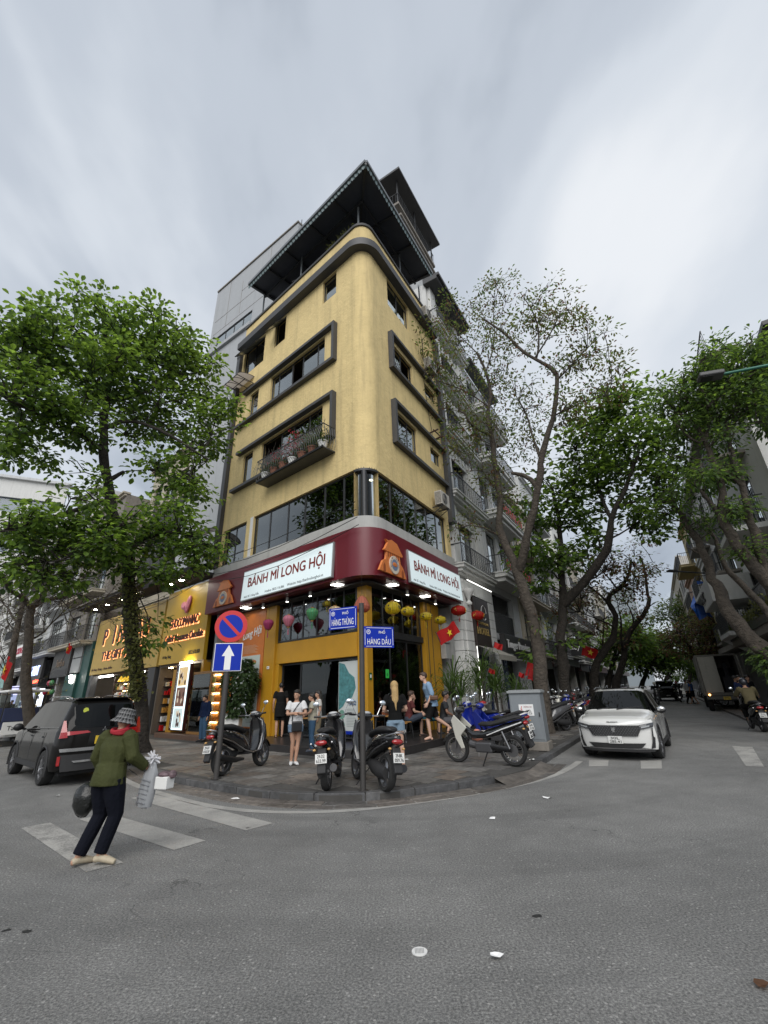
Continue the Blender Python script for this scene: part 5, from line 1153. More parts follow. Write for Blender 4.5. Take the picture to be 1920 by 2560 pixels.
for k, cc_ in enumerate(((.35, .42, .42), (.10, .05, .035), (.42, .30, .14))):
    q = MB(); q.bx(-.32, .46, -.153, -.1505, .46 + k * .80, 1.20 + k * .80); q.obj('picture', mat('picture_%d' % k, cc_, .4, emit=tuple(c * .9 for c in cc_), estr=.8), lb)
    for j in range(9):
        q = MB(); q.ball((rnd.uniform(-.2, .34), -.156, .58 + k * .80 + rnd.uniform(0, .5)), (.07, .006, .10), 8, 5); q.obj('sweet', mat('sweet_%d' % (j % 2), [(.05, .02, .015), (.6, .5, .38)][j % 2] if k != 2 else [(.5, .32, .1), (.25, .28, .06)][j % 2], .5, emit=[(.05, .02, .015), (.6, .5, .38)][j % 2], estr=.3), lb)
text('Crafted Vietnamese Chocolate', M_letterw, lb, face(-.5, -.146, 1.55) @ Matrix.Rotation(R_(90), 4, 'Z'), w=2.2, h=.11, ext=.002)
q = MB(); q.bx(-.4, .5, -.16, -.02, 2.93, 3.02); q.obj('top_lamp', M_lampw, lb)
cb = thing('display_cabinet', 'glass display cabinet of warmly lit chocolate packets', 'display cabinet', M=FM(FL, -9.25, -.05, SW + .16))
q = MB(); q.bx(-.75, .75, -.1, .5, 0, .1); q.bx(-.75, .75, .45, .5, .1, 2.25); q.bx(-.75, .75, -.1, .5, 2.2, 2.3); q.bx(.70, .75, -.1, -.05, .1, 2.2); q.bx(.70, .75, .40, .45, .1, 2.2); q.bx(-.75, -.68, -.1, .45, .1, 2.2); q.obj('case', mat('honey_wood', (.30, .15, .04), .45, var=.1), cb, bevel=.006)
q = MB(); q.bx(-.64, -.58, -.06, -.02, .15, 2.15); q.obj('light_tube', M_cool, cb)
for k in range(6):
    z = .1 + k * .35; q = MB(); q.bx(-.68, .68, -.02, .44, z, z + .02); q.obj('shelf', mat('honey_wood', (.3, .15, .04), .45), cb); q = MB(); q.bx(-.6, .6, .38, .40, z + .29, z + .31); q.obj('shelf_light', M_warm, cb)
pk = [mat('packet_%d' % i, c, .5) for i, c in enumerate(((.5, .25, .05), (.45, .08, .03), (.55, .42, .18), (.3, .3, .05), (.5, .45, .35)))]
for k in range(6):
    for j in range(8):
        z = .122 + k * .35; x = -.5 + j * .15; q = MB(); q.bx(x, x + .12, .06, .14, z, z + rnd.uniform(.14, .24)); o = q.obj('packet', rnd.choice(pk), cb); 
q = MB(); q.bx(-.74, .67, -.105, -.095, .1, 2.2); q.obj('glass_front', M_glasss, cb)
sh = thing('packaged_sweets_shelf', 'shelves of packaged sweets and hanging bags inside the yellow shop entrance', 'shelf', M=FM(FL, -13.72, 1.2, SW) @ Matrix.Rotation(R_(90), 4, 'Z'))
q = MB(); q.bx(-.85, .85, .3, .35, 0, 2.7)
for k in range(7): q.bx(-.85, .85, -.1, .3, .1 + k * .38, .12 + k * .38)
q.obj('rack', mat('dark_wood', (.05, .03, .02), .5), sh)
for k in range(6):
    for j in range(9):
        x = -.8 + j * .18; z = .122 + k * .38; q = MB(); q.bx(x, x + .14, -.05, .1, z, z + rnd.uniform(.16, .27)); q.obj('packet', rnd.choice(pk + [M_red, M_letterw]), sh)
    q = MB(); q.bx(-.8, .8, .27, .28, .44 + k * .38, .455 + k * .38); q.obj('shelf_light', M_warm, sh)
for k in range(3): q = MB(); q.bx(-13.6 + k * .6 , -13.2 + k * .6, .6, .7, 2.90, 2.94); q.M = FL; 
for k in range(4):
    x = -13.5 + k * .5; q = MB(FL); q.bx(x, x + .35, .3 + .2 * (k % 2), .36 + .2 * (k % 2), 2.90, 2.94); o = q.obj('ceiling_light', M_warm); tag(o, ['first', 'second', 'third', 'last'][k] + ' tube light under the ceiling counting from the ochre shop', 'ceiling light', 'tube lights in the yellow shop entrance')
# second shop
b2 = thing('gold_shop', 'wide ochre shop front with glowing letters behind the big tree trunk', 'shop', M=FM(FL, -18.9, 0, 0))
q = MB(); q.bx(-4.75, 4.8, -.05, .1, 3.02, 6.25); q.obj('fascia_panel', M_gold2, b2)
q = MB(); q.bx(-4.8, 4.85, 4.5, 4.6, .1, 7); q.bx(-4.9, -4.8, .1, 4.5, .1, 7); q.bx(-4.8, 4.8, .1, 4.5, 2.95, 3.01); q.obj('room_wall', M_in, b2)
for k, (ch, x, hh) in enumerate((('P', -3.0, .9), ('I', -1.6, 1.0), ('N', -.5, .9), ('A', 2.0, .9), ('S', 2.9, .9))):
    text(ch, M_glowr, b2, face(x, -.06, 5.1), h=hh * 1.06, bold=.04, ext=.002, name='backlight'); text(ch, M_brl, b2, face(x + .02, -.11, 5.12), h=hh, bold=.02, ext=.02)
text('THE GIFT STORE', M_glowr, b2, face(-.2, -.06, 4.0), h=.52, w=5.6, bold=.03, ext=.002, name='backlight'); text('THE GIFT STORE', M_brl, b2, face(-.18, -.11, 4.01), h=.48, w=5.6, bold=.015, ext=.02)
text('46 Hàng Thùng - Hoàn Kiếm', M_brl, b2, face(-2.8, -.06, 3.3), h=.2, w=3.4, shear=.2)
q = MB(); q.bx(-4.95, 4.85, -1.5, .1, 6.95, 7.1); q.obj('canopy_slab', M_conc, b2); q = MB(); q.bx(-4.9, 4.8, -1.45, .05, 6.80, 6.94); q.obj('canopy_lining', M_ind, b2)
for x in (-3.6, -1.6, .6, 2.8): lamp_disc(b2, Matrix.Identity(4), x, -.8, 6.8, .1, mat('bright_canopy_lamp', (1, 1, 1), .5, emit=(1, .93, .78), estr=60))
for x in (-4.1, -2.8, 1.6): q = MB(); q.bx(x, x + .9, .3, .38, 2.86, 2.94); q.obj('tube_light', M_lampw, b2)
q = MB(); q.bx(-4.7, -4.2, -.03, .3, .1, 3.0); q.obj('pilaster', M_dark, b2); q = MB(); q.bx(3.9, 4.7, -.03, .3, .1, 3.0); q.obj('pilaster', M_dark, b2)
sh2 = thing('snack_rack', 'tall dark rack crowded with snack boxes under three yellow pendant lamps', 'rack', M=FM(FL, -18.6, 1.0, SW))
q = MB(); q.bx(-3.2, 3.0, .35, .4, 0, 2.75); q.bx(-3.2, -3.1, -.2, .35, 0, 2.75)
for k in range(7): q.bx(-3.1, 3.0, -.15, .35, .1 + k * .38, .13 + k * .38)
q.obj('rack_frame', mat('dark_wood', (.05, .03, .02), .5), sh2)
for k in range(6):
    for j in range(24):
        x = -3.05 + j * .25; z = .135 + k * .38; q = MB(); q.bx(x, x + .2, -.1, .1, z, z + rnd.uniform(.14, .28)); q.obj('snack_box', rnd.choice(pk + [M_red, M_letterw, M_leafm]), sh2)
    q = MB(); q.bx(-3.0, 2.9, .30, .32, .44 + k * .38, .455 + k * .38); q.obj('shelf_light', M_warm, sh2)
for k in range(3):
    q = MB(); q.lathe([(.02, .3), (.05, .25), (.16, 0), (.15, 0), (.03, .24)], 14, (0, 0, 0)); t = thing('pendant_lamp', ['outer', 'middle', 'inner'][k] + ' one of three yellow cone pendant lamps inside the ochre shop', 'lamp', M=FM(FL, -20.2 + k * .55, .6, 2.55), group='yellow pendant lamps'); q.obj('lamp_shade', mat('yellow_shade', (.7, .5, .03), .4, emit=(.8, .5, .05), estr=.5), t, smooth=50); q = MB(); q.tube([(0, 0, .3), (0, 0, .4)], .006, 4); q.obj('cord', M_black, t); q = MB(); q.ball((0, 0, .05), .05, 8, 6); q.obj('bulb', M_lamp, t)
# tall grey building rising behind the chocolate shop
g = thing('grey_tower', 'tall plain grey rendered building with one band of windows rising behind the yellow one', 'building', M=FM(FL, -9.2, 2.0, 0) @ Matrix.Rotation(R_(5), 4, 'Z'))
q = MB(); wall(q, -8.0, 1.2, 7.2, 31.2, [(-7.1, -3.0, 24.9, 26.1)], .3); q.bx(-7.8, -7.5, .31, 12, 0, 31.2); q.obj('wall', M_grw, g)
q = MB(); q.bx(-7.5, 1.1, 3, 3.1, 20, 31); q.obj('dark_room', M_ind, g)
window(g, Matrix.Identity(4), -7.1, -3.0, 24.9, 26.1, 4, y=.05, fw=.07)
q = MB(); q.bx(-7.9, -2.9, -.18, -.002, 24.6, 24.88); q.obj('sill', M_grw, g); q = MB(); q.bx(-7.95, 1.25, -.08, .35, 31.2, 31.32); q.obj('parapet_cap', M_conc, g)
for a, b_, c, d in ((-6.2, -6.18, 26.6, 31.1), (-4.6, -4.58, 26.8, 30), (-1.5, -1.48, 26.2, 31.1)): q = MB(); q.bx(a, b_, -.012, -.001, c, d); q.obj('joint_strip', M_conc, g)
for z, a, b_ in ((26.6, -7.7, -1), (27.9, -7.7, -3), (29.0, -4.6, 1)): q = MB(); q.bx(a, b_, -.013, -.001, z, z + .02); q.obj('joint_strip', M_conc, g)
a_ = thing('roof_antenna', 'thin roof antenna mast on the grey tower', 'antenna', M=FM(FL, -8.9, 3, 31.2)); q = MB(); q.tube([(0, 0, 0), (0, 0, 2.2)], .03, 5); q.tube([(-.5, 0, .9), (0, 0, 1.8), (.4, 0, .9)], .02, 4); q.obj('mast', M_steel, a_)
# houses further along
gh = thing('green_hoarding', 'tall dark green metal hoarding with grey panels between the gold shop and the fashion shop', 'hoarding', M=FM(FL, -25.6, 0, 0))
q = MB(); q.bx(-2.2, .1, -.25, .1, SW - .02, 3.2); q.bx(.12, 1.6, -.1, .1, 0.1, 5.1); q.obj('green_sheet', mat('hoarding_green', (.012, .06, .05), .5, var=.1, streak=.3), gh)
for k in range(2): q = MB(); q.bx(-1.7, .1, -.2, .1, 3.3 + k * .95, 4.2 + k * .95); q.obj('grey_panel', mat('grey_panel', (.28, .29, .29), .5), gh, bevel=.01)
b, H = house('weathered_house', 'weathered concrete townhouse with slatted vents above the green hoarding', FL, -31.5, -24.1, [[(.1, .42, .6, 2.2), (.6, .9, .3, 2.4)]], M_conc, spec='bbc', base=5.1, fh=3.3, trim=M_bei)
b, H = house('netted_house', 'beige house draped with dark netting above the ochre shop', FL, -24.0, -17.4, F3, M_bei, spec='ccc', base=7.2, fh=3.3, y0=1.6, depth=6)
q = MB(); r0 = []; r1 = []
for k in range(24): x = -2.0 + k * .22; yy = -.4 + .12 * math.sin(k * 1.7); r0.append((x, yy, 8.2 + .3 * math.sin(k * .6))); r1.append((x + .2 * math.sin(k), yy + .2, 14.0 + .9 * math.sin(k * .9)))
q.grid([r0, r1]); q.obj('dark_netting', mat('netting', (.05, .052, .055), .9, var=.2), b)
b3, H = house('red_roof_house', 'building with red metal roof shed and white railing over the netted house', FL, -26, -15, F3, M_hot2, spec='cccccc', base=4, fh=3.3, y0=7, depth=5)
q = MB(); q.add([(-5, -1.2, H + .3), (3, -1.2, H + .3), (3, 2, H + 2.3), (-5, 2, H + 2.3)], [(0, 1, 2, 3)]); q.bx(-5, 3, 1.9, 2.0, H, H + 2.3); q.obj('red_roof', mat('red_sheet', (.20, .03, .03), .5, var=.1), b3); railing(b3, Matrix.Identity(4), -5.4, 4, -1.6, H - .2, h=1.2, kind='bars', step=.15, m=M_white)
for nm, lab, a, c, sp, m, fl, ba, fh, bl in (('narrow_house', 'narrow pale house with rounded balcony over the booking office sign', -37, -31.6, 'bbbb', M_hot2, F1, 5.0, 3.3, .8), ('white_house', 'white shuttered townhouse further along the narrow street', -44, -37.1, 'bbbb', M_hot, F2, 4.2, 3.3, .7), ('brown_white_house', 'white townhouse with brown shutters at the bare tree', -51, -44.1, 'cbbb', M_oldw, F3, 4.0, 3.3, .6), ('pale_end_house', 'pale tall townhouse near the picture edge behind the fork of the bare tree', -60, -51.1, 'ccccc', M_hot, F3, 4.0, 3.3, .6), ('street_end_block', 'long white block where the narrow street fades out', -85, -60.1, 'cccc', M_oldw, F3, 4.0, 3.3, .6)):
    b, H = house(nm, lab, FL, a, c, fl, m, spec=sp, base=ba, fh=fh, balc=bl); w_ = c - a
    q = MB(); q.bx(-w_ / 2 + .25, w_ / 2 - .25, .8, .9, .1, ba - .2); q.obj('shop_recess', M_ind, b)
o_ = thing('glazed_office_block', 'white office block with ribbon windows rising far beyond the narrow street', 'building', (-88, 62, 0), 25)
q = MB(); wall(q, -22, 30, 0, 40, [(-21 + k * 5.1, -17 + k * 5.1, 33.5, 36.4) for k in range(10)] + [(-21 + k * 5.1, -17 + k * 5.1, 26, 29) for k in range(10)], .4); q.obj('wall', M_hot, o_); q = MB(); q.bx(-22, 30, .5, .6, 20, 39); q.obj('window_band', mat('bluish_glazing', (.10, .14, .18), .2, spec=.8), o_); q = MB(); q.bx(-22.5, 30.5, -.6, 1, 40, 40.5); q.obj('cornice', M_hot2, o_)
# signs of the narrow street
def fsign(x, z, w_, h_, y, body, pm, tm, label, lh, name='shop_sign', lw=None, lit=None):
    s = thing(name, label, 'sign', M=FM(FL, x, y, z)); q = MB(); q.bx(-w_ / 2, w_ / 2, -.1, .1, -h_ / 2, h_ / 2); q.obj('panel', pm, s, bevel=.01)
    if body: text(body, tm, s, face(0, -.115, 0), h=lh, w=lw, bold=.015, ext=.008)
    return s
s = fsign(-29.5, 4.1, 4.0, 1.9, -.2, 'SaoSen', mat('charcoal_sheet', (.03, .03, .03), .5), mat('bronze_lettering', (.16, .11, .07), .4), 'charcoal fashion shop sign with bronze letters beside the green hoarding', .5, lw=1.8)
for k in range(5): q = MB(); q.bx(-1.8, 1.8, -.13, -.105, -.85 + k * .09, -.80 + k * .09); q.obj('slat', M_dark, s)
fsign(-42.4, 5.95, 6.6, 1.0, -.3, 'BOOKING OFFICE', M_letterw, mat('crimson_lettering', (.38, .01, .05), .5), 'white booking office sign with crimson letters behind the bare tree', .55, lw=5.6)
s = fsign(-36.4, 3.9, 4.4, 2.2, -.2, 'TE-PRINT', mat('charcoal_sheet', (.03, .03, .03), .5), mat('lit_blue_white', (.4, .5, .9), .5, emit=(.45, .55, 1), estr=1.6), 'black shop front sign with glowing blue white letters', .7, lw=3.0)
for k in range(2): q = MB(); q.bx(-2.2, 2.2, -.12, .1, -1.6 - k * .5, -1.25 - k * .5); q.obj('pale_strip', mat('grey_panel', (.28, .29, .29), .5), s)
s = fsign(-47.5, 4.2, 3.6, 2.6, -.3, 'TOURS', mat('picture_poster', (.20, .36, .34), .5, var=.5, vscale=3), M_letterw, 'teal travel picture board behind the leaning trunk', .5, lw=2.6)
s = fsign(-33.5, 1.9, 3.0, 1.3, -.9, None, mat('photo_board_white', (.5, .53, .6), .5, emit=(.5, .55, .7), estr=.35), None, 'bright board of small product photographs behind the dark car', .5)
for i in range(4):
    for j in range(3): q = MB(); q.bx(-1.3 + i * .68, -.8 + i * .68, -.12, -.102, -.5 + j * .36, -.25 + j * .36); q.obj('photo', mat('photo_%d' % ((i + j) % 3), [(.05, .08, .2), (.2, .08, .05), (.04, .05, .05)][(i + j) % 3], .5), s)
s = fsign(-32.2, 3.0, 1.5, .4, -.8, 'HOÀNG', M_black, mat('red_neon', (1, .05, .02), .5, emit=(1, .06, .03), estr=5), 'small red neon sign over the balloon stall', .25, lw=1.3)
s = fsign(-38.8, 2.2, 1.8, 1.3, -.8, 'TRAVEL', mat('lit_lilac', (.5, .5, .8), .5, emit=(.6, .6, 1), estr=.6), mat('blue_ink', (.02, .06, .16), .5), 'lilac lit travel sign low beside the bare tree trunk', .3, lw=1.4)
s = fsign(-29.8, 1.9, .5, 1.1, -.9, '24h', mat('lit_white_panel', (.7, .75, .9), .5, emit=(.8, .85, 1), estr=1.2), M_letterb, 'small upright lit panel behind the dark car roof', .25, lw=.4)
for k in range(4):
    cb_ = thing('overhead_cable', ['lowest', 'second', 'third', 'highest'][k] + ' black cable sagging along the narrow street fronts over the sign band', 'cable', LP(-14, -.45, 0)); q = MB(LL_ := Matrix.Rotation(R_(AL), 4, 'Z'))
    q.tube([(-26 + 40 * t / 20 + 0 , -.05 * k, 6.35 + .24 * k - (.5 - .1 * k) * math.sin(math.pi * ((t / 5) % 1)) ) for t in range(21)], .013, 4); q.obj('cable', M_black, cb_, smooth=60)
# balloons and goods
for k in range(10):
    P = LP(-29.4 + .36 * (k % 5) + rnd.uniform(-.1, .1), -.9 + rnd.uniform(-.3, .3), 2.2 + .55 * (k // 5)); c = [(.28, .3, .03), (.15, .2, .03), (.3, .02, .05), (.4, .16, .02), (.04, .15, .05)][k % 5]
    t = thing('balloon', ['yellow', 'olive', 'crimson', 'orange', 'dark green'][k % 5] + ' balloon in the ' + ['lower', 'upper'][k // 5] + ' row of the bunch beside the green hoarding', 'balloon', P, group='bunch of coloured balloons'); q = MB(); q.ball((0, 0, 0), (.15, .15, .18), 12, 8); q.obj('skin', mat('balloon_%d' % (k % 5), c, .3), t, smooth=60); q = MB(); q.tube([(0, 0, -.18), (rnd.uniform(-.1, .1), .1, -.8)], .004, 3); q.obj('cord', M_black, t)
for (px, py, D, r) in ((177, 1692, 36, .12), (178, 1703, 36, .14)):
    t = thing('wall_lamp', ('upper' if py < 1700 else 'lower') + ' bright white wall lamp at the green hoarding edge', 'lamp', at(px, py, D), group='pair of white wall lamps'); q = MB(); q.ball((0, 0, 0), r, 10, 8); q.obj('bulb', M_lampw, t); q = MB(); q.bx(-.04, .04, 0, .5, -.04, .04); q.obj('bracket', M_steel, t)

# ================================================================== far side of the wide street
def FOx(px, D): return (FO.inverted() @ at(px, 1700, D)).x
ob = thing('modern_white_building', 'white modern building with cantilevered balcony boxes and dark railings across the street', 'building', M=FM(FO, 0, 0, 0))
I = Matrix.Identity(4); zs = [3.8, 6.8, 9.8]; X0, X1 = -7.5, 12.6
q = MB(); hl = []
for z in zs:
    for x in (-6.6, -3.2, .4, 4.2, 8.2): hl.append((x, x + 1.9, z + .1, z + 2.4))
wall(q, X0, X1, 3.5, 13.2, hl, .3); q.bx(X0, X0 + .3, .31, 10, 0, 13.2); q.obj('wall', M_hot, ob)
q = MB(); q.bx(X0 + .3, X1, 2, 2.1, 0, 13.1); 
for z in zs: q.bx(X0 + .3, X1, .31, 1.99, z - .2, z - .05)
q.obj('dark_room', M_ind, ob)
for (a, c, z0, z1) in hl: french(ob, I, a, c, z0, z1, y=.12)
for i, z in enumerate(zs):
    for j, x in enumerate((-6.9, -.2, 7.6)):
        if (i + j) % 2 == 1 and j < 4:
            w_ = 3.6; q = MB(); q.bx(x, x + w_, -1.35, -.002, z - .2, z); q.bx(x, x + .16, -1.35, -.003, z + .001, z + (1.1 if i else .4)); q.obj('balcony_box', M_hot, ob, bevel=.012); railing(ob, I, x + .2, x + w_ - .05, -1.3, z, h=1.05, step=.11, ends=-.05)
            q = MB(); q.prism([(-1.3, z - .2), (-.002, z - .2), (-.002, z - 1.1)], x + .01, x + .15, plane='YZ'); q.obj('balcony_cheek', M_hot, ob)
        else:
            q = MB(); q.bx(x + .4, x + 3.4, -.95, -.002, z - .14, z - .02); q.obj('balcony_slab', M_conc, ob); railing(ob, I, x + .42, x + 3.38, -.92, z, h=1.0, step=.11, ends=-.05)
q = MB(); q.bx(.3, 4.6, -1.7, -.002, 5.1, 6.3); q.obj('white_projecting_box', M_hot, ob, bevel=.02); text('ARC', M_dark, ob, face(1.3, -1.72, 5.75), h=.5, w=1.6, ext=.04, bold=.02)
q = MB(); q.bx(X0, X1, -.9, -.003, 3.2, 3.5); q.obj('canopy', M_conc, ob); q = MB(); q.bx(X0 - .2, X1, -.5, .6, 13.2, 13.4); q.obj('roof_slab', M_conc, ob); railing(ob, I, X0, X1, -.3, 13.4, h=1.1, step=.2); q = MB(); q.bx(-1.5, X1 - 3, 3, 6, 13.4, 15.6); q.bx(-2.0, X1 - 2.6, 2.4, 6.5, 15.6, 15.8); q.obj('roof_room', M_dark, ob)
hd = thing('balcony_hedge', 'long leafy hedge in a black planter on the first floor terrace across the street', 'hedge', M=FM(FO, 4, -.5, 3.5)); q = MB()
for k in range(3500): leaf_into(q, Vector((rnd.uniform(-8, 8), rnd.gauss(-.25, .18), rnd.uniform(.3, .75) + .1 * math.sin(k))), rv(), Vector((0, 0, 1)), .13, .08)
q.obj('leaves', M_leafo, hd, kind='stuff'); q = MB(); q.bx(-8, 8, -.45, -.05, 0, .4); q.obj('planter', M_black, hd)
for nm, lab, a, c, sp, m, fl, ba, fh, bl in (('white_slab_house', 'narrow white house with blind side wall past the white modern building', -11.4, -7.6, 'ccc', M_hot, F1, 3.8, 3.2, .8), ('yellow_balcony_house', 'cream yellow house with curved balconies behind the blue tarpaulin', -17.5, -11.5, 'bbb', M_tan, F1, 4.0, 3.2, 1.2), ('pink_house', 'pinkish beige house with dark windows above the parked truck', -25, -17.6, 'bb', mat('pinkish_render', (.40, .27, .20), .85, streak=.4), F2, 3.5, 3.4, .8),
        ('dim_white_house', 'dim white house among trees beyond the truck', -34, -25.1, 'bcc', M_oldw, F3, 3.5, 3.4, .7), ('dim_beige_house', 'dim beige house far down the opposite side', -46, -34.1, 'ccc', M_bei, F3, 3.5, 3.4, .7), ('dim_end_house', 'farthest white house on the opposite side', -80, -46.1, 'ccc', M_hot2, F3, 3.5, 3.4, .7)):
    b, H = house(nm, lab, FO, a, c, fl, m, spec=sp, base=ba, fh=fh, balc=bl, side=True); w_ = c - a
    q = MB(); q.bx(-w_ / 2 + .25, w_ / 2 - .25, .8, .9, .1, ba - .2); q.obj('shop_recess', M_ind, b)
tp = thing('blue_tarpaulin', 'bright blue tarpaulin sheet hanging from a balcony pole', 'tarpaulin', at(1765, 1495, 38)); rows = []
for i in range(10):
    rows.append([(-.5 + j * .17 + .2 * math.sin(i * .8) - i * .09, .2 * math.sin(j * 1.6 + i * .5), 1.1 - i * .27 + .15 * math.sin(j + i)) for j in range(8)])
q = MB(); q.grid(rows); q.obj('sheet', mat('blue_plastic', (.02, .10, .42), .4, var=.15), tp, smooth=70); q = MB(); q.bar((1.2, .2, 1.2), (-1, 0, .4), .05); q.bar((1.6, .3, 2.4), (.2, 0, -1.6), .05); q.obj('pole', M_steel, tp)
# a hazy tall building closing the view
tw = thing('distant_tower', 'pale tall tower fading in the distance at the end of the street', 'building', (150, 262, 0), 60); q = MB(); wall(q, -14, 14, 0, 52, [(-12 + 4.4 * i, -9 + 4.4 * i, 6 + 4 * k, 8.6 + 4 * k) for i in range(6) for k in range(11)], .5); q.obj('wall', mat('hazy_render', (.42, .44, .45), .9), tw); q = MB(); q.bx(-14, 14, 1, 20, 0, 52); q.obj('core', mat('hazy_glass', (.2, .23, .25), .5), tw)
# ================================================================== trees
def limb(q, pts, D, r0, r1, n=8, wob=.03, dd=None):
    P = [at(x, y, D + (dd[i] if dd else 0)) for i, (x, y) in enumerate(pts)]
    # round the polyline off and roughen it
    Q = [P[0]]
    for a, b in zip(P, P[1:]): Q += [a.lerp(b, .3), a.lerp(b, .7)]
    Q.append(P[-1]); m = len(Q)
    Q = [p + rv() * wob * (0 if i == 0 else 1) for i, p in enumerate(Q)]
    q.tube(Q, [(r0 + (r1 - r0) * i / (m - 1)) * rnd.uniform(.9, 1.12) for i in range(m)], n)
    return Q
def tree(label, D, limbs, blobs, leaves, L=(.18, .28), asp=.55, barkm=None, per=14, spread=.42, twig=.012, name='street_tree', group='street trees', base_r=None, mats=None, flat=.45, seed=1, droop=.15, root=None):
    global rnd
    old = rnd; rnd = random.Random(seed)
    x0, y0 = limbs[0][0][0]; B0 = at(x0, y0, D); B0 = Vector((B0.x, B0.y, SW if root is None else root)); t = thing(name, label, 'tree', B0, group=group)
    T = Matrix.Translation(-B0); nodes = []; tr = MB(T); 
    for i, L_ in enumerate(limbs):
        pts, r0, r1 = L_[:3]; dd = L_[3] if len(L_) > 3 else None
        P = [at(x, y, D + (dd[k] if dd else 0)) for k, (x, y) in enumerate(pts)]
        if i == 0:
            P[0].z = B0.z - .02; q0 = [P[0]]
        Q = [P[0]]
        for a, b in zip(P, P[1:]): Q += [a.lerp(b, .3), a.lerp(b, .7)]
        Q.append(P[-1]); m = len(Q); Q = [p + rv() * r0 * .18 * (0 if k == 0 else 1) for k, p in enumerate(Q)]
        rad = [(r0 + (r1 - r0) * k / (m - 1)) * rnd.uniform(.9, 1.12) for k in range(m)]
        if i == 0: rad[0] *= 1.35
        tr.tube(Q, rad, 9 if r0 > .08 else 6); nodes += Q[1:] if i else Q[m // 3:]
        # knobbly burrs
        if r0 > .12:
            for k in range(2, m - 1):
                if rnd.random() < .5: tr.ball(Q[k] + rv() * rad[k] * .5, rad[k] * rnd.uniform(.5, .75), 7, 5)
    tr.obj('trunk', barkm or M_bark, t, smooth=60)
    tw = MB(T); lf = MB(T); mats = mats or [M_leafm, M_leaff, M_leafd]
    tot = sum(b[6] for b in blobs)
    for (cx, cy, rx, ry, dD, rD, num) in blobs:
        C = at(cx, cy, D + dD); fw = Vector((C.x, C.y, 0)).normalized(); sc = (at(cx + 10, cy, D + dD) - C).length / 10; sz = (at(cx, cy - 10, D + dD) - C).length / 10
        sd = Vector((fw.y, -fw.x, 0))
        for _ in range(num):
            v = rv() * rnd.random() ** .4; c = C + sd * v.x * rx * sc + fw * v.y * rD + Vector((0, 0, v.z * ry * sz))
            nb = min(nodes, key=lambda p: (p - c).length_squared + 2 * max(0, p.z - c.z)) if nodes else c
            mid = nb.lerp(c, .55) + rv() * .12 + Vector((0, 0, .15))
            if twig and (nb - c).length < 4.5: tw.tube([nb, mid, c], [twig * 2.0, twig * 1.4, twig * .5], 4, caps=False); nodes.append(mid) if rnd.random() < .3 else None
            up = (v.z + 1) / 2; k = int(per * rnd.uniform(.6, 1.4)); dirv = (c - mid); dirv = dirv.normalized() if dirv.length > .01 else rv()
            for j in range(k):
                o = rv() * spread * rnd.random() ** .5; o.z *= flat
                d = (o.normalized() + dirv * .3 + Vector((0, 0, rnd.uniform(-.5, .35)))); l = rnd.uniform(*L)
                u = rnd.random(); mi = (0 if u < leaves[0] else (1 if u < leaves[0] + leaves[1] * (.5 + up) else 2))  # upper leaves get the lighter colour, light from above put into the mix
                leaf_into(lf, c + o, d, Vector((rnd.uniform(-.35, .35), rnd.uniform(-.35, .35), 1)), l, l * asp, droop, mi)
    if twig: tw.obj('twigs', barkm or M_bark, t, kind='stuff')
    o = lf.obj('crown', mats, t); o['kind'] = 'stuff'
    rnd = old; return t

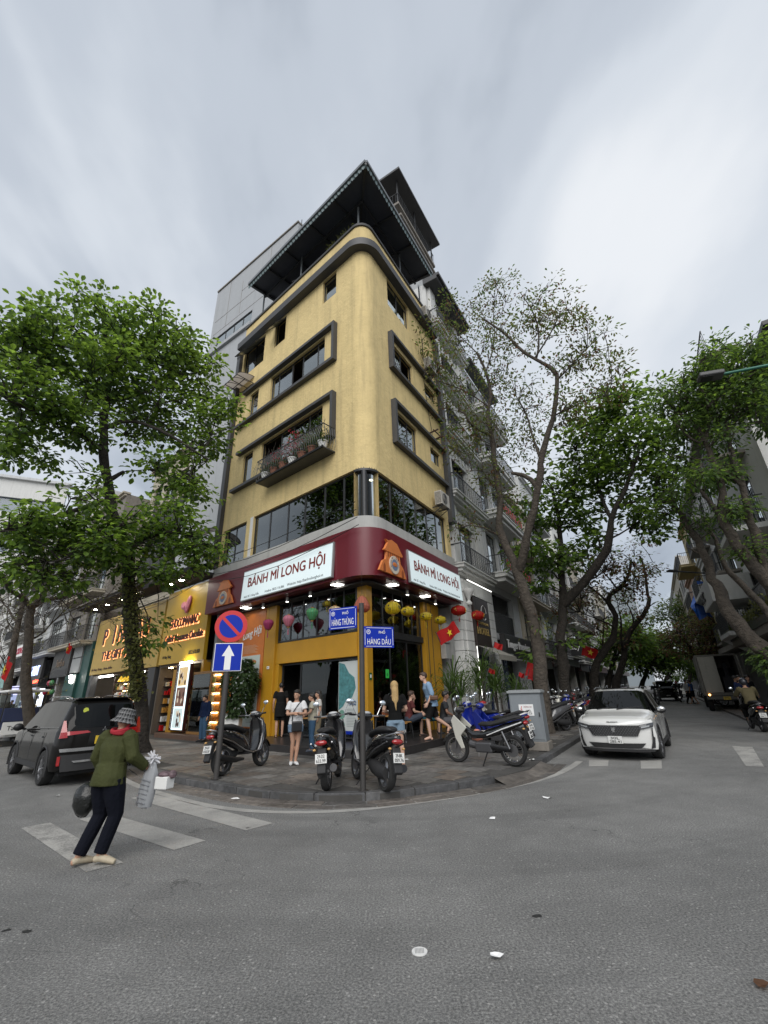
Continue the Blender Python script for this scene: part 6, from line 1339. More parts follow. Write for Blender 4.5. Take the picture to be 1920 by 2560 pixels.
# the broad leaved tree on the narrow street
tree('big broad leaved tree with a dark straight trunk in front of the gold shop', 16.7,
     [([(355, 1862), (350, 1811), (342, 1696), (330, 1560), (319, 1440), (318, 1370), (284, 1303), (269, 1220), (262, 1146), (258, 1071), (269, 996), (277, 930), (270, 850), (255, 780)], .27, .07),
      ([(262, 1070), (321, 1049), (374, 1064), (448, 1101), (520, 1150)], .09, .03, (0, -.4, -.8, -1.2, -1.4)), ([(268, 1000), (336, 993), (374, 965), (430, 940), (520, 930)], .09, .03, (0, .5, .8, 1.0, 1.3)),
      ([(265, 1130), (190, 1080), (110, 1040), (20, 1000)], .09, .03, (0, -.5, -1, -1.6)), ([(270, 1010), (200, 940), (120, 890), (40, 860)], .08, .03, (0, .6, 1.1, 1.6)), ([(275, 950), (340, 870), (400, 830)], .06, .02, (0, -.6, -1.2)),
      ([(262, 930), (200, 830), (150, 790)], .05, .02, (0, .6, 1.0)), ([(270, 1250), (187, 1277), (75, 1310), (0, 1330)], .09, .03, (0, -.6, -1.1, -1.5)), ([(315, 1370), (390, 1330), (460, 1330), (540, 1370)], .09, .03, (0, -.6, -1, -1.2)), ([(310, 1350), (240, 1370), (150, 1400)], .06, .02, (0, -.8, -1.5)),
      ([(272, 1200), (310, 1180)], .09, .06), ([(322, 1480), (350, 1400), (380, 1360)], .07, .03, (0, .5, .9))],
     [(60, 835, 110, 70, -.8, 1.7, 62), (250, 815, 120, 70, 0, 2.0, 85), (400, 860, 105, 80, -.5, 1.8, 80), (490, 930, 75, 70, .3, 1.5, 45), (150, 920, 150, 80, .2, 2.2, 90), (330, 950, 140, 85, -.4, 2.0, 95), (60, 1000, 110, 80, -.8, 1.6, 62), (180, 1040, 110, 60, -.8, 1.6, 45), (400, 1050, 120, 70, .4, 1.8, 60), (520, 1080, 85, 70, -.3, 1.4, 42), (560, 1020, 40, 40, -.4, .8, 12), (30, 1110, 60, 50, -.5, 1.1, 20), (110, 1150, 60, 30, 0, 1.0, 8), (430, 1170, 100, 50, -.4, 1.4, 30), (470, 1230, 70, 40, -.6, 1.0, 16),
      (230, 1210, 40, 40, -.3, .8, 8), (80, 1340, 110, 60, -.6, 1.7, 60), (210, 1290, 90, 50, -.9, 1.3, 30), (230, 1370, 110, 65, -.8, 1.6, 55), (400, 1310, 110, 70, -.9, 1.6, 60), (500, 1370, 70, 60, -1.0, 1.2, 34), (400, 1420, 90, 35, -1.0, 1.0, 22), (60, 1440, 90, 40, -.7, 1.2, 24), (180, 1460, 60, 20, -.7, .8, 8), (370, 1600, 40, 60, .2, .5, 10)],
     (.35, .6), L=(.14, .25), asp=.60, barkm=M_barkd, per=22, spread=.52, seed=3, mats=[M_leafm, M_leaff, M_leafd], flat=.5, group='trees of the narrow street')
# ivy and creeper on its trunk
iv = thing('trunk_creeper', 'leafy creeper clinging to the dark trunk in front of the gold sign', 'creeper', at(330, 1600, 16.5)); T = Matrix.Translation(-at(330, 1600, 16.5)); q = MB(T)
for k in range(1000):
    u = rnd.random(); P = at(323 + 18 * u + rnd.gauss(0, 14), 1450 + 300 * u, 16.45 + rnd.uniform(-.3, .1)); leaf_into(q, P, rv(), Vector((0, 0, 1)), .11, .08)
q.obj('leaves', [M_leafo], iv, kind='stuff')

M_small = [M_leafo, M_leafm, M_leafb]
tree('mottled grey trunked tree with thin olive foliage leaning over the hotel', 17.5,
     [([(1365, 1840), (1354, 1725), (1348, 1639), (1333, 1552), (1315, 1487), (1294, 1432), (1283, 1398), (1250, 1343), (1250, 1280), (1250, 1226), (1239, 1172), (1228, 1090), (1221, 1036), (1226, 980), (1215, 930), (1190, 880)], .25, .05),
      ([(1300, 1425), (1310, 1380), (1324, 1316), (1340, 1253), (1351, 1190), (1353, 1145), (1370, 1090), (1388, 1027), (1393, 960), (1393, 925), (1340, 900), (1300, 872), (1270, 840), (1210, 800)], .17, .04, (0, -.3, -.6, -.8, -1, -1.1, -1.2, -1.3, -1.3, -1.3, -1.2, -1.2, -1.2, -1.2)),
      ([(1345, 1222), (1320, 1190), (1278, 1183)], .11, .06, (-.9, -1, -1)), ([(1228, 1090), (1190, 1070), (1168, 1052), (1165, 1035), (1152, 1030)], .06, .04, (0, -.4, -.7, -.8, -.8)),
      ([(1340, 900), (1350, 850), (1340, 790), (1300, 730)], .05, .015, (-1.2, -1, -.8, -.6)), ([(1335, 898), (1380, 830), (1400, 780)], .04, .012, (-1.2, -1.6, -2)), ([(1393, 950), (1440, 900), (1480, 860)], .04, .012, (-1.3, -.8, -.3)),
      ([(1215, 930), (1240, 850), (1230, 780), (1250, 710)], .04, .01, (0, .3, .6, .8)), ([(1190, 880), (1150, 840), (1120, 800)], .03, .01, (0, .2, .5)), ([(1352, 1150), (1330, 1090), (1320, 1040), (1290, 990)], .06, .02, (-1.1, -.6, -.3, 0)), ([(1225, 1020), (1170, 980), (1120, 960), (1060, 940)], .04, .012, (0, -.3, -.6, -.8)), ([(1385, 1040), (1440, 1010), (1510, 990)], .04, .012, (-1.3, -1, -.6)), ([(1250, 1340), (1190, 1310), (1140, 1320)], .04, .012, (0, -.4, -.7))],
     [(1130, 780, 60, 50, .3, 1.2, 22), (1240, 740, 70, 50, .5, 1.3, 34), (1350, 760, 80, 55, -.8, 1.3, 42), (1420, 800, 60, 50, -1.5, 1.2, 24), (1180, 850, 80, 60, 0, 1.4, 36), (1290, 850, 80, 60, -.8, 1.4, 34), (1470, 880, 75, 60, -.5, 1.3, 34), (1410, 920, 60, 50, -1, 1.1, 18), (1520, 950, 70, 50, -.4, 1.2, 22), (1110, 900, 60, 50, -.6, 1.1, 22), (1070, 830, 50, 40, -.9, .9, 10), (1150, 980, 80, 60, -.3, 1.3, 36), (1230, 950, 70, 60, .2, 1.2, 26), (1310, 1010, 80, 60, -.2, 1.3, 36), (1430, 1020, 80, 50, -1, 1.2, 34), (1190, 1080, 80, 60, -.3, 1.2, 36), (1300, 1110, 70, 50, 0, 1.2, 26), (1210, 1180, 70, 50, 0, 1.0, 24), (1150, 1100, 50, 40, -.5, .9, 14), (1180, 1310, 60, 40, -.4, .9, 12), (1260, 1240, 60, 50, .3, .9, 12), (1340, 1560, 25, 40, 0, .4, 5)],
     (.55, .3), L=(.11, .19), asp=.44, per=17, spread=.50, twig=.009, seed=5, mats=[M_leafo, M_leafm, M_leafb], flat=.8, droop=.25)
tree('dark forked tree with large deep green leaves between the hotel and the white car', 21.5,
     [([(1424, 1800), (1419, 1773), (1409, 1725), (1404, 1639), (1402, 1574), (1409, 1498), (1402, 1443), (1402, 1343), (1395, 1280), (1380, 1220)], .30, .07),
      ([(1410, 1510), (1467, 1450), (1512, 1387), (1524, 1336), (1532, 1289), (1555, 1237), (1580, 1180), (1599, 1120)], .22, .05, (0, -.4, -.8, -1, -1.2, -1.3, -1.4, -1.4)), ([(1530, 1300), (1500, 1240), (1490, 1180), (1500, 1120)], .09, .03, (-1.1, -.6, 0, .4)), ([(1402, 1400), (1360, 1360), (1330, 1310)], .08, .03, (0, -.5, -.9)), ([(1540, 1270), (1600, 1250), (1660, 1230)], .08, .02, (-1.2, -.9, -.6)), ([(1395, 1290), (1430, 1230), (1450, 1160)], .07, .02, (0, -.4, -.8)), ([(1520, 1350), (1560, 1330), (1600, 1300)], .05, .02, (-.9, -.4, 0)), ([(1465, 1452), (1500, 1440), (1530, 1400)], .05, .02, (-.4, .3, .9))],
     [(1490, 1040, 80, 40, -.4, 1.5, 34), (1570, 1010, 80, 50, -.6, 1.6, 44), (1480, 1110, 95, 60, 0, 1.9, 56), (1580, 1110, 90, 60, -.8, 1.8, 52), (1660, 1080, 50, 40, -.6, 1.2, 18), (1650, 1180, 70, 60, -.6, 1.5, 44), (1530, 1190, 100, 55, -.4, 1.8, 50), (1420, 1180, 80, 60, 0, 1.6, 48), (1360, 1270, 80, 55, -.4, 1.5, 44), (1440, 1280, 80, 50, .2, 1.5, 40), (1600, 1270, 70, 45, -.4, 1.4, 34), (1330, 1390, 70, 40, -.8, 1.1, 28), (1400, 1400, 70, 40, -.6, 1.2, 30), (1480, 1360, 60, 40, .3, 1.1, 18), (1340, 1460, 40, 30, -.8, .8, 10), (1640, 1330, 50, 30, 0, 1, 10), (1430, 1600, 25, 30, 0, .5, 5), (1330, 1640, 30, 20, -1, .5, 6)],
     (.40, .5), L=(.20, .33), asp=.58, barkm=M_barkd, per=14, spread=.55, seed=8, mats=[M_leafm, M_leaff, M_leafd])
tree('crooked dark tree with bronze brown foliage leaning over the white car roof', 27,
     [([(1490, 1790), (1486, 1721), (1482, 1678), (1501, 1645), (1527, 1606), (1540, 1571), (1536, 1526), (1514, 1495), (1545, 1476), (1569, 1450), (1580, 1400)], .26, .06), ([(1514, 1500), (1480, 1470), (1450, 1450)], .07, .02, (0, -.5, -1)), ([(1540, 1570), (1500, 1550), (1450, 1530)], .05, .02, (0, -.5, -1)), ([(1505, 1640), (1510, 1560), (1512, 1520)], .05, .02, (0, .8, 1.2)), ([(1545, 1476), (1520, 1440), (1480, 1410)], .06, .02, (0, .4, .8))],
     [(1470, 1480, 75, 40, -.5, 1.8, 46), (1550, 1430, 75, 45, 0, 1.8, 48), (1500, 1400, 70, 30, 0, 1.6, 26), (1430, 1520, 60, 35, -.5, 1.4, 22), (1590, 1470, 50, 30, 0, 1.4, 20), (1500, 1560, 60, 30, .5, 1.2, 16), (1440, 1600, 40, 30, -.5, 1, 10)],
     (.15, .3), L=(.14, .24), asp=.5, barkm=M_barkd, per=12, spread=.55, seed=11, mats=[M_leafm, M_leafo, M_leafb])
tree('slender dark tree forking low with thin brown green crown beyond the white car', 31,
     [([(1540, 1770), (1536, 1715), (1553, 1671), (1564, 1634), (1560, 1606), (1586, 1563), (1614, 1532), (1625, 1508), (1619, 1478), (1614, 1430), (1600, 1390)], .24, .05), ([(1564, 1634), (1550, 1600), (1555, 1560), (1545, 1520)], .10, .03, (0, -.6, -.8, -.9)), ([(1586, 1563), (1580, 1530), (1560, 1500)], .06, .02), ([(1618, 1520), (1640, 1505)], .04, .02)],
     [(1610, 1420, 55, 35, 0, 1.6, 26), (1560, 1500, 60, 40, 0, 1.8, 26), (1600, 1370, 50, 30, 0, 1.5, 14), (1560, 1590, 45, 40, .5, 1.4, 20), (1590, 1540, 40, 25, 0, 1.2, 10)],
     (.35, .3), L=(.14, .24), asp=.5, barkm=M_barkd, per=12, spread=.6, seed=13, mats=[M_leafm, M_leafo, M_leafb])
# the avenue beyond, its leaf colours lightened in place of haze
for i, (lab, px, D, top, blobs, ms) in enumerate([
    ('bright green street tree low over the shops past the flags', 1515, 40, 1600, [(1560, 1590, 45, 40, 0, 2.5, 50), (1520, 1630, 35, 30, 0, 2, 24), (1590, 1610, 35, 35, 0, 2, 30)], [M_leaff, M_leafm, M_leafm]),
    ('dense rounded green tree shading the parked motorbikes down the street', 1600, 48, 1620, [(1640, 1620, 50, 40, 0, 3, 80), (1600, 1650, 40, 40, 0, 3, 50), (1660, 1650, 40, 35, 0, 3, 46)], [M_leafm, M_leaff, M_leafd]),
    ('wide dark green tree arching over the oncoming jeep', 1650, 62, 1640, [(1690, 1645, 46, 22, 0, 4, 40), (1640, 1600, 28, 26, 0, 3, 18), (1725, 1662, 24, 14, 0, 3, 14)], [M_leafm, M_leaff, M_leafm]),
    ('tall dark tree silhouetted against the sky over the far end of the street', 1720, 70, 1520, [(1690, 1530, 50, 38, 0, 5, 40), (1640, 1545, 35, 28, 0, 4, 16), (1730, 1520, 40, 42, 0, 5, 36)], [M_leafm, M_leafo, M_leafm]),
    ('distant pale green tree closing the view between the trunks', 1690, 95, 1670, [(1660, 1675, 26, 14, 0, 6, 22), (1700, 1692, 40, 10, 0, 6, 34), (1735, 1680, 22, 14, 0, 6, 20)], [M_leaff, M_leafm, M_leafm])]):
    tree(lab, D, [([(px, 1760 - i * 6), (px + 3, 1715), (px + 18, top + 55), (px + 30, top + 10)], .3, .06), ([(px + 12, top + 70), (px + 40, top + 20), (px + 60, top)], .12, .03, (0, -1, -2)), ([(px + 12, top + 70), (px - 10, top + 30)], .10, .03, (0, 1))], blobs, (.4, .35), L=(.25, .5), asp=.5, barkm=M_barkd, per=22, spread=1.1, twig=.02, seed=20 + i, mats=ms)
# across the street
tree('bronze green tree spreading over the army coloured truck', 40,
     [([(1792, 1765), (1788, 1725), (1770, 1695), (1740, 1660), (1728, 1630), (1715, 1600), (1690, 1560)], .2, .05), ([(1770, 1695), (1760, 1640), (1740, 1590)], .12, .03), ([(1775, 1700), (1765, 1650), (1790, 1590)], .10, .03)],
     [(1690, 1590, 50, 30, 0, 2.5, 60), (1750, 1565, 55, 30, 0, 2.6, 64), (1800, 1590, 45, 35, 0, 2.4, 40), (1740, 1620, 60, 30, 0, 2.4, 50), (1660, 1620, 25, 25, 0, 1.6, 12), (1790, 1640, 40, 30, 0, 2, 20)],
     (.15, .4), L=(.16, .28), asp=.5, barkm=M_barkd, per=16, spread=.7, twig=.014, seed=31, mats=[M_leafm, M_leafo, M_leafb], group='trees across the street')
tree('many stemmed tree with feathery leaves rising past the white balconies', 16.5,
     [([(2040, 1850), (1985, 1700), (1920, 1624), (1864, 1593), (1836, 1552), (1813, 1512), (1793, 1471), (1777, 1437), (1763, 1385), (1736, 1339), (1714, 1303), (1695, 1268), (1654, 1252)], .26, .05),
      ([(1950, 1660), (1935, 1560), (1917, 1526), (1864, 1471), (1836, 1445), (1807, 1404), (1795, 1360), (1770, 1320), (1760, 1290)], .12, .04, (0, .3, .5, .8, 1, 1.1, 1.2, 1.2, 1.2)),
      ([(1975, 1720), (1950, 1520), (1920, 1452), (1885, 1412), (1844, 1371), (1822, 1330), (1801, 1290), (1809, 1208), (1784, 1168), (1763, 1100), (1745, 1070), (1700, 1030)], .20, .04, (0, -.5, -.8, -1, -1.1, -1.2, -1.2, -1.2, -1.2, -1.1, -1, -1)),
      ([(1915, 1440), (1893, 1344), (1871, 1290), (1860, 1217), (1835, 1150), (1822, 1100), (1815, 1050)], .13, .03, (-.8, -.9, -1, -1.1, -1, -.9, -.8)), ([(1801, 1290), (1770, 1250), (1735, 1210)], .08, .03, (-1.2, -1.4, -1.6)), ([(1860, 1217), (1800, 1165), (1770, 1150)], .08, .04, (-1.1, -1.2, -1.2)), ([(1763, 1105), (1775, 1040), (1800, 980)], .06, .02, (-1.1, -.8, -.5)), ([(1764, 1100), (1740, 1110), (1690, 1060)], .05, .02, (-1.1, -1.4, -1.8)), ([(1763, 1390), (1720, 1370)], .04, .02)],
     [(1690, 1010, 65, 38, -1, 1.4, 52), (1750, 960, 55, 30, -.8, 1.4, 40), (1830, 940, 70, 40, -.5, 1.7, 66), (1895, 900, 50, 40, -.4, 1.5, 44), (1770, 1030, 65, 40, -.8, 1.5, 46), (1860, 1000, 60, 45, -.7, 1.5, 50), (1900, 960, 40, 50, -.4, 1.3, 30), (1700, 1070, 45, 30, -1.3, 1.2, 22), (1810, 1090, 50, 40, -.8, 1.3, 26), (1680, 1150, 40, 40, -1, 1.0, 12), (1760, 1200, 55, 35, -1.3, 1.2, 30), (1820, 1180, 30, 30, -1, .9, 12), (1680, 1260, 60, 35, 0, 1.2, 26), (1740, 1310, 50, 30, .3, 1.0, 18), (1830, 1290, 45, 35, -.9, 1.0, 24), (1870, 1380, 40, 25, -.9, .8, 14), (1650, 1290, 40, 30, 0, 1, 12), (1925, 1650, 22, 40, 0, .5, 20), (1640, 960, 30, 20, -1, .8, 6), (1780, 900, 50, 25, -.6, 1.2, 20), (1920, 1040, 30, 40, -.5, 1, 26)],
     (.55, .25), L=(.10, .19), asp=.42, per=22, spread=.46, twig=.010, seed=41, mats=[M_leafm, M_leaff, M_leafd], flat=.5, group='trees across the street')
# the bare tree of the narrow street
def bare(label, D, limbs, seeds, group, seed):
    global rnd
    old = rnd; rnd = random.Random(seed); B0 = at(*limbs[0][0][0], D); B0.z = 0; t = thing('bare_tree', label, 'tree', B0, group=group); q = MB(Matrix.Translation(-B0)); tips = []
    for i, (pts, r0, r1, *dd) in enumerate(limbs):
        P = [at(x, y, D + (dd[0][k] if dd else 0)) for k, (x, y) in enumerate(pts)]
        if i == 0: P[0].z = SW
        Q = [P[0]]
        for a, b in zip(P, P[1:]): Q += [a.lerp(b, .5) + rv() * .06, b]
        m = len(Q); q.tube(Q, [(r0 + (r1 - r0) * k / (m - 1)) for k in range(m)], 8)
        if i: tips += [(Q[k], Q[k] - Q[k - 1]) for k in range(2, m)]
    q.obj('trunk', M_bark, t, smooth=60); tw = MB(Matrix.Translation(-B0)); lf = MB(Matrix.Translation(-B0))
    def grow(p, d, L, r, dep):
        d = (d.normalized() + rv() * .45 + Vector((0, 0, .12))).normalized(); m = p + d * L * .5 + rv() * L * .08; e = m + (d + rv() * .35).normalized() * L * .5
        tw.tube([p, m, e], [r, r * .8, r * .55], 4 if dep > 2 else 3, caps=False)
        if dep == 0:
            if rnd.random() < .35: leaf_into(lf, e, rv(), Vector((0, 0, 1)), .12, .07)
            return
        for k in range(rnd.choice((2, 3))): grow(m.lerp(e, rnd.random()), d + rv() * .7, L * rnd.uniform(.6, .8), r * .62, dep - 1)
    for p, d in tips:
        for k in range(seeds): grow(p, d + rv() * .8, rnd.uniform(.9, 1.6), .028, 4)
    tw.obj('twigs', M_bark, t, kind='stuff'); lf.obj('crown', M_leafo, t, kind='stuff'); rnd = old
bare('nearly bare tree with a spreading fork beside the white shuttle cart', 24, [([(75, 1850), (68, 1747), (68, 1638), (73, 1543), (79, 1519)], .21, .14), ([(79, 1520), (54, 1492), (19, 1473), (5, 1440)], .12, .05, (0, -.5, -1, -1.4)), ([(79, 1520), (114, 1500), (150, 1495), (190, 1486), (240, 1490)], .11, .03, (0, .4, .8, 1.2, 1.6)), ([(90, 1510), (108, 1480), (122, 1465), (136, 1443)], .09, .04, (0, -.4, -.8, -1.2)), ([(85, 1515), (90, 1470), (80, 1430)], .07, .03, (0, .6, 1.2)), ([(70, 1600), (110, 1580), (150, 1540)], .05, .02, (0, .5, .9))], 2, 'trees of the narrow street', 51)
bare('leaning pale trunk with thin twigs at the edge by the booking office', 30, [([(15, 1800), (30, 1640), (45, 1560), (60, 1490)], .2, .10), ([(45, 1560), (20, 1520), (0, 1500)], .06, .03, (0, 1, 1.5)), ([(60, 1490), (80, 1440), (110, 1400)], .07, .03, (0, -.5, -1)), ([(30, 1660), (20, 1720), (8, 1650)], .06, .03)], 2, 'trees of the narrow street', 52)

# ------------------------------------------------------------------ potted plants
def spiky(px, py, z, label, n=60, L=1.1, pot=True, h0=.6, potr=.42, poth=.62, D=None, group=None, name='potted_plant'):
    P = gp(px, py, z) if D is None else Vector((*at(px, py, D).xy, z)); t = thing(name, label, 'plant', P, group=group)
    if pot:
        q = MB(); q.lathe([(potr * .62, 0), (potr * .8, poth * .3), (potr, poth * .95), (potr, poth), (potr * .88, poth), (potr * .85, poth * .9), (0, poth * .9)], 22); q.obj('pot', M_pot, t, smooth=50)
    else: poth = .1
    q = MB(); st = MB()
    for s in range(4):
        a = rnd.uniform(0, 6.28); b = Vector((.12 * math.cos(a), .12 * math.sin(a), poth * .9)); top = b + Vector((rnd.uniform(-.15, .15), rnd.uniform(-.15, .15), h0 * rnd.uniform(.5, 1.2))); st.tube([b, top], .025, 6)
        for k in range(n // 4):
            a = rnd.uniform(0, 6.28); el = rnd.uniform(-.1, 1.3); l = L * rnd.uniform(.6, 1.1); d = Vector((math.cos(a) * math.cos(el), math.sin(a) * math.cos(el), math.sin(el))); s_ = Vector((-math.sin(a), math.cos(a), 0)) * .026
            p0 = top; p1 = p0 + d * l * .5; p2 = p1 + (d * .8 + Vector((0, 0, -.45))).normalized() * l * .35; p3 = p2 + (d * .5 + Vector((0, 0, -.9))).normalized() * l * .2
            q.add([p0 - s_ * .5, p0 + s_ * .5, p1 - s_, p1 + s_, p2 - s_ * .7, p2 + s_ * .7, p3], [(0, 1, 3, 2), (2, 3, 5, 4), (4, 5, 6)])
    st.obj('stem', M_bark, t); o = q.obj('leaves', M_leafm, t); o['kind'] = 'stuff'; return t
spiky(1150, 1850, SW, 'large round grey pot with long arching strap leaves at the end of the shop step', 130, 1.15, h0=.9, potr=.46, poth=.72)
for px, D, lab in ((1215, 17.8, 'tall strap leaved plant left of the blue banner'), (1260, 18.6, 'bushy strap leaved plant behind the blue motorbikes'), (1310, 19.5, 'low strap leaved plant in front of the fashion shop')):
    spiky(px, 1850, SW, lab.replace('left of', 'beside'), 110, 1.2, h0=1.5 if px < 1250 else .9, potr=.36, poth=.5, D=D, group='strap leaved plants by the hotel')
t = thing('potted_climber', 'tall dark leafy climber on a frame in a white planter beside the yellow pillar', 'plant', LP(-6.35, -.25, SW)); q = MB(); q.bx(-.30, .22, -.22, .22, 0, .95); q.obj('white_planter', M_white, t, bevel=.03)
q = MB()
for k in range(2400):
    a = rnd.uniform(0, 6.28); h = rnd.uniform(.85, 2.75); r = (.62 + .12 * math.sin(h * 4)) * (1 if .95 < h < 2.45 else .72) * rnd.uniform(.72, 1.05); p = Vector((.08 + r * math.cos(a) * .85, r * math.sin(a) * .7, h)); leaf_into(q, p, Vector((math.cos(a), math.sin(a), rnd.uniform(-1.2, .2))), Vector((0, 0, 1)), rnd.uniform(.11, .17), rnd.uniform(.07, .11))
o = q.obj('leaves', [M_leafd], t); o['kind'] = 'stuff'; q = MB()
for x in (-.2, .25): q.cyl((x, 0, .8), (x, 0, 2.6), .03)
q.obj('frame', M_bark, t)
# ================================================================== vehicles
M_carw = mat('pearl_white_paint', (.62, .62, .60), .25, coat=1.0); M_card = mat('dark_bronze_paint', (.008, .0075, .007), .12, spec=.22)
M_cglass = mat('car_glass', (.003, .0035, .0035), .03, spec=.28); M_lens = mat('clear_lens', (.35, .37, .38), .08, coat=1.0, spec=.9); M_redlens = mat('red_lens', (.30, .006, .008), .12, coat=1.0)
M_alloy = mat('alloy_rim', (.32, .32, .33), .3, metal=.9); M_plate = mat('plate_white', (.62, .62, .60), .5); M_platey = mat('plate_yellow', (.62, .42, .03), .5); M_matte = mat('unpainted_black', (.02, .02, .021), .7)
def interp(keys, x):
    for (a, va), (b, vb) in zip(keys, keys[1:]):
        if a <= x <= b: f = (x - a) / (b - a) if b > a else 0; return va + (vb - va) * f
    return keys[0][1] if x < keys[0][0] else keys[-1][1]
def wheel(t, x, y, r, w_=.22, rim=M_alloy, steer=0.0, spokes=10):
    s = 1 if y > 0 else -1; T = Matrix.Translation((x, y, r)) @ Matrix.Rotation(R_(steer), 4, 'Z')
    q = MB(T); q.lathe([(r * .66, -w_ / 2), (r * .93, -w_ / 2), (r, -w_ * .32), (r, w_ * .32), (r * .93, w_ / 2), (r * .66, w_ / 2)], 32, axis='Y'); o = q.obj('tyre', M_rubber, t, smooth=40)
    q = MB(T); q.lathe([(r * .66, -w_ / 2 + .01), (r * .60, -w_ * .2), (r * .60, w_ * .2), (r * .66, w_ / 2 - .01)], 28, axis='Y'); q.cyl((0, -w_ * .2, 0), (0, w_ * .2, 0), r * .62, n=24); q.obj('wheel_well', M_matte, o)
    q = MB(T)
    for k in range(spokes):
        a = 2 * math.pi * k / spokes; q.bar((r * .1 * math.cos(a), -s * w_ * .0 + s * w_ * .36 * -1 * -1, r * .1 * math.sin(a)), (r * .65 * math.cos(a), s * w_ * .38, r * .65 * math.sin(a)), .035, .02)
    q.cyl((0, s * w_ * .25, 0), (0, s * w_ * .42, 0), r * .16, n=14); q.lathe([(r * .58, s * w_ * .30), (r * .69, s * w_ * .48), (r * .62, s * w_ * .47)], 28, axis='Y'); q.obj('rim', rim, o, smooth=40)
def car_loft(t, xs, zb, zs, zr, w, wr, wheels, rw, glass_rng, ws_rng, rw_rng, paintm, pillars=(), n=90):
    x0, x1 = xs; X = sorted(set([x0 + (x1 - x0) * i / n for i in range(n + 1)] + [x1 - .003, x1 - .015, x1 - .04, x1 - .08, x0 + .003, x0 + .015, x0 + .04, x0 + .08]))
    rows = []
    for x in X:
        B_, S, Rf, W_, WR = interp(zb, x), interp(zs, x), interp(zr, x), interp(w, x), interp(wr, x); arch = 0
        for xw in wheels:
            d = abs(x - xw)
            if d < rw + .07: arch = max(arch, rw + math.sqrt(max(0, (rw + .07) ** 2 - d * d)))
        P = [(0, B_), (W_ * .8, B_), (W_ * .965, B_ + .04), (W_, B_ + .16), (W_ * 1.0, B_ + .55 * (S - B_)), (W_ * .975, S - .05), (W_ * .95, S), (W_ * .94, S + .012), (WR, Rf - .06), (WR * .93, Rf - .02), (WR * .75, Rf), (0, Rf + .012)]
        P = [(a, max(z, arch) if k < 5 else max(z, min(arch, S - .03)) if k == 5 else z) for k, (a, z) in enumerate(P)]
        if WR > W_ * .94: P[8] = (min(WR, W_ * .93), P[8][1])
        rows.append([(x, a, z) for a, z in P])
    parts = {'body': MB(), 'side_window': MB(), 'windscreen': MB(), 'rear_window': MB()}
    for i in range(len(X) - 1):
        xm = (X[i] + X[i + 1]) / 2
        for j in range(11):
            k = 'body'
            if j == 7 and glass_rng[0] < xm < glass_rng[1] and not any(a < xm < b for a, b in pillars): k = 'side_window'
            if j in (8, 9, 10) and ws_rng[0] < xm < ws_rng[1]: k = 'windscreen'
            if j in (8, 9, 10) and rw_rng[0] < xm < rw_rng[1]: k = 'rear_window'
            for s in (1, -1):
                a, b, c, d = [(p[0], s * p[1], p[2]) for p in (rows[i][j], rows[i + 1][j], rows[i + 1][j + 1], rows[i][j + 1])]
                parts[k].add([a, b, c, d], [(0, 1, 2, 3)])
    for e in (0, -1):
        r = rows[e]; parts['body'].add([(p[0], p[1], p[2]) for p in r] + [(p[0], -p[1], p[2]) for p in r[::-1]], [tuple(range(24))])
    for k, q in parts.items():
        if not q.f: continue
        o = q.obj(k, paintm if k == 'body' else M_cglass, t)
        bm = bmesh.new(); bm.from_mesh(o.data); bmesh.ops.remove_doubles(bm, verts=bm.verts, dist=.0008); bmesh.ops.recalc_face_normals(bm, faces=bm.faces); bm.to_mesh(o.data); bm.free()
        o.data.polygons.foreach_set('use_smooth', [True] * len(o.data.polygons)); o.data.set_sharp_from_angle(angle=R_(32))
def npatch(nose, pts, off, th, nu=8):
    """a panel following the rounded nose; pts: quad in (y, z): lower-left, lower-right, upper-right, upper-left"""
    q = MB(); rows = []; rb = []
    for j in range(4):
        f = j / 3; r = []; r2 = []
        for i in range(nu + 1):
            g = i / nu; a = Vector(pts[0]).lerp(Vector(pts[1]), g); b = Vector(pts[3]).lerp(Vector(pts[2]), g); p = a.lerp(b, f); x = nose(p.x, p.y)
            r.append((x + (off + th) * (1 if x > 0 else -1), p.x, p.y)); r2.append((x + (off) * (1 if x > 0 else -1), p.x, p.y))
        rows.append(r); rb.append(r2)
    q.grid(rows); q.grid(rb); q.grid([rows[0], rb[0]]); q.grid([rows[-1], rb[-1]]); q.grid([[r[0] for r in rows], [r[0] for r in rb]]); q.grid([[r[-1] for r in rows], [r[-1] for r in rb]])
    return q
def plate_obj(t, M, w_, h, l1, l2, m=None):
    q = MB(M); q.bx(-w_ / 2, w_ / 2, -.006, .006, -h / 2, h / 2); o = q.obj('number_plate', m or M_plate, t, bevel=.002)
    if l2: text(l1, M_letterb, o, M @ face(0, -.008, h * .23), h=h * .34, w=w_ * .62, bold=.012, ext=.001, name='plate_lettering'); text(l2, M_letterb, o, M @ face(0, -.008, -h * .23), h=h * .34, w=w_ * .8, bold=.012, ext=.001, name='plate_lettering')
    else: text(l1, M_letterb, o, M @ face(0, -.008, 0), h=h * .6, w=w_ * .85, bold=.012, ext=.001, name='plate_lettering')
    return o
def facing(x, y, z, ang): return Matrix.Translation((x, y, z)) @ Matrix.Rotation(R_(ang), 4, 'Z')
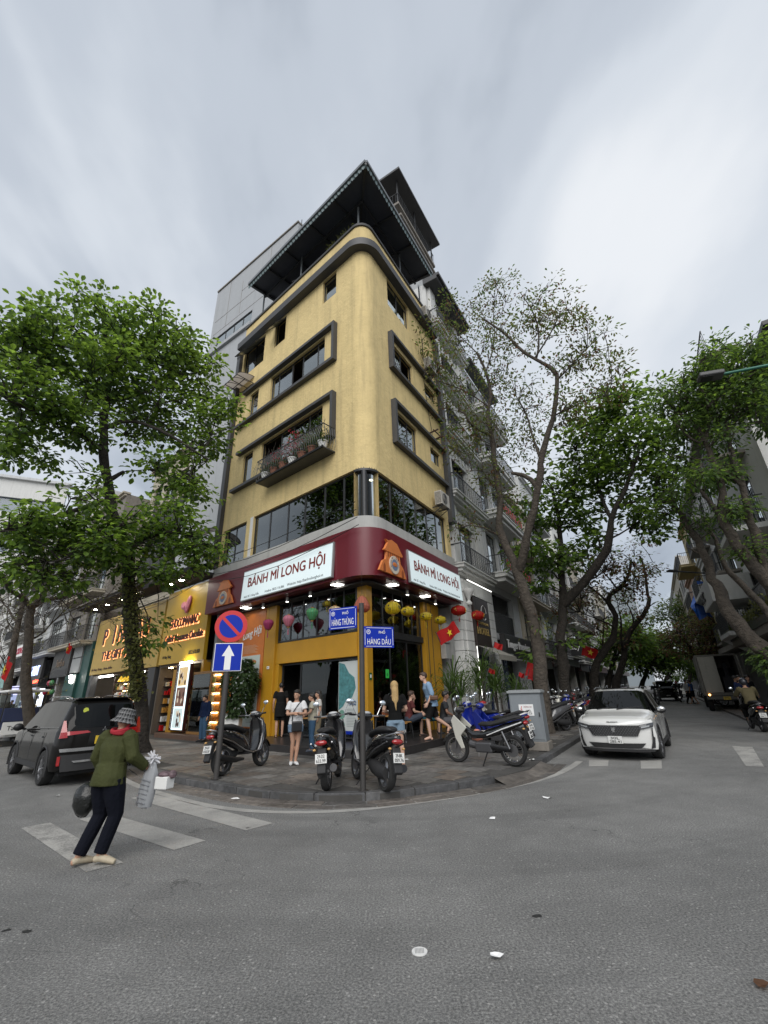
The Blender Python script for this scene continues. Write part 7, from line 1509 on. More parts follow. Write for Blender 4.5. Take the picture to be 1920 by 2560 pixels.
# ---- the white car
A_ = gp(1463, 1893, 0); B_ = gp(1656, 1893, 0); mid = (A_ + B_) / 2
HD = 236.0; hd = Vector((math.cos(R_(HD)), math.sin(R_(HD)), 0))
cp = Vector((5.50, 11.72, 0)) - hd * 1.26
wc = thing('parked_car', 'pearl white five seat car facing the crossing with panoramic roof and toothed grille', 'car', cp, HD); wc.scale = (.90,) * 3
nose = lambda y, z: 2.245 - .30 * (abs(y) / .90) ** 3 - max(0, z - .80) * .55 - max(0, .42 - z) * .25
fr = [(1.62, .915), (1.92, .905), (2.0, .83), (2.1, .68), (2.17, .50), (2.205, .34), (2.22, .20)]
car_loft(wc, (-2.22, 2.22), [(-2.22, .45), (-2.1, .24), (2.0, .22), (2.22, .30)], [(-2.22, .98), (-1.9, 1.06), (.8, 1.02), (1.5, .97), (2.0, .90), (2.22, .80)],
         [(-2.22, 1.08), (-2.12, 1.18), (-1.75, 1.52), (-1.0, 1.625), (.0, 1.635), (.35, 1.58), (1.12, 1.10), (1.3, 1.06), (1.9, .98), (2.1, .92), (2.22, .84)],
         [(-2.22, .70), (-2.1, .84), (-1.7, .915)] + fr, [(-2.22, .62), (-1.7, .66), (0, .66), (.4, .68), (1.12, .84), (1.6, .84), (2.0, .76), (2.1, .62), (2.22, .2)], (-1.32, 1.36), .35, (-1.75, .98), (.36, 1.10), (-2.1, -1.78), M_carw, pillars=((-.12, -.02), (-1.05, -.95)))
for x in (-1.32, 1.36):
    for y in (-.80, .80): wheel(wc, x, y, .35, .225, steer=(-6 if x > 0 else 0))
q = MB(); q.bx(-1.95, 1.95, -.66, .66, .17, .28); q.obj('underbody', M_matte, wc)
q = npatch(nose, [(-.52, .56), (.52, .56), (.66, .80), (-.66, .80)], .002, .014, 16); gr = q.obj('grille', M_matte, wc)
for j in range(6):
    z = .575 + j * .038
    for i in range(-9, 10):
        y = i * .062 + (.031 if j % 2 else 0)
        if abs(y) < .50 + (z - .56) * .5: q = MB(); x = nose(y, z) + .018; q.prism([(y - .012, z), (y + .012, z), (y + .007, z + .022), (y - .007, z + .022)], x, x + .006, plane='YZ'); q.obj('grille_tooth', mat('grille_chrome', (.22, .22, .23), .25, metal=.9), gr)
for s in (1, -1):
    q = npatch(nose, [(s * .56, .70), (s * .88, .76), (s * .90, .86), (s * .60, .81)], .006, .02); h = q.obj('headlight', mat('headlight_dark', (.04, .042, .045), .1, coat=1.0), wc)
    q = npatch(nose, [(s * .62, .735), (s * .80, .765), (s * .81, .80), (s * .63, .775)], .028, .006); q.obj('lamp_lens', M_lens, h)
    q = npatch(nose, [(s * .795, .40), (s * .83, .40), (s * .86, .74), (s * .84, .74)], .012, .012); q.obj('running_light', M_letterb, wc)
    q = npatch(nose, [(s * .74, .28), (s * .83, .30), (s * .87, .52), (s * .84, .55)], .006, .012); q.obj('side_intake', M_matte, wc)
    q = MB(); q.bar((.82, s * .88, 1.03), (.80, s * .96, 1.06), .05); q.ball((.80, s * 1.04, 1.09), (.075, .12, .085), 14, 10); q.obj('wing_mirror', M_black, wc, smooth=60)
    q = MB(); q.ball((.83, s * 1.04, 1.12), (.06, .115, .07), 12, 8); q.obj('mirror_cap', M_chrome, wc, smooth=60)
    q = MB(); q.tube([(-1.5, s * .60, 1.60), (-1.2, s * .62, 1.66), (0, s * .62, 1.68), (.3, s * .62, 1.64)], .018, 6); q.obj('roof_rail', M_chrome, wc, smooth=60)
    for xw in (-1.32, 1.36):
        q = MB(); pts = [(xw + .43 * math.cos(R_(a)), s * .905, .35 + .43 * math.sin(R_(a))) for a in range(-20, 201, 20)]; q.tube(pts, (.03), 5); q.obj('wheel_arch_trim', M_matte, wc, smooth=60)
    q = MB(); q.bx(-.9, .95, s * .90 - .015, s * .90 + .015, .25, .36); q.obj('sill_trim', M_matte, wc)
    q = MB(); q.bx(.30, .304, s * .916 - .003, s * .916 + .003, .38, .98); q.bx(-.62, -.616, s * .916 - .003, s * .916 + .003, .38, .98); q.obj('door_seam', M_matte, wc)
q = npatch(nose, [(-.54, .29), (.54, .29), (.66, .40), (-.66, .40)], .004, .012, 14); q.obj('lower_intake', M_matte, wc)
q = npatch(nose, [(-.80, .21), (.80, .21), (.82, .265), (-.82, .265)], .01, .02, 14); q.obj('lower_lip', M_matte, wc); q = npatch(nose, [(-.62, .268), (.62, .268), (.64, .285), (-.64, .285)], .012, .012, 14); q.obj('silver_lip', M_alloy, wc)
plate_obj(wc, facing(nose(0, .47) + .02, 0, .475, 90), .33, .165, '30L', '285.41')
q = MB(Matrix.Translation((nose(0, .7) + .03, 0, .69))); q.prism([(-.05, -.07), (-.02, -.02), (-.055, .0), (-.03, .04), (-.05, .065), (0, .06), (.05, .07), (.035, .03), (.06, .02), (.02, .0), (.045, -.04), (.015, -.03), (.02, -.07), (-.01, -.03)], 0, .012, plane='YZ'); q.obj('rampant_lion_emblem', M_chrome, wc)
text('PEUGEOT', M_matte, wc, facing(nose(0, .88) + .012, 0, .875, 90) @ face(0, 0, 0), h=.028, w=.26, bold=.01, name='bonnet_lettering')
q = MB(); q.bx(-1.0, .1, -.45, .45, 1.638, 1.652); q.obj('glass_roof', M_cglass, wc); q = MB(); q.bar((1.12, -.5, 1.12), (.95, .1, 1.20), .02); q.bar((1.14, .0, 1.12), (.97, .62, 1.19), .02); q.obj('wiper', M_black, wc)

# ---- the dark people carrier
SH = 139.2; sd = Vector((math.cos(R_(SH)), math.sin(R_(SH)), 0)); rp = gp(92, 1966, 0); f = Vector((-sd.y, sd.x, 0))
cp = rp - f * .82 + sd * 1.36
dc = thing('parked_car', 'dark bronze people carrier seen from behind with red lamps and yellow plate', 'car', cp, SH); dc.scale = (.94,) * 3
tail = lambda y, z: -2.24 + .16 * (abs(y) / .87) ** 3 + max(0, z - 1.0) * .32
rr_ = [(-2.24, .30), (-2.22, .52), (-2.17, .70), (-2.08, .82), (-1.9, .87)]
car_loft(dc, (-2.24, 2.23), [(-2.24, .40), (-2.1, .27), (2.0, .25), (2.23, .35)], [(-2.24, 1.0), (-2.1, 1.12), (.9, 1.02), (1.7, .98), (2.23, .75)],
         [(-2.24, 1.02), (-2.2, 1.14), (-1.98, 1.66), (-1.8, 1.74), (-.6, 1.77), (.3, 1.72), (1.3, 1.14), (1.6, 1.06), (2.1, .95), (2.23, .82)],
         rr_ + [(1.7, .87), (2.05, .78), (2.23, .5)], [(-2.24, .28), (-2.15, .60), (-1.9, .66), (.3, .68), (1.3, .80), (1.7, .78), (2.23, .4)], (-1.36, 1.40), .35, (-1.85, 1.15), (.32, 1.28), (-2.19, -1.99), M_card, pillars=((-.1, .0), (-1.1, -1.0), (.78, .84)))
for x in (-1.36, 1.40):
    for y in (-.76, .76): wheel(dc, x, y, .35, .22)
q = MB(); q.bx(-1.95, 1.95, -.66, .66, .20, .32); q.obj('underbody', M_matte, dc)
q = npatch(tail, [(-.62, 1.14), (.62, 1.14), (.56, 1.60), (-.56, 1.60)], .004, .012, 12); q.obj('rear_screen', M_cglass, dc)
for s in (1, -1):
    q = npatch(tail, [(s * .70, .96), (s * .84, .95), (s * .80, 1.30), (s * .76, 1.30)], .010, .03); q.obj('tail_light', M_redlens, dc)
    q = npatch(tail, [(s * .28, 1.04), (s * .72, 1.00), (s * .72, 1.08), (s * .34, 1.08)], .010, .022); q.obj('tail_light', M_redlens, dc)
    q = npatch(tail, [(s * .74, .42), (s * .79, .42), (s * .80, .60), (s * .75, .60)], .01, .02); q.obj('rear_reflector', M_redlens, dc)
    q = MB(); q.bar((.95, s * .84, 1.06), (.93, s * .92, 1.09), .05); q.ball((.93, s * 1.0, 1.12), (.07, .11, .09), 12, 8); q.obj('wing_mirror', M_black, dc, smooth=60)
    q = MB(); q.tube([(-1.7, s * .62, 1.74), (-1.4, s * .63, 1.80), (.0, s * .63, 1.81), (.2, s * .63, 1.76)], .018, 6); q.obj('roof_rail', M_chrome, dc, smooth=60)
    for xw in (-1.36, 1.40): q = MB(); q.tube([(xw + .42 * math.cos(R_(a)), s * .865, .35 + .42 * math.sin(R_(a))) for a in range(-20, 201, 20)], .025, 5); q.obj('wheel_arch_trim', M_matte, dc, smooth=60)
    q = MB(); q.bx(-.9, 1.0, s * .86 - .015, s * .86 + .015, .30, .42); q.obj('sill_trim', M_matte, dc); q = MB(); q.tube([(-1.9, s * .81, 1.16), (-.5, s * .835, 1.12), (1.0, s * .835, 1.06)], .012, 5); q.obj('chrome_strip', M_chrome, dc)
    for x_ in (-.95, .05): q = MB(); q.bx(x_, x_ + .2, s * .875 - .012, s * .875 + .012, .93, .96); q.obj('door_handle', M_chrome, dc)
    for x_ in (-1.05, -.05, .95): q = MB(); q.bx(x_, x_ + .006, s * .868 - .004, s * .868 + .004, .45, 1.05); q.obj('door_seam', M_matte, dc)
q = npatch(tail, [(-.78, .68), (.78, .68), (.80, .745), (-.80, .745)], .012, .03, 14); q.obj('chrome_bar', M_chrome, dc); q = npatch(tail, [(-.5, .46), (.5, .46), (.54, .50), (-.54, .50)], .012, .025, 14); q.obj('chrome_bar', M_chrome, dc)
q = npatch(tail, [(-.70, .30), (.70, .30), (.76, .62), (-.76, .62)], .002, .012, 14); q.obj('lower_bumper', M_matte, dc)
plate_obj(dc, facing(tail(0, .86) - .02, 0, .88, -90), .33, .165, '30K', '037.23', M_platey)
q = MB(Matrix.Translation((tail(0, 1.1) - .02, 0, 1.09)));
for a in (90, 210, 330): c_, s_ = math.cos(R_(a)), math.sin(R_(a)); q.prism([(0, 0), (c_ * .03 - s_ * .017, s_ * .03 + c_ * .017), (c_ * .06, s_ * .06), (c_ * .03 + s_ * .017, s_ * .03 - c_ * .017)], -.008, 0, plane='YZ')
q.obj('three_diamond_emblem', M_chrome, dc)
q = MB(); q.cyl((tail(.45, 1.48) - .02, .42, 1.50), (tail(.45, 1.48) - .024, .42, 1.50), .055, n=18); q.obj('round_sticker', mat('yellow_sticker', (.55, .6, .08), .5), dc)
q = MB(); q.bx(-2.0, -1.75, -.6, .6, 1.735, 1.765); q.obj('roof_spoiler', M_card, dc, bevel=.01)

# ---- the truck with an open box
tc_ = Vector((*at(1797, 1700, 34.5).xy, 0))
tk = thing('box_truck', 'olive grey box truck with its rear door half open and amber lamps lit', 'truck', tc_, 58)
M_ol = mat('olive_grey_panel', (.28, .27, .235), .6, var=.08, streak=.4, dirt=.2)
q = MB(); q.bx(-2.3, 2.3, .93, .97, .9, 2.95); q.bx(-2.3, 2.3, -.97, -.93, .9, 2.95); q.bx(-2.3, 2.3, -.93, .93, 2.9, 2.95); q.bx(-2.3, 2.3, -.93, .93, .86, .95); q.bx(2.25, 2.3, -.93, .93, .96, 2.89); q.obj('cargo_box', M_ol, tk)
q = MB(); q.bx(-2.36, -2.31, -.97, -.88, .82, 2.98); q.bx(-2.36, -2.31, .88, .97, .82, 2.98); q.bx(-2.36, -2.31, -.879, .879, 2.9, 2.98); q.bx(-2.36, -2.31, -.879, .879, .82, .95); q.obj('rear_frame', mat('olive_frame', (.10, .095, .08), .5), tk)
q = MB(); q.bx(-2.35, -2.31, .06, .86, .97, 2.88); q.bx(-2.375, -2.351, .05, .09, .97, 2.88); q.obj('rear_door', M_ol, tk, bevel=.01); q = MB(); q.bx(-3.05, -2.4, -1.0, -.97, .97, 2.88); q.obj('open_door', M_ol, tk)
q = MB(); q.bx(.5, 2.0, -.9, .9, .96, 2.3); q.bx(-1.6, -.6, -.85, -.1, .96, 1.8); q.bx(-1.2, -.9, -.5, -.3, 1.81, 2.5); q.obj('cargo', mat('dark_cargo', (.03, .03, .035), .9, var=.4), tk)
q = MB(); q.bx(-2.3, 3.9, -.45, .45, .55, .84); q.obj('chassis', M_matte, tk)
for x in (-1.3, 3.2):
    for y in (-.78, .78): wheel(tk, x, y, .38, .26, rim=M_matte, spokes=6)
q = MB(); q.bx(2.5, 4.1, -.88, .88, .7, 1.5); q.prism([(2.5, 1.5), (4.1, 1.5), (3.85, 2.25), (2.5, 2.25)], -.86, .86); q.obj('cab', mat('truck_cab', (.3, .32, .33), .4), tk, bevel=.03)
q = MB(); q.bx(-2.4, -2.36, -.9, .9, .62, .78); b_ = q.obj('rear_bumper', mat('olive_frame', (.10, .095, .08), .5), tk)
for y in (-.75, .75): q = MB(); q.cyl((-2.36, y, .86), (-2.40, y, .86), .05, n=12); q.obj('rear_lamp', mat('amber_lamp', (1, .5, .1), .5, emit=(1, .45, .12), estr=5), tk)
plate_obj(tk, facing(-2.41, .0, .68, -90), .33, .16, '29C', '471.06', M_platey)

# ---- simple cars further off
def far_car(label, P, h, paintm, L=4.1, W=.82, H=1.5, boxy=False, group=None):
    t = thing('distant_car', label, 'car', P, h, group=group); k = L / 4.1
    zr = [(-2.05 * k, 1.0), (-1.95 * k, 1.15), (-1.5 * k, H - .06), (-.4 * k, H), (.25 * k, H - .05), (.95 * k, 1.0), (1.8 * k, .88), (2.05 * k, .7)] if not boxy else [(-2.05 * k, 1.1), (-2.0 * k, H - .1), (-1.9 * k, H), (.1 * k, H), (.3 * k, H - .06), (.55 * k, 1.12), (1.95 * k, 1.05), (2.05 * k, .9)]
    car_loft(t, (-2.05 * k, 2.05 * k), [(-2.05 * k, .4), (-1.9 * k, .25), (1.9 * k, .25), (2.05 * k, .35)], [(-2.05 * k, .92), (1.0 * k, .95), (2.05 * k, .68 if not boxy else .95)], zr, [(-2.05 * k, W * .8), (-1.8 * k, W), (1.8 * k, W), (2.05 * k, W * .75 if not boxy else W * .9)], [(-2.05 * k, W * .7), (-1 * k, W * .78), (.9 * k, W * .9), (2.05 * k, W * .7)], (-1.25 * k, 1.25 * k), .32, (-1.6 * k, .8 * k), ((.27 * k, .93 * k) if not boxy else (.3 * k, .55 * k)), (-1.94 * k, -1.55 * k), paintm, n=40)
    for x in (-1.25 * k, 1.25 * k):
        for y in (-W + .1, W - .1): wheel(t, x, y, .32, .2, spokes=6)
    for s in (1, -1): q = MB(); q.ball((2.05 * k, s * W * .62, .72 if not boxy else .8), (.04, .12, .06), 10, 6); q.obj('headlight', M_lens, t)
    q = MB(); q.bx(2.05 * k, 2.07 * k, -.3, .3, .55, .75); q.obj('grille', M_matte, t)
    q = MB(); q.bx(2.072 * k, 2.08 * k, -.16, .16, .42, .52); q.obj('number_plate', M_plate, t); return t
far_car('black square jeep with a pale tilted windscreen coming down the street', Vector((*at(1662, 1715, 52).xy, 0)), 243, M_card, H=1.75, boxy=True)
far_car('white car queueing behind the black jeep', Vector((*at(1692, 1712, 62).xy, 0)), 240, M_carw, H=1.5)
far_car('second white car at the far end of the queue', Vector((*at(1702, 1710, 74).xy, 0)), 240, M_carw, H=1.5)
# ---- the shuttle cart at the picture edge
sc = thing('shuttle_cart', 'open white roofed electric shuttle cart behind the dark people carrier', 'cart', Vector((*at(22, 1800, 26.5).xy, 0)), 140)
q = MB(); q.bx(-2.2, 2.0, -.72, .72, 2.0, 2.1); q.obj('cart_roof', M_white, sc, bevel=.04); q = MB(); q.bx(-2.1, 1.4, -.7, .7, .35, .6); q.prism([(1.4, .35), (2.3, .4), (2.2, .95), (1.5, 1.1)], -.66, .66); q.obj('body', M_white, sc, bevel=.05)
for x in (-2.0, -.6, .8): 
    for y in (-.66, .66): q = MB(); q.cyl((x, y, .6), (x, y, 2.0), .025, n=6); q.obj('roof_post', M_black, sc)
for x in (-1.7, -.6, .4): q = MB(); q.bx(x, x + .5, -.6, .6, .6, .9); q.bx(x - .08, x, -.6, .6, .9, 1.4); q.obj('bench_seat', mat('navy_seat', (.02, .03, .08), .6), sc, bevel=.03)
q = MB(); q.bx(1.55, 1.58, -.62, .62, 1.05, 1.95); q.obj('windscreen', M_glasss, sc)
for x in (-1.5, 1.5):
    for y in (-.62, .62): wheel(sc, x, y, .26, .16, spokes=6)
q = MB(); q.bx(-2.24, -2.2, -.6, .6, .45, .9); q.obj('tail_board', M_white, sc); text('Taxi tour', M_letterb, sc, facing(-2.25, 0, .68, -90) @ face(0, 0, 0), h=.16, ext=.002)

# ================================================================== motorbikes
def bikewheel(t, x, r, w_=.10, rim=M_alloy, spokes=5, y=0, fine=False):
    T = Matrix.Translation((x, y, r)); q = MB(T); q.lathe([(r * .74, -w_ * .38), (r * .92, -w_ / 2), (r, -w_ * .2), (r, w_ * .2), (r * .92, w_ / 2), (r * .74, w_ * .38)], 28, axis='Y'); o = q.obj('tyre', M_rubber, t, smooth=50)
    q = MB(T); q.lathe([(r * .70, -w_ * .38), (r * .75, -w_ * .40), (r * .75, w_ * .40), (r * .70, w_ * .38), (r * .70, -w_ * .38)], 28, axis='Y'); q.cyl((0, -w_ * .5, 0), (0, w_ * .5, 0), r * .16, n=12)
    for k in range(spokes):
        a = 2 * math.pi * k / spokes
        if fine: q.bar((r * .1 * math.cos(a), w_ * .3 * (-1) ** k, r * .1 * math.sin(a)), (r * .72 * math.cos(a + .25), 0, r * .72 * math.sin(a + .25)), .005)
        else: q.bar((0, 0, 0), (r * .72 * math.cos(a), 0, r * .72 * math.sin(a)), .04, .03)
    q.obj('rim', rim, o); q = MB(T); q.cyl((0, w_ * .5, 0), (0, w_ * .6, 0), r * .42, n=18); q.obj('brake_disc', M_alloy, o)
def tb_(t, name, m, pts, rad, n=12, smooth=60, y=0.0):
    q = MB(); q.tube([(a, y, b) for a, b in pts] if len(pts[0]) == 2 else pts, rad, n, ref=(0, 0, 1)); return q.obj(name, m, t, smooth=smooth)
def scooter(label, P, h, paintm, accent=None, plate=('29-B1', '123.45'), lean=6, kind='scooter', group='motorbikes parked on the pavement', M=None, seatm=None, tailm=None, extra=None):
    T = Matrix.Translation(P) @ Matrix.Rotation(R_(h), 4, 'Z') @ Matrix.Rotation(R_(-lean), 4, 'X')
    t = thing('motorbike' if kind != 'scooter' else 'scooter', label, 'motorbike' if kind != 'scooter' else 'scooter', M=T, group=group); accent = accent or paintm; seatm = seatm or mat('black_seat', (.015, .015, .016), .6, bump=.2)
    if kind == 'scooter':
        r = .27; bikewheel(t, -.62, r, .12); bikewheel(t, .66, r, .10)
        tb_(t, 'rear_body', paintm, [(-1.0, .80), (-.93, .79), (-.75, .77), (-.45, .70), (-.15, .60), (.05, .44), (.12, .38)], [(.03, .03), (.09, .06), (.14, .115), (.18, .17), (.175, .18), (.15, .12), (.10, .05)], 16)
        tb_(t, 'seat', seatm, [(-.80, .90), (-.72, .905), (-.4, .88), (-.12, .81), (.03, .77), (.08, .74)], [(.05, .02), (.12, .05), (.15, .065), (.14, .06), (.09, .05), (.04, .02)], 14)
        q = MB(); q.bx(.0, .46, -.17, .17, .31, .36); q.obj('footboard', M_matte, t, bevel=.01)
        tb_(t, 'leg_shield', paintm, [(.40, .33), (.46, .48), (.52, .75), (.50, .95), (.46, 1.03)], [(.15, .04), (.20, .045), (.22, .05), (.19, .05), (.10, .04)], 16)
        tb_(t, 'front_apron', paintm, [(.52, .36), (.60, .45), (.645, .62), (.62, .84), (.54, 1.0)], [(.06, .04), (.12, .06), (.17, .08), (.16, .08), (.10, .05)], 16)
        for s in (1, -1): tb_(t, 'side_trim', M_alloy if accent is paintm else accent, [(-.95, .74), (-.5, .60), (-.1, .40), (.15, .33), (.42, .36), (.52, .55), (.56, .85), (.50, 1.0)], .012, 5, y=s * .175)
        q = MB(); q.ball((.47, 0, 1.08), (.11, .16, .08), 14, 10); q.obj('handlebar_cover', paintm, t, smooth=60); q = MB(); q.ball((.56, 0, 1.09), (.05, .09, .05), 12, 8); q.obj('headlight', M_lens, t, smooth=60)
        q = MB(); q.ball((.41, 0, 1.13), (.06, .09, .03), 12, 6); q.obj('dash_panel', mat('pale_dash', (.45, .46, .47), .3), t, smooth=60)
        tb_(t, 'engine_case', M_matte, [(-.75, .27), (-.55, .28), (-.3, .32), (-.1, .36)], [(.05, .08), (.09, .11), (.09, .11), (.06, .06)], 12, y=.08)
        tb_(t, 'exhaust', mat('exhaust_black', (.04, .04, .042), .35, metal=.7), [(-.15, .24), (-.4, .25), (-.6, .29), (-.9, .36)], [.025, .05, .065, .06], 12, y=-.17)
        zt = .74; xt = -1.0
    else:
        r = .29; bikewheel(t, -.64, r, .085, spokes=24, fine=True, rim=M_chrome) if kind == 'underbone' else bikewheel(t, -.64, r, .12); bikewheel(t, .66, r, .075, spokes=24, fine=True, rim=M_chrome) if kind == 'underbone' else bikewheel(t, .66, r, .09)
        tb_(t, 'rear_body', paintm, [(-1.02, .88), (-.9, .82), (-.6, .72), (-.3, .63), (-.05, .58), (.2, .56), (.4, .68)], [(.03, .02), (.08, .05), (.12, .09), (.13, .09), (.12, .08), (.10, .08), (.06, .07)], 14)
        tb_(t, 'seat', seatm, [(-.92, .93), (-.8, .92), (-.5, .84), (-.25, .78), (-.02, .78), (.06, .77)], [(.06, .02), (.11, .045), (.13, .055), (.12, .05), (.09, .045), (.04, .02)], 14)
        for s in (1, -1):
            q = MB(); q.prism([(.30, .72), (.58, .98), (.66, .86), (.60, .52), (.48, .30), (.40, .32), (.46, .56)], s * .13 - .012, s * .13 + .012); q.obj('leg_shield', accent, t, bevel=.01)
            tb_(t, 'side_stripe', M_letterw if kind == 'underbone' else mat('bright_blue', (.01, .05, .45), .3), [(-.95, .84), (-.5, .70), (-.15, .58)], .012, 5, y=s * .12)
        tb_(t, 'front_cowl', accent if kind != 'underbone' else paintm, [(.62, .55), (.60, .75), (.54, .95), (.48, 1.05)], [(.05, .04), (.11, .07), (.13, .08), (.08, .04)], 14)
        q = MB(); q.ball((.47, 0, 1.06), (.10, .15, .08), 12, 8); q.obj('handlebar_cover', paintm, t, smooth=60); q = MB(); q.ball((.56, 0, 1.06), (.05, .09, .06), 12, 8); q.obj('headlight', M_lens, t, smooth=60)
        q = MB(); q.bx(-.22, .16, -.13, .13, .24, .44); q.cyl((.10, 0, .34), (.34, 0, .40), .08, n=12); q.obj('engine_case', mat('engine_grey', (.10, .10, .105), .5, metal=.6), t, bevel=.03)
        tb_(t, 'exhaust', mat('exhaust_black', (.04, .04, .042), .35, metal=.7), [(.25, .30), (.0, .20), (-.3, .22), (-.55, .27), (-.95, .36)], [.015, .02, .035, .05, .045], 10, y=-.16)
        tb_(t, 'swing_arm', M_matte, [(-.1, .34), (-.64, .29)], .025, 6, y=.09); tb_(t, 'chain_case', M_black, [(-.1, .38), (-.64, .32)], [(.02, .05), (.02, .05)], 8, y=.11); tb_(t, 'shock_absorber', M_alloy, [(-.62, .34), (-.5, .66)], .022, 8, y=.13)
        zt = .82; xt = -1.02
    for s in (1, -1):
        tb_(t, 'fork', M_alloy, [(.66, .29), (.56, .72)], .018, 6, y=s * .075)
        q = MB(); q.bar((.44, 0, 1.08), (.36, s * .30, 1.09), .022); q.obj('handlebar', M_alloy, t); q = MB(); q.cyl((.375, s * .24, 1.09), (.345, s * .37, 1.095), .019, n=8); q.obj('grip', M_black, t)
        q = MB(); q.tube([(.40, s * .22, 1.10), (.42, s * .28, 1.22), (.41, s * .32, 1.29)], .007, 5); mi = q.obj('mirror', M_chrome, t); q = MB(); q.ball((.405, s * .33, 1.32), (.018, .065, .045), 12, 8); q.obj('mirror_glass', mat('mirror_face', (.75, .8, .85), .08, metal=.9), mi, smooth=60)
        q = MB(); q.ball((xt + .04, s * .12, zt - .10), (.03, .03, .02), 8, 6); q.obj('indicator', mat('amber_lens', (.5, .28, .08), .2, coat=1), t, smooth=60)
    q = MB(); rows = []
    for a in range(20, 161, 14): rows.append([(.66 + (r + .035) * math.cos(R_(a)), y, r + (r + .035) * math.sin(R_(a))) for y in (-.06, -.04, 0, .04, .06)])
    q.grid(rows); q.obj('front_fender', paintm, t, smooth=60)
    q = MB(); q.ball((xt + .02, 0, zt), (.05, .10, .045), 14, 8); q.obj('tail_light', tailm or M_redlens, t, smooth=60)
    q = MB(); q.prism([(xt + .05, zt - .08), (xt - .08, zt - .42), (xt - .03, zt - .46), (xt + .16, zt - .1)], -.07, .07); q.obj('rear_fender', M_matte, t, bevel=.01)
    plate_obj(t, Matrix.Translation((xt - .05, 0, zt - .22)) @ Matrix.Rotation(R_(-90), 4, 'Z') @ Matrix.Rotation(R_(-14), 4, 'X'), .19, .14, *plate)
    q = MB(); q.tube([(-.95, -.12, zt + .10), (-1.04, -.06, zt + .13), (-1.06, 0, zt + .135), (-1.04, .06, zt + .13), (-.95, .12, zt + .10), (-.6, .14, zt + .02)], .012, 6); q.obj('grab_rail', M_alloy if kind == 'scooter' else M_black, t, smooth=60)
    q = MB(); q.bar((-.12, .10, .28), (-.05, .30, -.02 + .035), .018); q.obj('stand', M_black, t)
    return t
M_bk = mat('gloss_black_paint', (.010, .010, .011), .15, coat=1.0); M_rdp = mat('gloss_red_paint', (.28, .01, .012), .2, coat=1.0); M_blp = mat('gloss_blue_paint', (.008, .02, .22), .2, coat=1.0); M_whp = mat('gloss_cream_paint', (.55, .54, .48), .3, coat=.8); M_gyp = mat('gloss_grey_paint', (.08, .08, .085), .25, coat=.8)
def on_wheels(rear, front, z=SW):
    a = gp(*rear, z); b = gp(*front, z); d = (b - a); h = math.degrees(math.atan2(d.y, d.x)); return a, b, h
def place_bike(rear, front, off=0.0, **kw):
    a, b, h = on_wheels(rear, front); c = (a + b) / 2; return scooter(P=Vector((c.x, c.y, SW)), h=h + off, **kw)
place_bike((545, 1942), (655, 1914), label='black scooter with silver trim parked behind the traffic sign post', paintm=M_bk, plate=('29-D2', '418.50'), lean=5)
place_bike((813, 1982), (848, 1938), label='black scooter with red tail lamp unit and plate ending 633.99', paintm=M_bk, plate=('29-D2', '633.99'), lean=4)
place_bike((975, 1984), (888, 1946), label='black scooter turned outward behind the name post with plate ending 059.76', paintm=M_bk, accent=M_gyp, plate=('29-BK', '059.76'), lean=-5)
ub = place_bike((1283, 1915), (1155, 1906), label='white legged black underbone motorbike with a peach balloon beside the cabinet', paintm=M_bk, accent=M_whp, kind='underbone', plate=('29-H1', '206.31'), lean=5)
c_ = gp(1318, 1893, SW); scooter('blue sport motorbike between the white legged one and the cabinet', Vector((2.78, 12.55, SW)), 127, M_blp, accent=M_blp, kind='sport', plate=('29-M1', '771.02'), lean=5)
scooter('blue scooter half hidden behind the blue sport motorbike', Vector((2.55, 13.5, SW)), 118, M_blp, plate=('29-K1', '360.18'), lean=5)
scooter('red and white motorbike parked against the cabinet back', Vector((3.15, 14.2, SW)), 120, M_rdp, accent=M_whp, kind='sport', lean=5)
bal = thing('balloon', 'single peach balloon tied to the underbone motorbike', 'balloon', gp(1192, 1835, SW) if False else at(1193, 1840, 11.35)); q = MB(); q.ball((0, 0, 0), (.135, .135, .145), 20, 14); q.obj('skin', mat('peach_rubber', (.62, .24, .16), .35, coat=.3), bal, smooth=60); q = MB(); q.tube([(0, 0, -.145), (.01, .02, -.3), (0, .03, -.42)], .004, 4); q.obj('string', M_letterw, bal)
# the parked row up the wide street
kinds = [('scooter', M_gyp), ('sport', M_rdp), ('scooter', M_bk), ('underbone', M_whp), ('scooter', M_blp), ('scooter', M_rdp), ('sport', M_bk)]
desc = ['grey scooter first in the row past the cabinet', 'red motorbike second in the row past the cabinet', 'black scooter third in the row next to the dark forked trunk', 'cream underbone motorbike fourth in the row behind the forked trunk', 'blue scooter fifth in the parked row', 'red scooter sixth in the parked row', 'black motorbike seventh in the parked row near the crooked tree']
protos = []
for i, (k, m) in enumerate(kinds):
    p = RP(6.9 + i * .95, -3.05 + rnd.uniform(-.12, .12)); p.z = SW; protos.append(scooter(desc[i], p, AR + 62 + rnd.uniform(-7, 7) + 90, m, kind=k, plate=('29-E%d' % (i + 1), '%03d.%02d' % (rnd.randint(100, 999), rnd.randint(10, 99))), lean=5, group='motorbikes in the parked row up the street'))
for p_ in protos: p_['hue'] = ' '.join(p_['label'].split()[:2])
for i in range(26):
    p = RP(14.5 + i * 1.15 + rnd.uniform(-.2, .2), -2.95 + rnd.uniform(-.2, .2)); p.z = SW
    c = copy_thing(rnd.choice(protos), M=Matrix.Translation(p) @ Matrix.Rotation(R_(AR + 152 + rnd.uniform(-10, 10)), 4, 'Z') @ Matrix.Rotation(R_(-5), 4, 'X')); c['label'] = '%s number %d in the packed kerb row past the crooked tree' % (c['hue'], i + 1); c['group'] = 'motorbikes packed along the kerb further up'
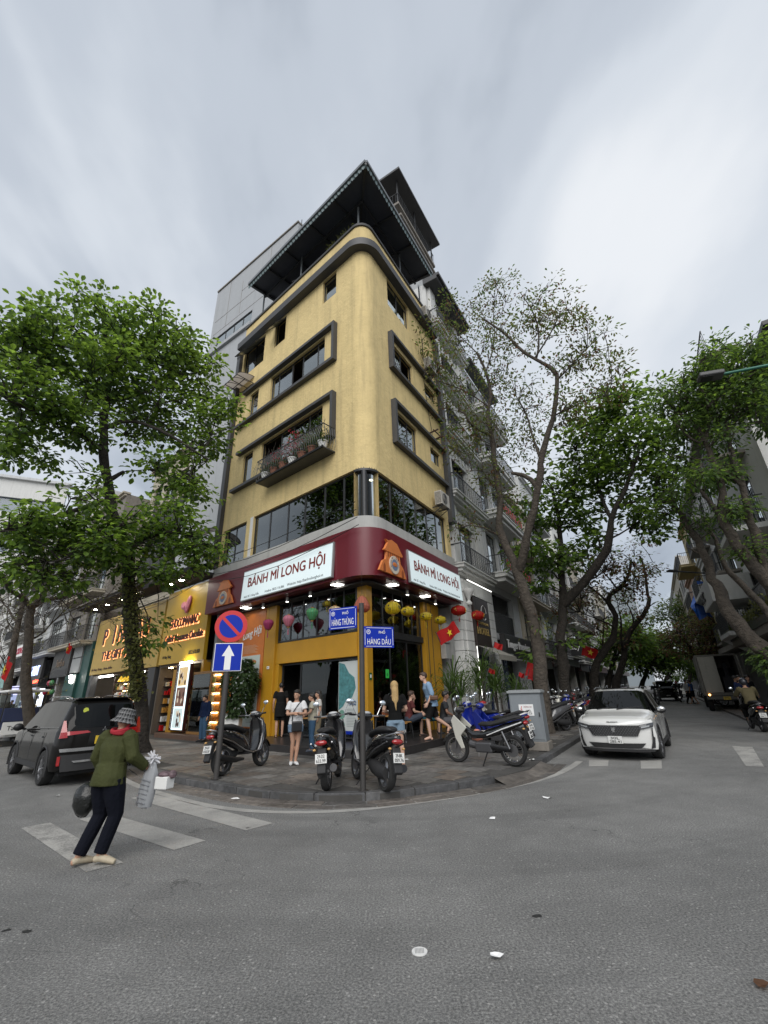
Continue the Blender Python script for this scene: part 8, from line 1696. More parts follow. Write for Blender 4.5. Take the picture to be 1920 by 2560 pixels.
for i in range(9):
    p = LP(-20 - i * 1.3, -2.9 + rnd.uniform(-.2, .2)); p.z = SW
    c = copy_thing(rnd.choice(protos), M=Matrix.Translation(p) @ Matrix.Rotation(R_(AL + rnd.uniform(35, 60) + 180), 4, 'Z') @ Matrix.Rotation(R_(-5), 4, 'X')); c['label'] = '%s number %d from the ochre shop along the narrow street' % (c['hue'], i + 1); c['group'] = 'motorbikes by the narrow street shops'
for i in range(10):
    p = FO @ Vector((-6 - i * 2.2 + rnd.uniform(-.4, .4), -.9, 0)); p.z = SW
    c = copy_thing(rnd.choice(protos), M=Matrix.Translation(p) @ Matrix.Rotation(R_(rnd.uniform(-50, -20) + 180), 4, 'Z') @ Matrix.Rotation(R_(-5), 4, 'X')); c['label'] = '%s number %d along the kerb across the wide street' % (c['hue'], i + 1); c['group'] = 'motorbikes parked across the street'
# street lamp reaching in over the road
lp = thing('street_lamp', 'grey lamp head on a long green arm reaching over the wide street', 'street lamp', Vector((*at(2150, 868, 14).xy, 0))); T = Matrix.Translation(-lp.location)
a_, b_, c_ = at(1745, 945, 12.5), at(1808, 935, 12.7), at(2150, 868, 14); base = lp.location
q = MB(T); q.tube([c_, b_], [.045, .035], 8); q.tube([base, Vector((base.x, base.y, c_.z - 1)), c_], [.11, .08, .05], 10); q.obj('pole', mat('green_pole', (.02, .13, .09), .45), lp, smooth=50)
q = MB(T); q.bar(a_, b_, .34, .12); q.obj('lamp_head', mat('lamp_grey', (.06, .06, .062), .5), lp, bevel=.03); q = MB(T); q.bar(a_ + Vector((0, 0, -.065)) + (b_ - a_) * .1, a_ + Vector((0, 0, -.065)) + (b_ - a_) * .55, .26, .02); q.obj('lens', M_black, lp)
lp2 = thing('street_lamp', 'thin lamp arm with small head further along the wide street', 'street lamp', Vector((*at(1842, 1700, 33).xy, 0))); T = Matrix.Translation(-lp2.location); a_, b_, c_ = at(1670, 1427, 30), at(1690, 1428, 30.3), at(1835, 1438, 32.5); q = MB(T); q.tube([b_, c_, Vector((c_.x, c_.y, 0)) ], .05, 6); q.obj('pole', M_steel, lp2, smooth=50); q = MB(T); q.bar(a_, b_, .3, .1); q.obj('lamp_head', M_steel, lp2)
# flags
def flag(P, ang, w_, h, label, tilt=0, wave=.05, star=True, polelen=1.2):
    t = thing('red_flag', label, 'flag', M=Matrix.Translation(P) @ Matrix.Rotation(R_(ang), 4, 'Z') @ Matrix.Rotation(R_(tilt), 4, 'Y'), group='red flags with yellow star'); rows = []
    for i in range(7): rows.append([(w_ * j / 9, wave * math.sin(j * .9 + i * .3), -h * i / 6 + .02 * math.sin(j)) for j in range(10)])
    q = MB(); q.grid(rows); q.obj('cloth', mat('flag_red', (.50, .012, .012), .7, trans=(.45, .01, .01)), t, smooth=60)
    if star:
        for s in (1, -1):
            pts = []
            for k in range(10): a = R_(90 + 36 * k); r = h * .30 if k % 2 == 0 else h * .12; pts.append((w_ / 2 + r * math.cos(a), -h / 2 + r * math.sin(a)))
            q = MB(); yy = wave * math.sin(4.5 * .9 + .9); q.prism(pts, yy + s * .02 - .002, yy + s * .02 + .002); q.obj('star', mat('flag_yellow', (.65, .45, .02), .6), t)
    q = MB(); q.bar((0, 0, .05), (0, 0, -polelen), .02); q.obj('staff', M_steel, t); return t
x, z = onR(820 + 1130 / 4.1475, 1500 + 430 / 4.1475, .9); flag(RP(x, -.9, z + .25), AR - 25, .95, .42, 'red flag blown out from the end pillar under the yellow lanterns', tilt=-28, wave=.04, polelen=.3)
for (px, py, D, w_, lab) in ((1236, 1605, 18.5, .35, 'tiny red flag at the edge of the black shop sign'), (1318, 1655, 18, .75, 'crumpled red flag with star before the mottled trunk'), (1322, 1720 - 45, 18, .5, 'red flag hanging below the crumpled one'), (1457, 1612, 27, .85, 'red flag with star over the shop past the forked tree'), (1480, 1628, 29, .6, 'small red flag behind the one with star past the forked tree'), (1297, 1680, 18, .25, 'little red pennant on a string by the trunk'), (1222, 1670, 17.5, .25, 'little red pennant by the hotel plant'), (20, 1640, 26, 1.2, 'red flag on the leaning trunk near the booking office'), (172, 1608, 27, .6, 'small red flag over the charcoal fashion sign')):
    flag(at(px, py, D), AR - 60 if px > 500 else AL, w_, w_ * .66, lab, tilt=20, star=w_ > .4)
# ================================================================== people
M_skin = mat('skin', (.42, .24, .16), .55, var=.03); M_skinf = mat('fair_skin', (.52, .32, .23), .5, var=.03); M_skind = mat('tan_skin', (.24, .13, .085), .55, var=.03); M_hairb = mat('black_hair', (.012, .010, .009), .45, bump=.6, bscale=60); M_hairy = mat('blonde_hair', (.50, .33, .14), .45, bump=1.0, bscale=50, var=.12, vscale=14); M_hairbr = mat('brown_hair', (.05, .028, .018), .5, bump=.6, bscale=60)
M_eye = mat('dark_eye', (.01, .01, .01), .2)
def V(*a): return Vector(a)
STAND = dict(pelvis=(0, 0, .93), waist=(0, 0, 1.08), chest=(0, .0, 1.28), neck=(0, -.01, 1.44), head=(0, .01, 1.59), shL=(-.17, 0, 1.385), elL=(-.23, -.02, 1.12), wrL=(-.24, .05, .88), shR=(.17, 0, 1.385), elR=(.23, -.02, 1.12), wrR=(.24, .05, .88),
             hiL=(-.09, 0, .90), knL=(-.10, .02, .49), anL=(-.10, -.02, .075), toL=(-.12, .15, .03), hiR=(.09, 0, .90), knR=(.10, .02, .49), anR=(.10, -.02, .075), toR=(.12, .15, .03))
def blob(name, q, m, parent, vox=.012, smooth=2):
    o = q.obj(name, m, parent); r = o.modifiers.new('one_skin', 'REMESH'); r.mode = 'VOXEL'; r.voxel_size = vox; r.use_smooth_shade = True
    s = o.modifiers.new('soften', 'SMOOTH'); s.iterations = smooth; s.factor = .5; return o
def person(label, P, rz, pose=None, H=1.65, skin=M_skin, hair=M_hairb, hairstyle='short', top=None, topm=None, sleeve='short', bottom='trousers', botm=None, shoes=None, vox=.012, wide=1.0, group=None, look=0.0, root='person', toplen=.0, fat=1.0, loose=1.0, M=None):
    J = {k: Vector(v) for k, v in STAND.items()}
    if pose:
        for k, v in pose.items(): J[k] = Vector(v)
    s = H / 1.70; T = (M or (Matrix.Translation(P) @ Matrix.Rotation(R_(rz), 4, 'Z'))) @ Matrix.Scale(s, 4)
    t = thing(root, label, 'person', M=T, group=group)
    q = MB(); f = fat
    def ch(pts, rad, n=10): q.tube([J[p] if isinstance(p, str) else Vector(p) for p in pts], rad, n)
    W_ = wide
    side = (J['shR'] - J['shL']).normalized(); fw = Vector((-side.y, side.x, 0)).normalized()
    def torso(q, g, z0=None):
        pts = [J['pelvis'] + (J['pelvis'] - J['waist']).normalized() * .06, J['pelvis'], J['waist'], J['chest'], (J['shL'] + J['shR']) / 2 + Vector((0, 0, .0)), J['neck']]
        rad = [(.125 * W_ * f + g, .10 * f + g), (.155 * W_ * f + g, .115 * f + g), (.125 * W_ * f + g, .10 * f + g), (.155 * W_ * f + g, .115 * f + g), (.13 * W_ + g, .085 + g), (.055 + g, .06 + g)]
        up = (pts[-1] - pts[0]); 
        # ring orientation follows the shoulders
        vs = []; n = 14; k0 = len(q.v)
        for p, (a, b) in zip(pts, rad):
            for j in range(n): an = 2 * math.pi * j / n; vs.append(p + side * math.cos(an) * a + fw * math.sin(an) * b)
        m = len(pts); q.add(vs, [(i * n + j, i * n + (j + 1) % n, (i + 1) * n + (j + 1) % n, (i + 1) * n + j) for i in range(m - 1) for j in range(n)] + [tuple(range(n))[::-1], tuple((m - 1) * n + j for j in range(n))])
    torso(q, 0)
    ch(['neck', J['neck'].lerp(J['head'], .6)], [.055, .050])
    hd = J['head']; hf = Matrix.Rotation(R_(look), 4, 'Z'); F = hf @ fw.to_4d(); F = Vector(F[:3]).normalized(); S = Vector((F.y, -F.x, 0))
    def hp(a, b, c): return hd + S * a + F * b + Vector((0, 0, c))
    def hball(qq, c, r): # ellipsoid aligned to the head
        o = qq.M; Rm = Matrix((( S.x, F.x, 0, 0), (S.y, F.y, 0, 0), (0, 0, 1, 0), (0, 0, 0, 1))); qq.M = Matrix.Translation(c) @ Rm; qq.ball((0, 0, 0), r, 14, 10); qq.M = o
    hball(q, hp(0, 0, .015), (.075, .095, .105)); hball(q, hp(0, .035, -.045), (.055, .06, .065)); hball(q, hp(0, .098, -.01), (.013, .018, .022)); hball(q, hp(.077, 0, -.01), (.010, .02, .03)); hball(q, hp(-.077, 0, -.01), (.010, .02, .03)); hball(q, hp(0, .083, -.052), (.024, .012, .009))
    for a in 'LR':
        ch(['sh' + a, J['sh' + a].lerp(J['el' + a], .4), 'el' + a], [.052 * f, .046 * f, .038]); ch(['el' + a, J['el' + a].lerp(J['wr' + a], .35), 'wr' + a], [.038, .038, .026]); q.ball(J['sh' + a], .055 * f, 10, 8)
        ch(['hi' + a, J['hi' + a].lerp(J['kn' + a], .35), 'kn' + a], [.088 * f, .080 * f, .052]); ch(['kn' + a, J['kn' + a].lerp(J['an' + a], .3), 'an' + a], [.052, .053, .034]); q.ball(J['kn' + a], .052, 8, 6)
        ch(['an' + a, J['an' + a].lerp(J['to' + a], .5) + V(0, 0, .0), 'to' + a], [.036, .038, .028]); hv = (J['an' + a] - J['to' + a]); hv.z = 0; q.ball(J['an' + a] + hv.normalized() * .03 + V(0, 0, -.035), .036, 8, 6)
        d = (J['wr' + a] - J['el' + a]).normalized(); n1_ = d.cross(fw if abs(d.dot(fw)) < .8 else V(0, 0, 1)).normalized(); n2_ = d.cross(n1_)
        w0 = J['wr' + a]; q.tube([w0, w0 + d * .05, w0 + d * .085], [(.022, .018), (.036, .016), (.034, .014)], 8, ref=n1_)
        for k in range(4):
            o_ = (n2_ * (-.027 + .018 * k)); L_ = (.062, .074, .07, .055)[k]; b0 = w0 + d * .08 + o_; q.tube([b0, b0 + d * L_ * .55 + n1_ * .006, b0 + d * L_ * .85 + n1_ * .026], [.0095, .009, .007], 6)
        b0 = w0 + d * .03 - n2_ * .026; q.tube([b0, b0 + (d * .7 - n2_ * .7).normalized() * .035, b0 + (d * .9 - n2_ * .4).normalized() * .062], [.012, .0105, .008], 6)
    blob('body', q, skin, t, min(vox, .011), 1)
    # eyes
    for a in (-1, 1):
        q = MB(); hball(q, hp(a * .030, .088, .018), (.011, .008, .006)); q.obj('eye', M_eye, t, smooth=60)
    q = MB()
    if hairstyle != 'none':
        hball(q, hp(0, -.018, .040), (.088, .100, .100)); hball(q, hp(0, .035, .078), (.072, .070, .05))
        if hairstyle in ('bun',): hball(q, hp(0, -.12, .03), (.04, .04, .04))
        if hairstyle in ('long', 'tail'):
            L_ = .30 if hairstyle == 'long' else .42
            bw = -1
            for k in range(9 if hairstyle == 'long' else 7):
                a = (-1 + 2 * k / 8) if hairstyle == 'long' else (-.5 + k / 6); p0 = hp(a * .07, -.07 + abs(a) * .05, .06); pts = [p0, hp(a * .085, -.11 + .06 * abs(a), -.06), hp(a * .10 + .01 * math.sin(k * 2), -.125 + .06 * abs(a), -.06 - L_ * .5), hp(a * .09 + .02 * math.sin(k * 3), -.12 + .05 * abs(a), -.06 - L_ * rnd.uniform(.9, 1.05))]
                q.tube(pts, [.035, .034, .028, .010], 7)
        blob('hair', q, hair, t, .010, 1)
    # clothes
    if top:
        q = MB(); g = .016 * loose; torso(q, g)
        if toplen: 
            d = V(0, 0, -toplen); n = 14; vs = []
            for p, (a, b) in ((J['waist'], (.14 * W_ * f + g, .115 * f + g)), (J['pelvis'], (.165 * W_ * f + g, .125 * f + g)), (J['pelvis'] + d, (.175 * W_ * f + g, .135 * f + g))):
                for j in range(n): an = 2 * math.pi * j / n; vs.append(p + side * math.cos(an) * a + fw * math.sin(an) * b)
            q.add(vs, [(i * n + j, i * n + (j + 1) % n, (i + 1) * n + (j + 1) % n, (i + 1) * n + j) for i in range(2) for j in range(n)] + [tuple(range(n))[::-1], tuple(2 * n + j for j in range(n))])
        for a in 'LR':
            if sleeve == 'none': continue
            q.ball(J['sh' + a], .060 * f + g * .6, 10, 8)
            if sleeve == 'short': q.tube([J['sh' + a], J['sh' + a].lerp(J['el' + a], .62)], [.062 * f + g * .7, .060 * f + g], 10)
            elif sleeve == 'elbow': q.tube([J['sh' + a], J['el' + a].lerp(J['sh' + a], .02), J['el' + a].lerp(J['wr' + a], .15)], [.062 * f + g, .050 + g, .046 + g], 10)
            else: q.tube([J['sh' + a], J['el' + a], J['el' + a].lerp(J['wr' + a], .92)], [.062 * f + g, .052 + g, .036 + g * .8], 10); q.ball(J['el' + a], .050 + g, 8, 6)
        # neck opening: keep the cloth below the chin
        for i, v in enumerate(q.v):
            if v.z > J['neck'].z - .005 and (v - J['neck']).length < .15: q.v[i] = Vector((v.x, v.y, J['neck'].z - .02))
        blob(top, q, topm, t, vox, 2)
    if bottom:
        q = MB(); g = .012 * loose; n = 14; vs = []
        for p, (a, b) in ((J['pelvis'] + V(0, 0, .07), (.135 * W_ * f + g, .105 * f + g)), (J['pelvis'], (.160 * W_ * f + g, .120 * f + g)), (J['pelvis'] - V(0, 0, .06), (.15 * W_ * f + g, .115 * f + g))):
            for j in range(n): an = 2 * math.pi * j / n; vs.append(p + side * math.cos(an) * a + fw * math.sin(an) * b)
        q.add(vs, [(i * n + j, i * n + (j + 1) % n, (i + 1) * n + (j + 1) % n, (i + 1) * n + j) for i in range(2) for j in range(n)] + [tuple(range(n))[::-1], tuple(2 * n + j for j in range(n))])
        for a in 'LR':
            h, k_, an_ = J['hi' + a], J['kn' + a], J['an' + a]
            if bottom == 'trousers': q.tube([h, h.lerp(k_, .4), k_, k_.lerp(an_, .4), an_.lerp(k_, .06)], [.098 * f + g, .088 * f + g, .064 + g, .060 + g, .052 + g], 10)
            elif bottom == 'knee': q.tube([h, h.lerp(k_, .4), h.lerp(k_, .92)], [.098 * f + g, .092 * f + g, .078 + g], 10)
            else: q.tube([h, h.lerp(k_, .30), h.lerp(k_, .42)], [.098 * f + g, .096 * f + g, .094 * f + g], 10)
        blob('trousers' if bottom == 'trousers' else 'shorts', q, botm, t, vox, 2)
    if shoes:
        for a in 'LR':
            q = MB(); an_, to = J['an' + a], J['to' + a]; d = (to - an_); d.z = 0; d.normalize(); fl = min(an_.z, to.z + .045)
            q.tube([an_ - d * .05 + V(0, 0, -.035), an_ + d * .02 + V(0, 0, -.02), an_.lerp(to, .6) + V(0, 0, 0), to + d * .03], [(.038, .035), (.044, .046), (.048, .038), (.034, .026)], 10)
            blob('shoe', q, shoes, t, .010, 1)
    return t
cl = lambda n, c, **k: mat(n, c, k.pop('rough', .9), var=k.pop('var', .10), vscale=5, bump=1.0, bscale=9, spec=.12, **k)
# --- the street seller crossing in the foreground
P = gp(232, 2163, 0); LH = 5.0
lady = person('street seller in olive jacket and checked bucket hat carrying bags over the crossing', P, -18, H=1.50, root='person', skin=M_skin, hairstyle='none', look=15,
    pose=dict(pelvis=(0, 0, .92), waist=(-.02, .03, 1.06), chest=(-.04, .06, 1.25), neck=(-.05, .10, 1.40), head=(-.06, .14, 1.53), shL=(-.24, .07, 1.36), elL=(-.32, .05, 1.12), wrL=(-.27, .14, .93), shR=(.14, .08, 1.36), elR=(.25, .08, 1.13), wrR=(.30, .28, .98),
              hiL=(-.09, 0, .89), knL=(-.08, .05, .50), anL=(-.15, -.10, .09), toL=(-.09, .05, .03), hiR=(.09, 0, .89), knR=(.14, .07, .50), anR=(.07, .0, .10), toR=(.23, .06, .03)),
    top='jacket', topm=cl('olive_cloth', (.045, .050, .018), var=.2, rough=.7), sleeve='long', botm=cl('navy_trouser', (.006, .007, .012)), shoes=mat('pale_canvas', (.42, .36, .26), .7, dirt=.4, vscale=6), toplen=.09, loose=2.0, fat=1.12, vox=.010)
# plaid hat
def plaid():
    m = bpy.data.materials.new('black_white_check'); m.use_nodes = True; t = m.node_tree; b = t.nodes['Principled BSDF']; tc = N(t, 'ShaderNodeTexCoord'); sp = N(t, 'ShaderNodeSeparateXYZ'); t.links.new(tc.outputs['Object'], sp.inputs[0])
    ang = math_(t, 'ARCTAN2', sp.outputs[1], sp.outputs[0]); a = math_(t, 'FRACT', math_(t, 'MULTIPLY', ang, 3.2)); c = math_(t, 'FRACT', math_(t, 'MULTIPLY', sp.outputs[2], 19.0))
    def ln(v): return math_(t, 'ADD', math_(t, 'LESS_THAN', math_(t, 'ABSOLUTE', math_(t, 'SUBTRACT', v, .4)), .045), math_(t, 'LESS_THAN', math_(t, 'ABSOLUTE', math_(t, 'SUBTRACT', v, .68)), .025))
    f = math_(t, 'ADD', ln(a), ln(c), clamp=True); t.links.new(mixc(t, f, (.010, .010, .011), (.30, .30, .30)), b.inputs['Base Color']); b.inputs['Roughness'].default_value = .9; return m
hc = Vector((-.06, .14, 1.56)); q = MB(); q.lathe([(.175, -.045), (.13, .005), (.112, .03), (.108, .10), (.085, .135), (0, .145)], 26); h = q.obj('bucket_hat', plaid(), lady, smooth=50); h.location = hc; h.rotation_euler = (R_(-12), R_(6), 0)
q = MB(); 
for k in range(3): q.tube([(-.05 + .11 * math.cos(R_(a)), .10 + .10 * math.sin(R_(a)), 1.41 + .012 * k + .012 * math.sin(R_(a * 2 + 40 * k))) for a in range(0, 361, 20)], .024, 7)
q.tube([(.03, .10, 1.45), (.05, .13, 1.50), (.04, .15, 1.56)], .018, 6); q.obj('red_scarf', mat('crimson_cloth', (.30, .01, .02), .8, var=.1), lady, smooth=60)
q = MB(); q.ball((-.40, .06, .64), (.17, .12, .19), 14, 10); q.tube([(-.36, .09, .80), (-.27, .15, .86), (-.24, .17, .92)], [(.07, .05), (.035, .03), (.02, .02)], 8)
for k, v in enumerate(q.v): q.v[k] = v + rv() * .012
bag = q.obj('carried_bag', mat('black_polythene', (.010, .011, .010), .15, bump=1.0, bscale=9), None, smooth=80); bag.matrix_world = lady.matrix_world.copy(); tag(bag, 'bulging black plastic bag in the street seller\'s hand', 'bag')
bun = thing('bundle', 'clear bag of white packets and white pompom held out by the street seller', 'bundle', M=lady.matrix_world @ Matrix.Translation((.36, .32, .90)))
M_clear = mat('clear_film', (.55, .57, .6), .15, coat=1.0, alpha=1); q = MB(Matrix.Rotation(R_(8), 4, 'Y')); rows = []
for z_, a_, b_ in ((.14, .03, .02), (.08, .06, .035), (0, .10, .055), (-.12, .115, .07), (-.25, .12, .075), (-.36, .11, .06), (-.38, .04, .02)): rows.append([(a_ * math.cos(R_(20 * k)) * (1 + .10 * math.sin(k * 2.1 + z_ * 20)), b_ * math.sin(R_(20 * k)) * (1 + .2 * math.sin(k * 3.3 + z_ * 11)), z_ + .008 * math.sin(k * 1.7)) for k in range(18)])
q.grid(rows, close=True)
q.obj('clear_bag', mat('milky_bag', (.52, .54, .56), .25, trans=(.5, .5, .52)), bun, smooth=50)
for k in range(6): q = MB(Matrix.Rotation(R_(8), 4, 'Y')); q.bx(-.075, .07, -.078, -.060, -.32 + k * .05, -.306 + k * .05); q.obj('packet', mat('silver_packet', (.3, .31, .33), .3, metal=.5), bun, bevel=.006)
q = MB(); 
for k in range(26): v = rv(); q.tube([v * .02 + V(.0, 0, .18), v * .10 + V(0, 0, .18) + rv() * .02], [.014, .010], 5)
q.obj('pompom', mat('white_wool', (.55, .55, .57), .9), bun, smooth=60); q = MB(); q.bx(.13, .32, -.06, .08, -.16, -.02); q.obj('white_tray', M_white, bun, bevel=.01); q = MB(); q.ball((.22, 0, .0), (.09, .07, .04), 10, 6); q.ball((.33, .02, 0), (.05, .05, .05), 8, 6); q.obj('small_wares', mat('assorted_wares', (.12, .08, .09), .6, var=.8, vscale=20), bun)

PL = .28
# --- woman with crossed arms
P = gp(735, 1912, SW)
w1 = person('woman in white T shirt and denim shorts standing with crossed arms on the pavement', P, 180 + 20, H=1.58, look=-35, hairstyle='bun',
    pose=dict(elL=(-.24, .06, 1.15), wrL=(-.02, .19, 1.13), elR=(.24, .06, 1.14), wrR=(.02, .22, 1.17), knL=(-.07, .02, .49), anL=(-.02, .04, .075), toL=(-.05, .19, .03), knR=(.06, .02, .49), anR=(.07, -.03, .075), toR=(.10, .12, .03)),
    top='t_shirt', topm=cl('white_cotton', (.62, .62, .62), var=.04), bottom='shorts', botm=cl('pale_denim', (.16, .22, .30)), shoes=mat('white_sneaker', (.6, .6, .6), .6), toplen=.02, loose=1.3)
q = MB(); q.bx(-.13, .13, .15, .22, .74, .98); q.obj('shoulder_bag', M_black, w1, bevel=.03); q = MB(); q.tube([(.12, .13, .98), (.10, .16, 1.2), (-.02, .13, 1.36), (-.12, .02, 1.44), (-.13, -.12, 1.30), (.0, -.15, 1.1), (.13, .0, .98)], .013, 5); q.obj('bag_strap', M_black, w1, smooth=60)
# --- boy and the figure behind
P = gp(779, 1880, PL); person('boy in beige T shirt and blue jeans looking down beside the woman with crossed arms', P, 95, H=1.33, look=10, hairstyle='short', pose=dict(head=(0, .05, 1.57), neck=(0, .01, 1.44), elL=(-.22, .05, 1.15), wrL=(-.16, .22, 1.05)), top='t_shirt', topm=cl('beige_cotton', (.34, .32, .25)), botm=cl('blue_denim', (.05, .10, .17)), shoes=mat('dark_sneaker', (.05, .06, .08), .6), loose=1.5, toplen=.04)
P = gp(793, 1868, PL); person('child with long black hair and pale top standing behind the boy', P, 110, H=1.38, hairstyle='long', top='t_shirt', topm=cl('pale_cotton', (.45, .43, .40)), botm=cl('khaki_cloth', (.22, .18, .12)), shoes=mat('white_sneaker', (.6, .6, .6), .6))
P = gp(697, 1843, PL); person('figure in a long black dress seen inside the shop doorway', P, 10, H=1.68, hairstyle='short', top='dress_top', topm=cl('black_cotton', (.010, .010, .010)), bottom='knee', botm=cl('black_cotton', (.01, .01, .01)), shoes=M_black, toplen=.3, loose=1.4)
# --- blonde woman
P = gp(993, 1925, SW)
bl = person('blonde woman from behind in black top and frayed denim shorts', P, 8, H=1.68, skin=M_skinf, hair=M_hairy, hairstyle='tail', look=0, pose=dict(elL=(-.25, .0, 1.13), wrL=(-.13, .18, 1.08), elR=(.25, .0, 1.13), wrR=(.12, .2, 1.10), knL=(-.10, .01, .49), knR=(.11, .0, .49), anR=(.13, -.04, .075), toR=(.16, .12, .03)),
     top='black_top', topm=cl('black_cotton', (.010, .010, .010)), bottom='shorts', botm=cl('washed_denim', (.20, .28, .36), var=.16), loose=1.0)
q = MB()
for s in (-1, 1):
    for k in range(26):
        a = 2 * math.pi * k / 26; x, y = s * .095 + .115 * math.cos(a), .0 + .115 * math.sin(a); q.tube([(x, y, .745), (x + rnd.uniform(-.01, .01), y, .745 - rnd.uniform(.03, .08))], .004, 3)
q.obj('frayed_hem', M_letterw, bl, kind='stuff')
for s in (-1, 1): q = MB(); q.ball((s * .125, .05, .008), (.05, .14, .012), 10, 6); q.obj('sandal', mat('brown_sandal', (.06, .03, .02), .7), bl)
# --- man stepping up onto the plinth
P = gp(1085, 1850, PL)
mn = person('man in light blue shirt and black shorts stepping along the shop plinth', P, 95, H=1.80, skin=M_skinf, hair=M_hairbr, look=10, wide=1.12,
     pose=dict(pelvis=(0, -.02, .92), chest=(0, .09, 1.27), waist=(0, .03, 1.08), neck=(0, .14, 1.43), head=(0, .19, 1.58), shL=(-.19, .09, 1.38), shR=(.19, .09, 1.38), elL=(-.25, .02, 1.13), wrL=(-.24, .14, .92), elR=(.25, .0, 1.12), wrR=(.24, .10, .90), knL=(-.10, .15, .50), anL=(-.10, .10, .075), toL=(-.10, .27, .03), knR=(.10, -.12, .52), anR=(.10, -.46, .30), toR=(.10, -.40, .14)),
     top='shirt', topm=cl('light_blue_cotton', (.20, .30, .42)), sleeve='elbow', bottom='knee', botm=cl('black_cotton', (.01, .01, .01)), toplen=.10, loose=1.5)
q = MB(); q.bx(-.32, -.22, -.14, .08, .98, 1.10); q.obj('waist_bag', mat('brown_leather', (.10, .045, .02), .5), mn, bevel=.03)
for x, y, z in ((-.10, .16, .0), (.10, -.46, .19)): q = MB(); q.ball((x, y, z), (.045, .13, .014), 10, 6); q.obj('sandal', M_black, mn)
# --- seated figures
SEAT = dict(pelvis=(0, 0, .52), waist=(0, .02, .66), chest=(0, .06, .86), neck=(0, .08, 1.02), head=(0, .11, 1.17), shL=(-.17, .06, .96), shR=(.17, .06, .96), elL=(-.22, .12, .72), wrL=(-.12, .34, .66), elR=(.22, .12, .72), wrR=(.12, .34, .68), hiL=(-.09, .03, .50), hiR=(.09, .03, .50), knL=(-.14, .44, .50), anL=(-.14, .42, .08), toL=(-.15, .59, .03), knR=(.14, .44, .50), anR=(.14, .42, .08), toR=(.15, .59, .03))
def stool(P, label, h=.44, r=.17):
    t = thing('stool', label, 'stool', P, group='small wooden stools on the plinth'); q = MB(); q.cyl((0, 0, h - .03), (0, 0, h), r, n=20); q.obj('seat', mat('honey_wood', (.3, .15, .04), .45), t, bevel=.006)
    for k in range(4): a = R_(45 + 90 * k); q = MB(); q.bar((r * .6 * math.cos(a), r * .6 * math.sin(a), h - .03), (r * .95 * math.cos(a), r * .95 * math.sin(a), 0), .022); q.obj('leg', M_steel, t)
    return t
def table(P, label, h=.66, w_=.6):
    t = thing('cafe_table', label, 'table', P, AR, group='low wooden tables on the plinth'); q = MB(); q.bx(-w_ / 2, w_ / 2, -w_ / 2, w_ / 2, h - .03, h); q.obj('tabletop', mat('honey_wood', (.3, .15, .04), .45), t, bevel=.006)
    for a in (-1, 1):
        for b in (-1, 1): q = MB(); q.bar((a * w_ * .4, b * w_ * .4, h - .03), (a * w_ * .45, b * w_ * .45, 0), .025); q.obj('leg', M_steel, t)
    return t
s1 = RP(2.35, .18, PL); stool(s1, 'stool under the man with crossed legs')
person('seated man in dark shorts with crossed legs', s1 + V(0, 0, -.03), -75, H=1.75, skin=M_skinf, hair=M_hairbr, wide=1.1, pose=dict(SEAT, wrL=(-.05, .2, 1.02), elL=(-.2, .2, .78), knR=(.16, .42, .62), anR=(-.12, .72, .52), toR=(-.22, .80, .45)), top='t_shirt', topm=cl('dark_red_cotton', (.10, .03, .03)), bottom='knee', botm=cl('grey_blue_cotton', (.05, .06, .08)), shoes=mat('dark_sandal', (.05, .03, .025), .7))
s2 = gp(1112, 1846, PL); stool(s2, 'stool under the dark haired youth near the big plant pot')
person('dark haired youth in charcoal T shirt sitting beside the big plant pot', s2 + V(0, 0, -.03), -95, H=1.70, skin=M_skind, pose=dict(SEAT, wrL=(-.02, .30, .62), wrR=(.03, .3, .62)), top='t_shirt', topm=cl('charcoal_cotton', (.03, .032, .034)), bottom='knee', botm=cl('grey_cotton', (.08, .08, .085)), shoes=M_matte)
s3 = RP(3.35, .12, PL); stool(s3, 'stool behind the man stepping along the plinth')
person('seated customer with teal shorts behind the man in the light blue shirt', s3 + V(0, 0, -.03), -90, H=1.68, skin=M_skinf, pose=SEAT, top='t_shirt', topm=M_black and cl('black_cotton', (.01, .01, .01)), bottom='knee', botm=cl('teal_cotton', (.03, .14, .18)), shoes=M_matte)
stool(RP(1.35, -.1, PL), 'empty stool beside the corner pillar', .46, .2); table(RP(1.35, .35, PL) + V(0, 0, 0), 'low table against the glass beside the corner pillar'); table(LP(-2.3, -.05, PL), 'low table in front of the poster window'); stool(LP(-3.2, .1, PL), 'stool just inside the shop opening', .44)
for k in range(3): b_ = thing('chilli_box', ['first', 'middle', 'last'][k] + ' wooden box of sauces on the low table by the corner pillar', 'box', RP(1.2 + .18 * k, .35, PL + .66), AR, group='little wooden sauce boxes'); q = MB(); q.bx(-.07, .07, -.05, .05, 0, .1); q.obj('box', mat('reddish_wood', (.16, .05, .02), .5), b_, bevel=.004); q = MB(); q.bx(-.055, .055, -.035, .035, .1, .13); q.obj('napkins', M_white, b_)
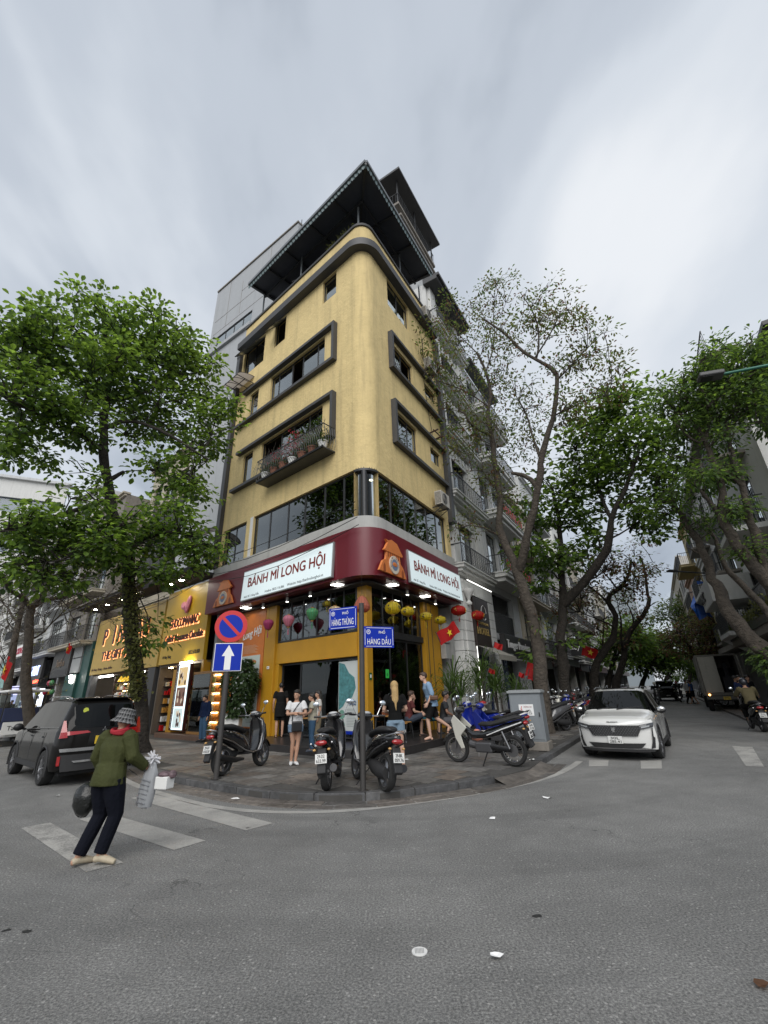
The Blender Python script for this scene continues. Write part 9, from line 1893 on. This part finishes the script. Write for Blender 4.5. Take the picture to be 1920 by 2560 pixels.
# --- by the display cabinet
P = LP(-7.9, -.55, SW); person('figure in a dark blue jacket bending at the display cabinet behind the sign post', P, 150, H=1.58, pose=dict(head=(0, .08, 1.56)), top='jacket', topm=cl('dark_blue_cloth', (.01, .018, .05)), sleeve='long', botm=cl('blue_denim', (.05, .10, .17)), shoes=M_matte, loose=1.5, toplen=.05)
P = LP(-17.6, -1.2, SW); person('grey haired figure in front of the gold shop seen over the dark car roof', P, 170, H=1.66, hair=mat('grey_hair', (.25, .24, .23), .8), top='shirt', topm=cl('brown_cloth', (.10, .07, .05)), sleeve='long', botm=cl('khaki_cloth', (.22, .18, .12)), shoes=M_matte)
P = LP(-34.5, -1.5, SW); person('person in black by the bright photo board near the bare tree', P, 180, H=1.68, top='shirt', topm=cl('black_cotton', (.01, .01, .01)), sleeve='long', botm=cl('black_cotton', (.01, .01, .01)), shoes=M_matte, vox=.02)
# --- riders
RIDE = dict(pelvis=(0, -.20, .84), waist=(0, -.17, 1.0), chest=(0, -.08, 1.20), neck=(0, -.02, 1.36), head=(0, .03, 1.50), shL=(-.19, -.07, 1.30), shR=(.19, -.07, 1.30), elL=(-.28, .14, 1.12), wrL=(-.28, .36, 1.08), elR=(.28, .14, 1.12), wrR=(.28, .36, 1.08), hiL=(-.10, -.18, .82), hiR=(.10, -.18, .82), knL=(-.18, .22, .74), anL=(-.17, .15, .36), toL=(-.17, .30, .32), knR=(.18, .22, .74), anR=(.17, .15, .36), toR=(.17, .30, .32))
def rider(P, h, label, topm, botm, paintm, kind='scooter', helmet=None, plate=('29-G1', '508.27'), blab='', group=None):
    scooter(blab, P, h, paintm, kind=kind, lean=0, plate=plate, group=group or 'motorbikes being ridden', tailm=M_redlens)
    t = person(label, P, h - 90, pose=RIDE, H=1.70, wide=1.15, top='jacket', topm=topm, sleeve='long', botm=botm, shoes=M_matte, loose=1.8, hairstyle='none' if helmet else 'short', vox=.014)
    if helmet: q = MB(); q.ball((0, .0, 1.53), (.125, .14, .13), 16, 12); q.bx(-.08, .08, .12, .19, 1.50, 1.515); q.obj('helmet', helmet, t, smooth=50)
    return t
P = gp(1897, 1826, 0); rider(P, 66, 'rider in a khaki jacket and black helmet seen from behind across the street', cl('khaki_jacket', (.115, .098, .055)), cl('black_cotton', (.01, .01, .01)), M_bk, helmet=mat('dark_helmet', (.02, .022, .03), .3, coat=.5), blab='dark motorbike under the khaki jacketed rider')
P = Vector((*at(1637, 1715, 44).xy, 0)); rider(P, 240, 'distant rider in black coming towards the white car', cl('black_cotton', (.01, .01, .01)), cl('black_cotton', (.01, .01, .01)), M_gyp, helmet=M_whp, blab='motorbike under the distant rider in black')
P = Vector((*at(1692, 1715, 47).xy, 0)); rider(P, 238, 'distant rider with dark red helmet passing the jeep', cl('charcoal_cotton', (.03, .032, .034)), cl('black_cotton', (.01, .01, .01)), M_bk, helmet=M_rdp, blab='motorbike passing the jeep with dark red helmeted rider')
P = Vector((*at(1716, 1718, 43).xy, 0)); person('pedestrian in white shirt crossing the far street beside one in blue', P, 200, H=1.72, top='shirt', topm=cl('white_cotton', (.62, .62, .62)), sleeve='long', botm=cl('black_cotton', (.01, .01, .01)), shoes=M_matte, vox=.02, pose=dict(anL=(-.1, .2, .08), toL=(-.1, .34, .03), anR=(.1, -.2, .08), toR=(.1, -.05, .03)))
P = Vector((*at(1727, 1718, 42.5).xy, 0)); person('pedestrian in blue shirt leading the one in white across the far street', P, 30, H=1.70, top='shirt', topm=cl('mid_blue_cotton', (.05, .11, .28)), bottom='knee', botm=cl('navy_trouser', (.006, .007, .012)), vox=.02, pose=dict(anL=(-.1, .2, .08), toL=(-.1, .34, .03), anR=(.1, -.2, .08), toR=(.1, -.05, .03)))
for i, (px, D, c, lab) in enumerate(((1848, 25, (.02, .03, .08), 'person in dark blue standing behind the khaki rider'), (1868, 26, (.015, .015, .018), 'person in black under the ivy tree across the street'), (1838, 27, (.2, .08, .08), 'person in dull red beside the truck side'))):
    P = Vector((*at(px, 1700, D).xy, SW)); person(lab, P, 150 + 40 * i, H=1.66, top='shirt', topm=cl('street_cloth_%d' % i, c), sleeve='long', botm=cl('black_cotton', (.01, .01, .01)), shoes=M_matte, vox=.016)
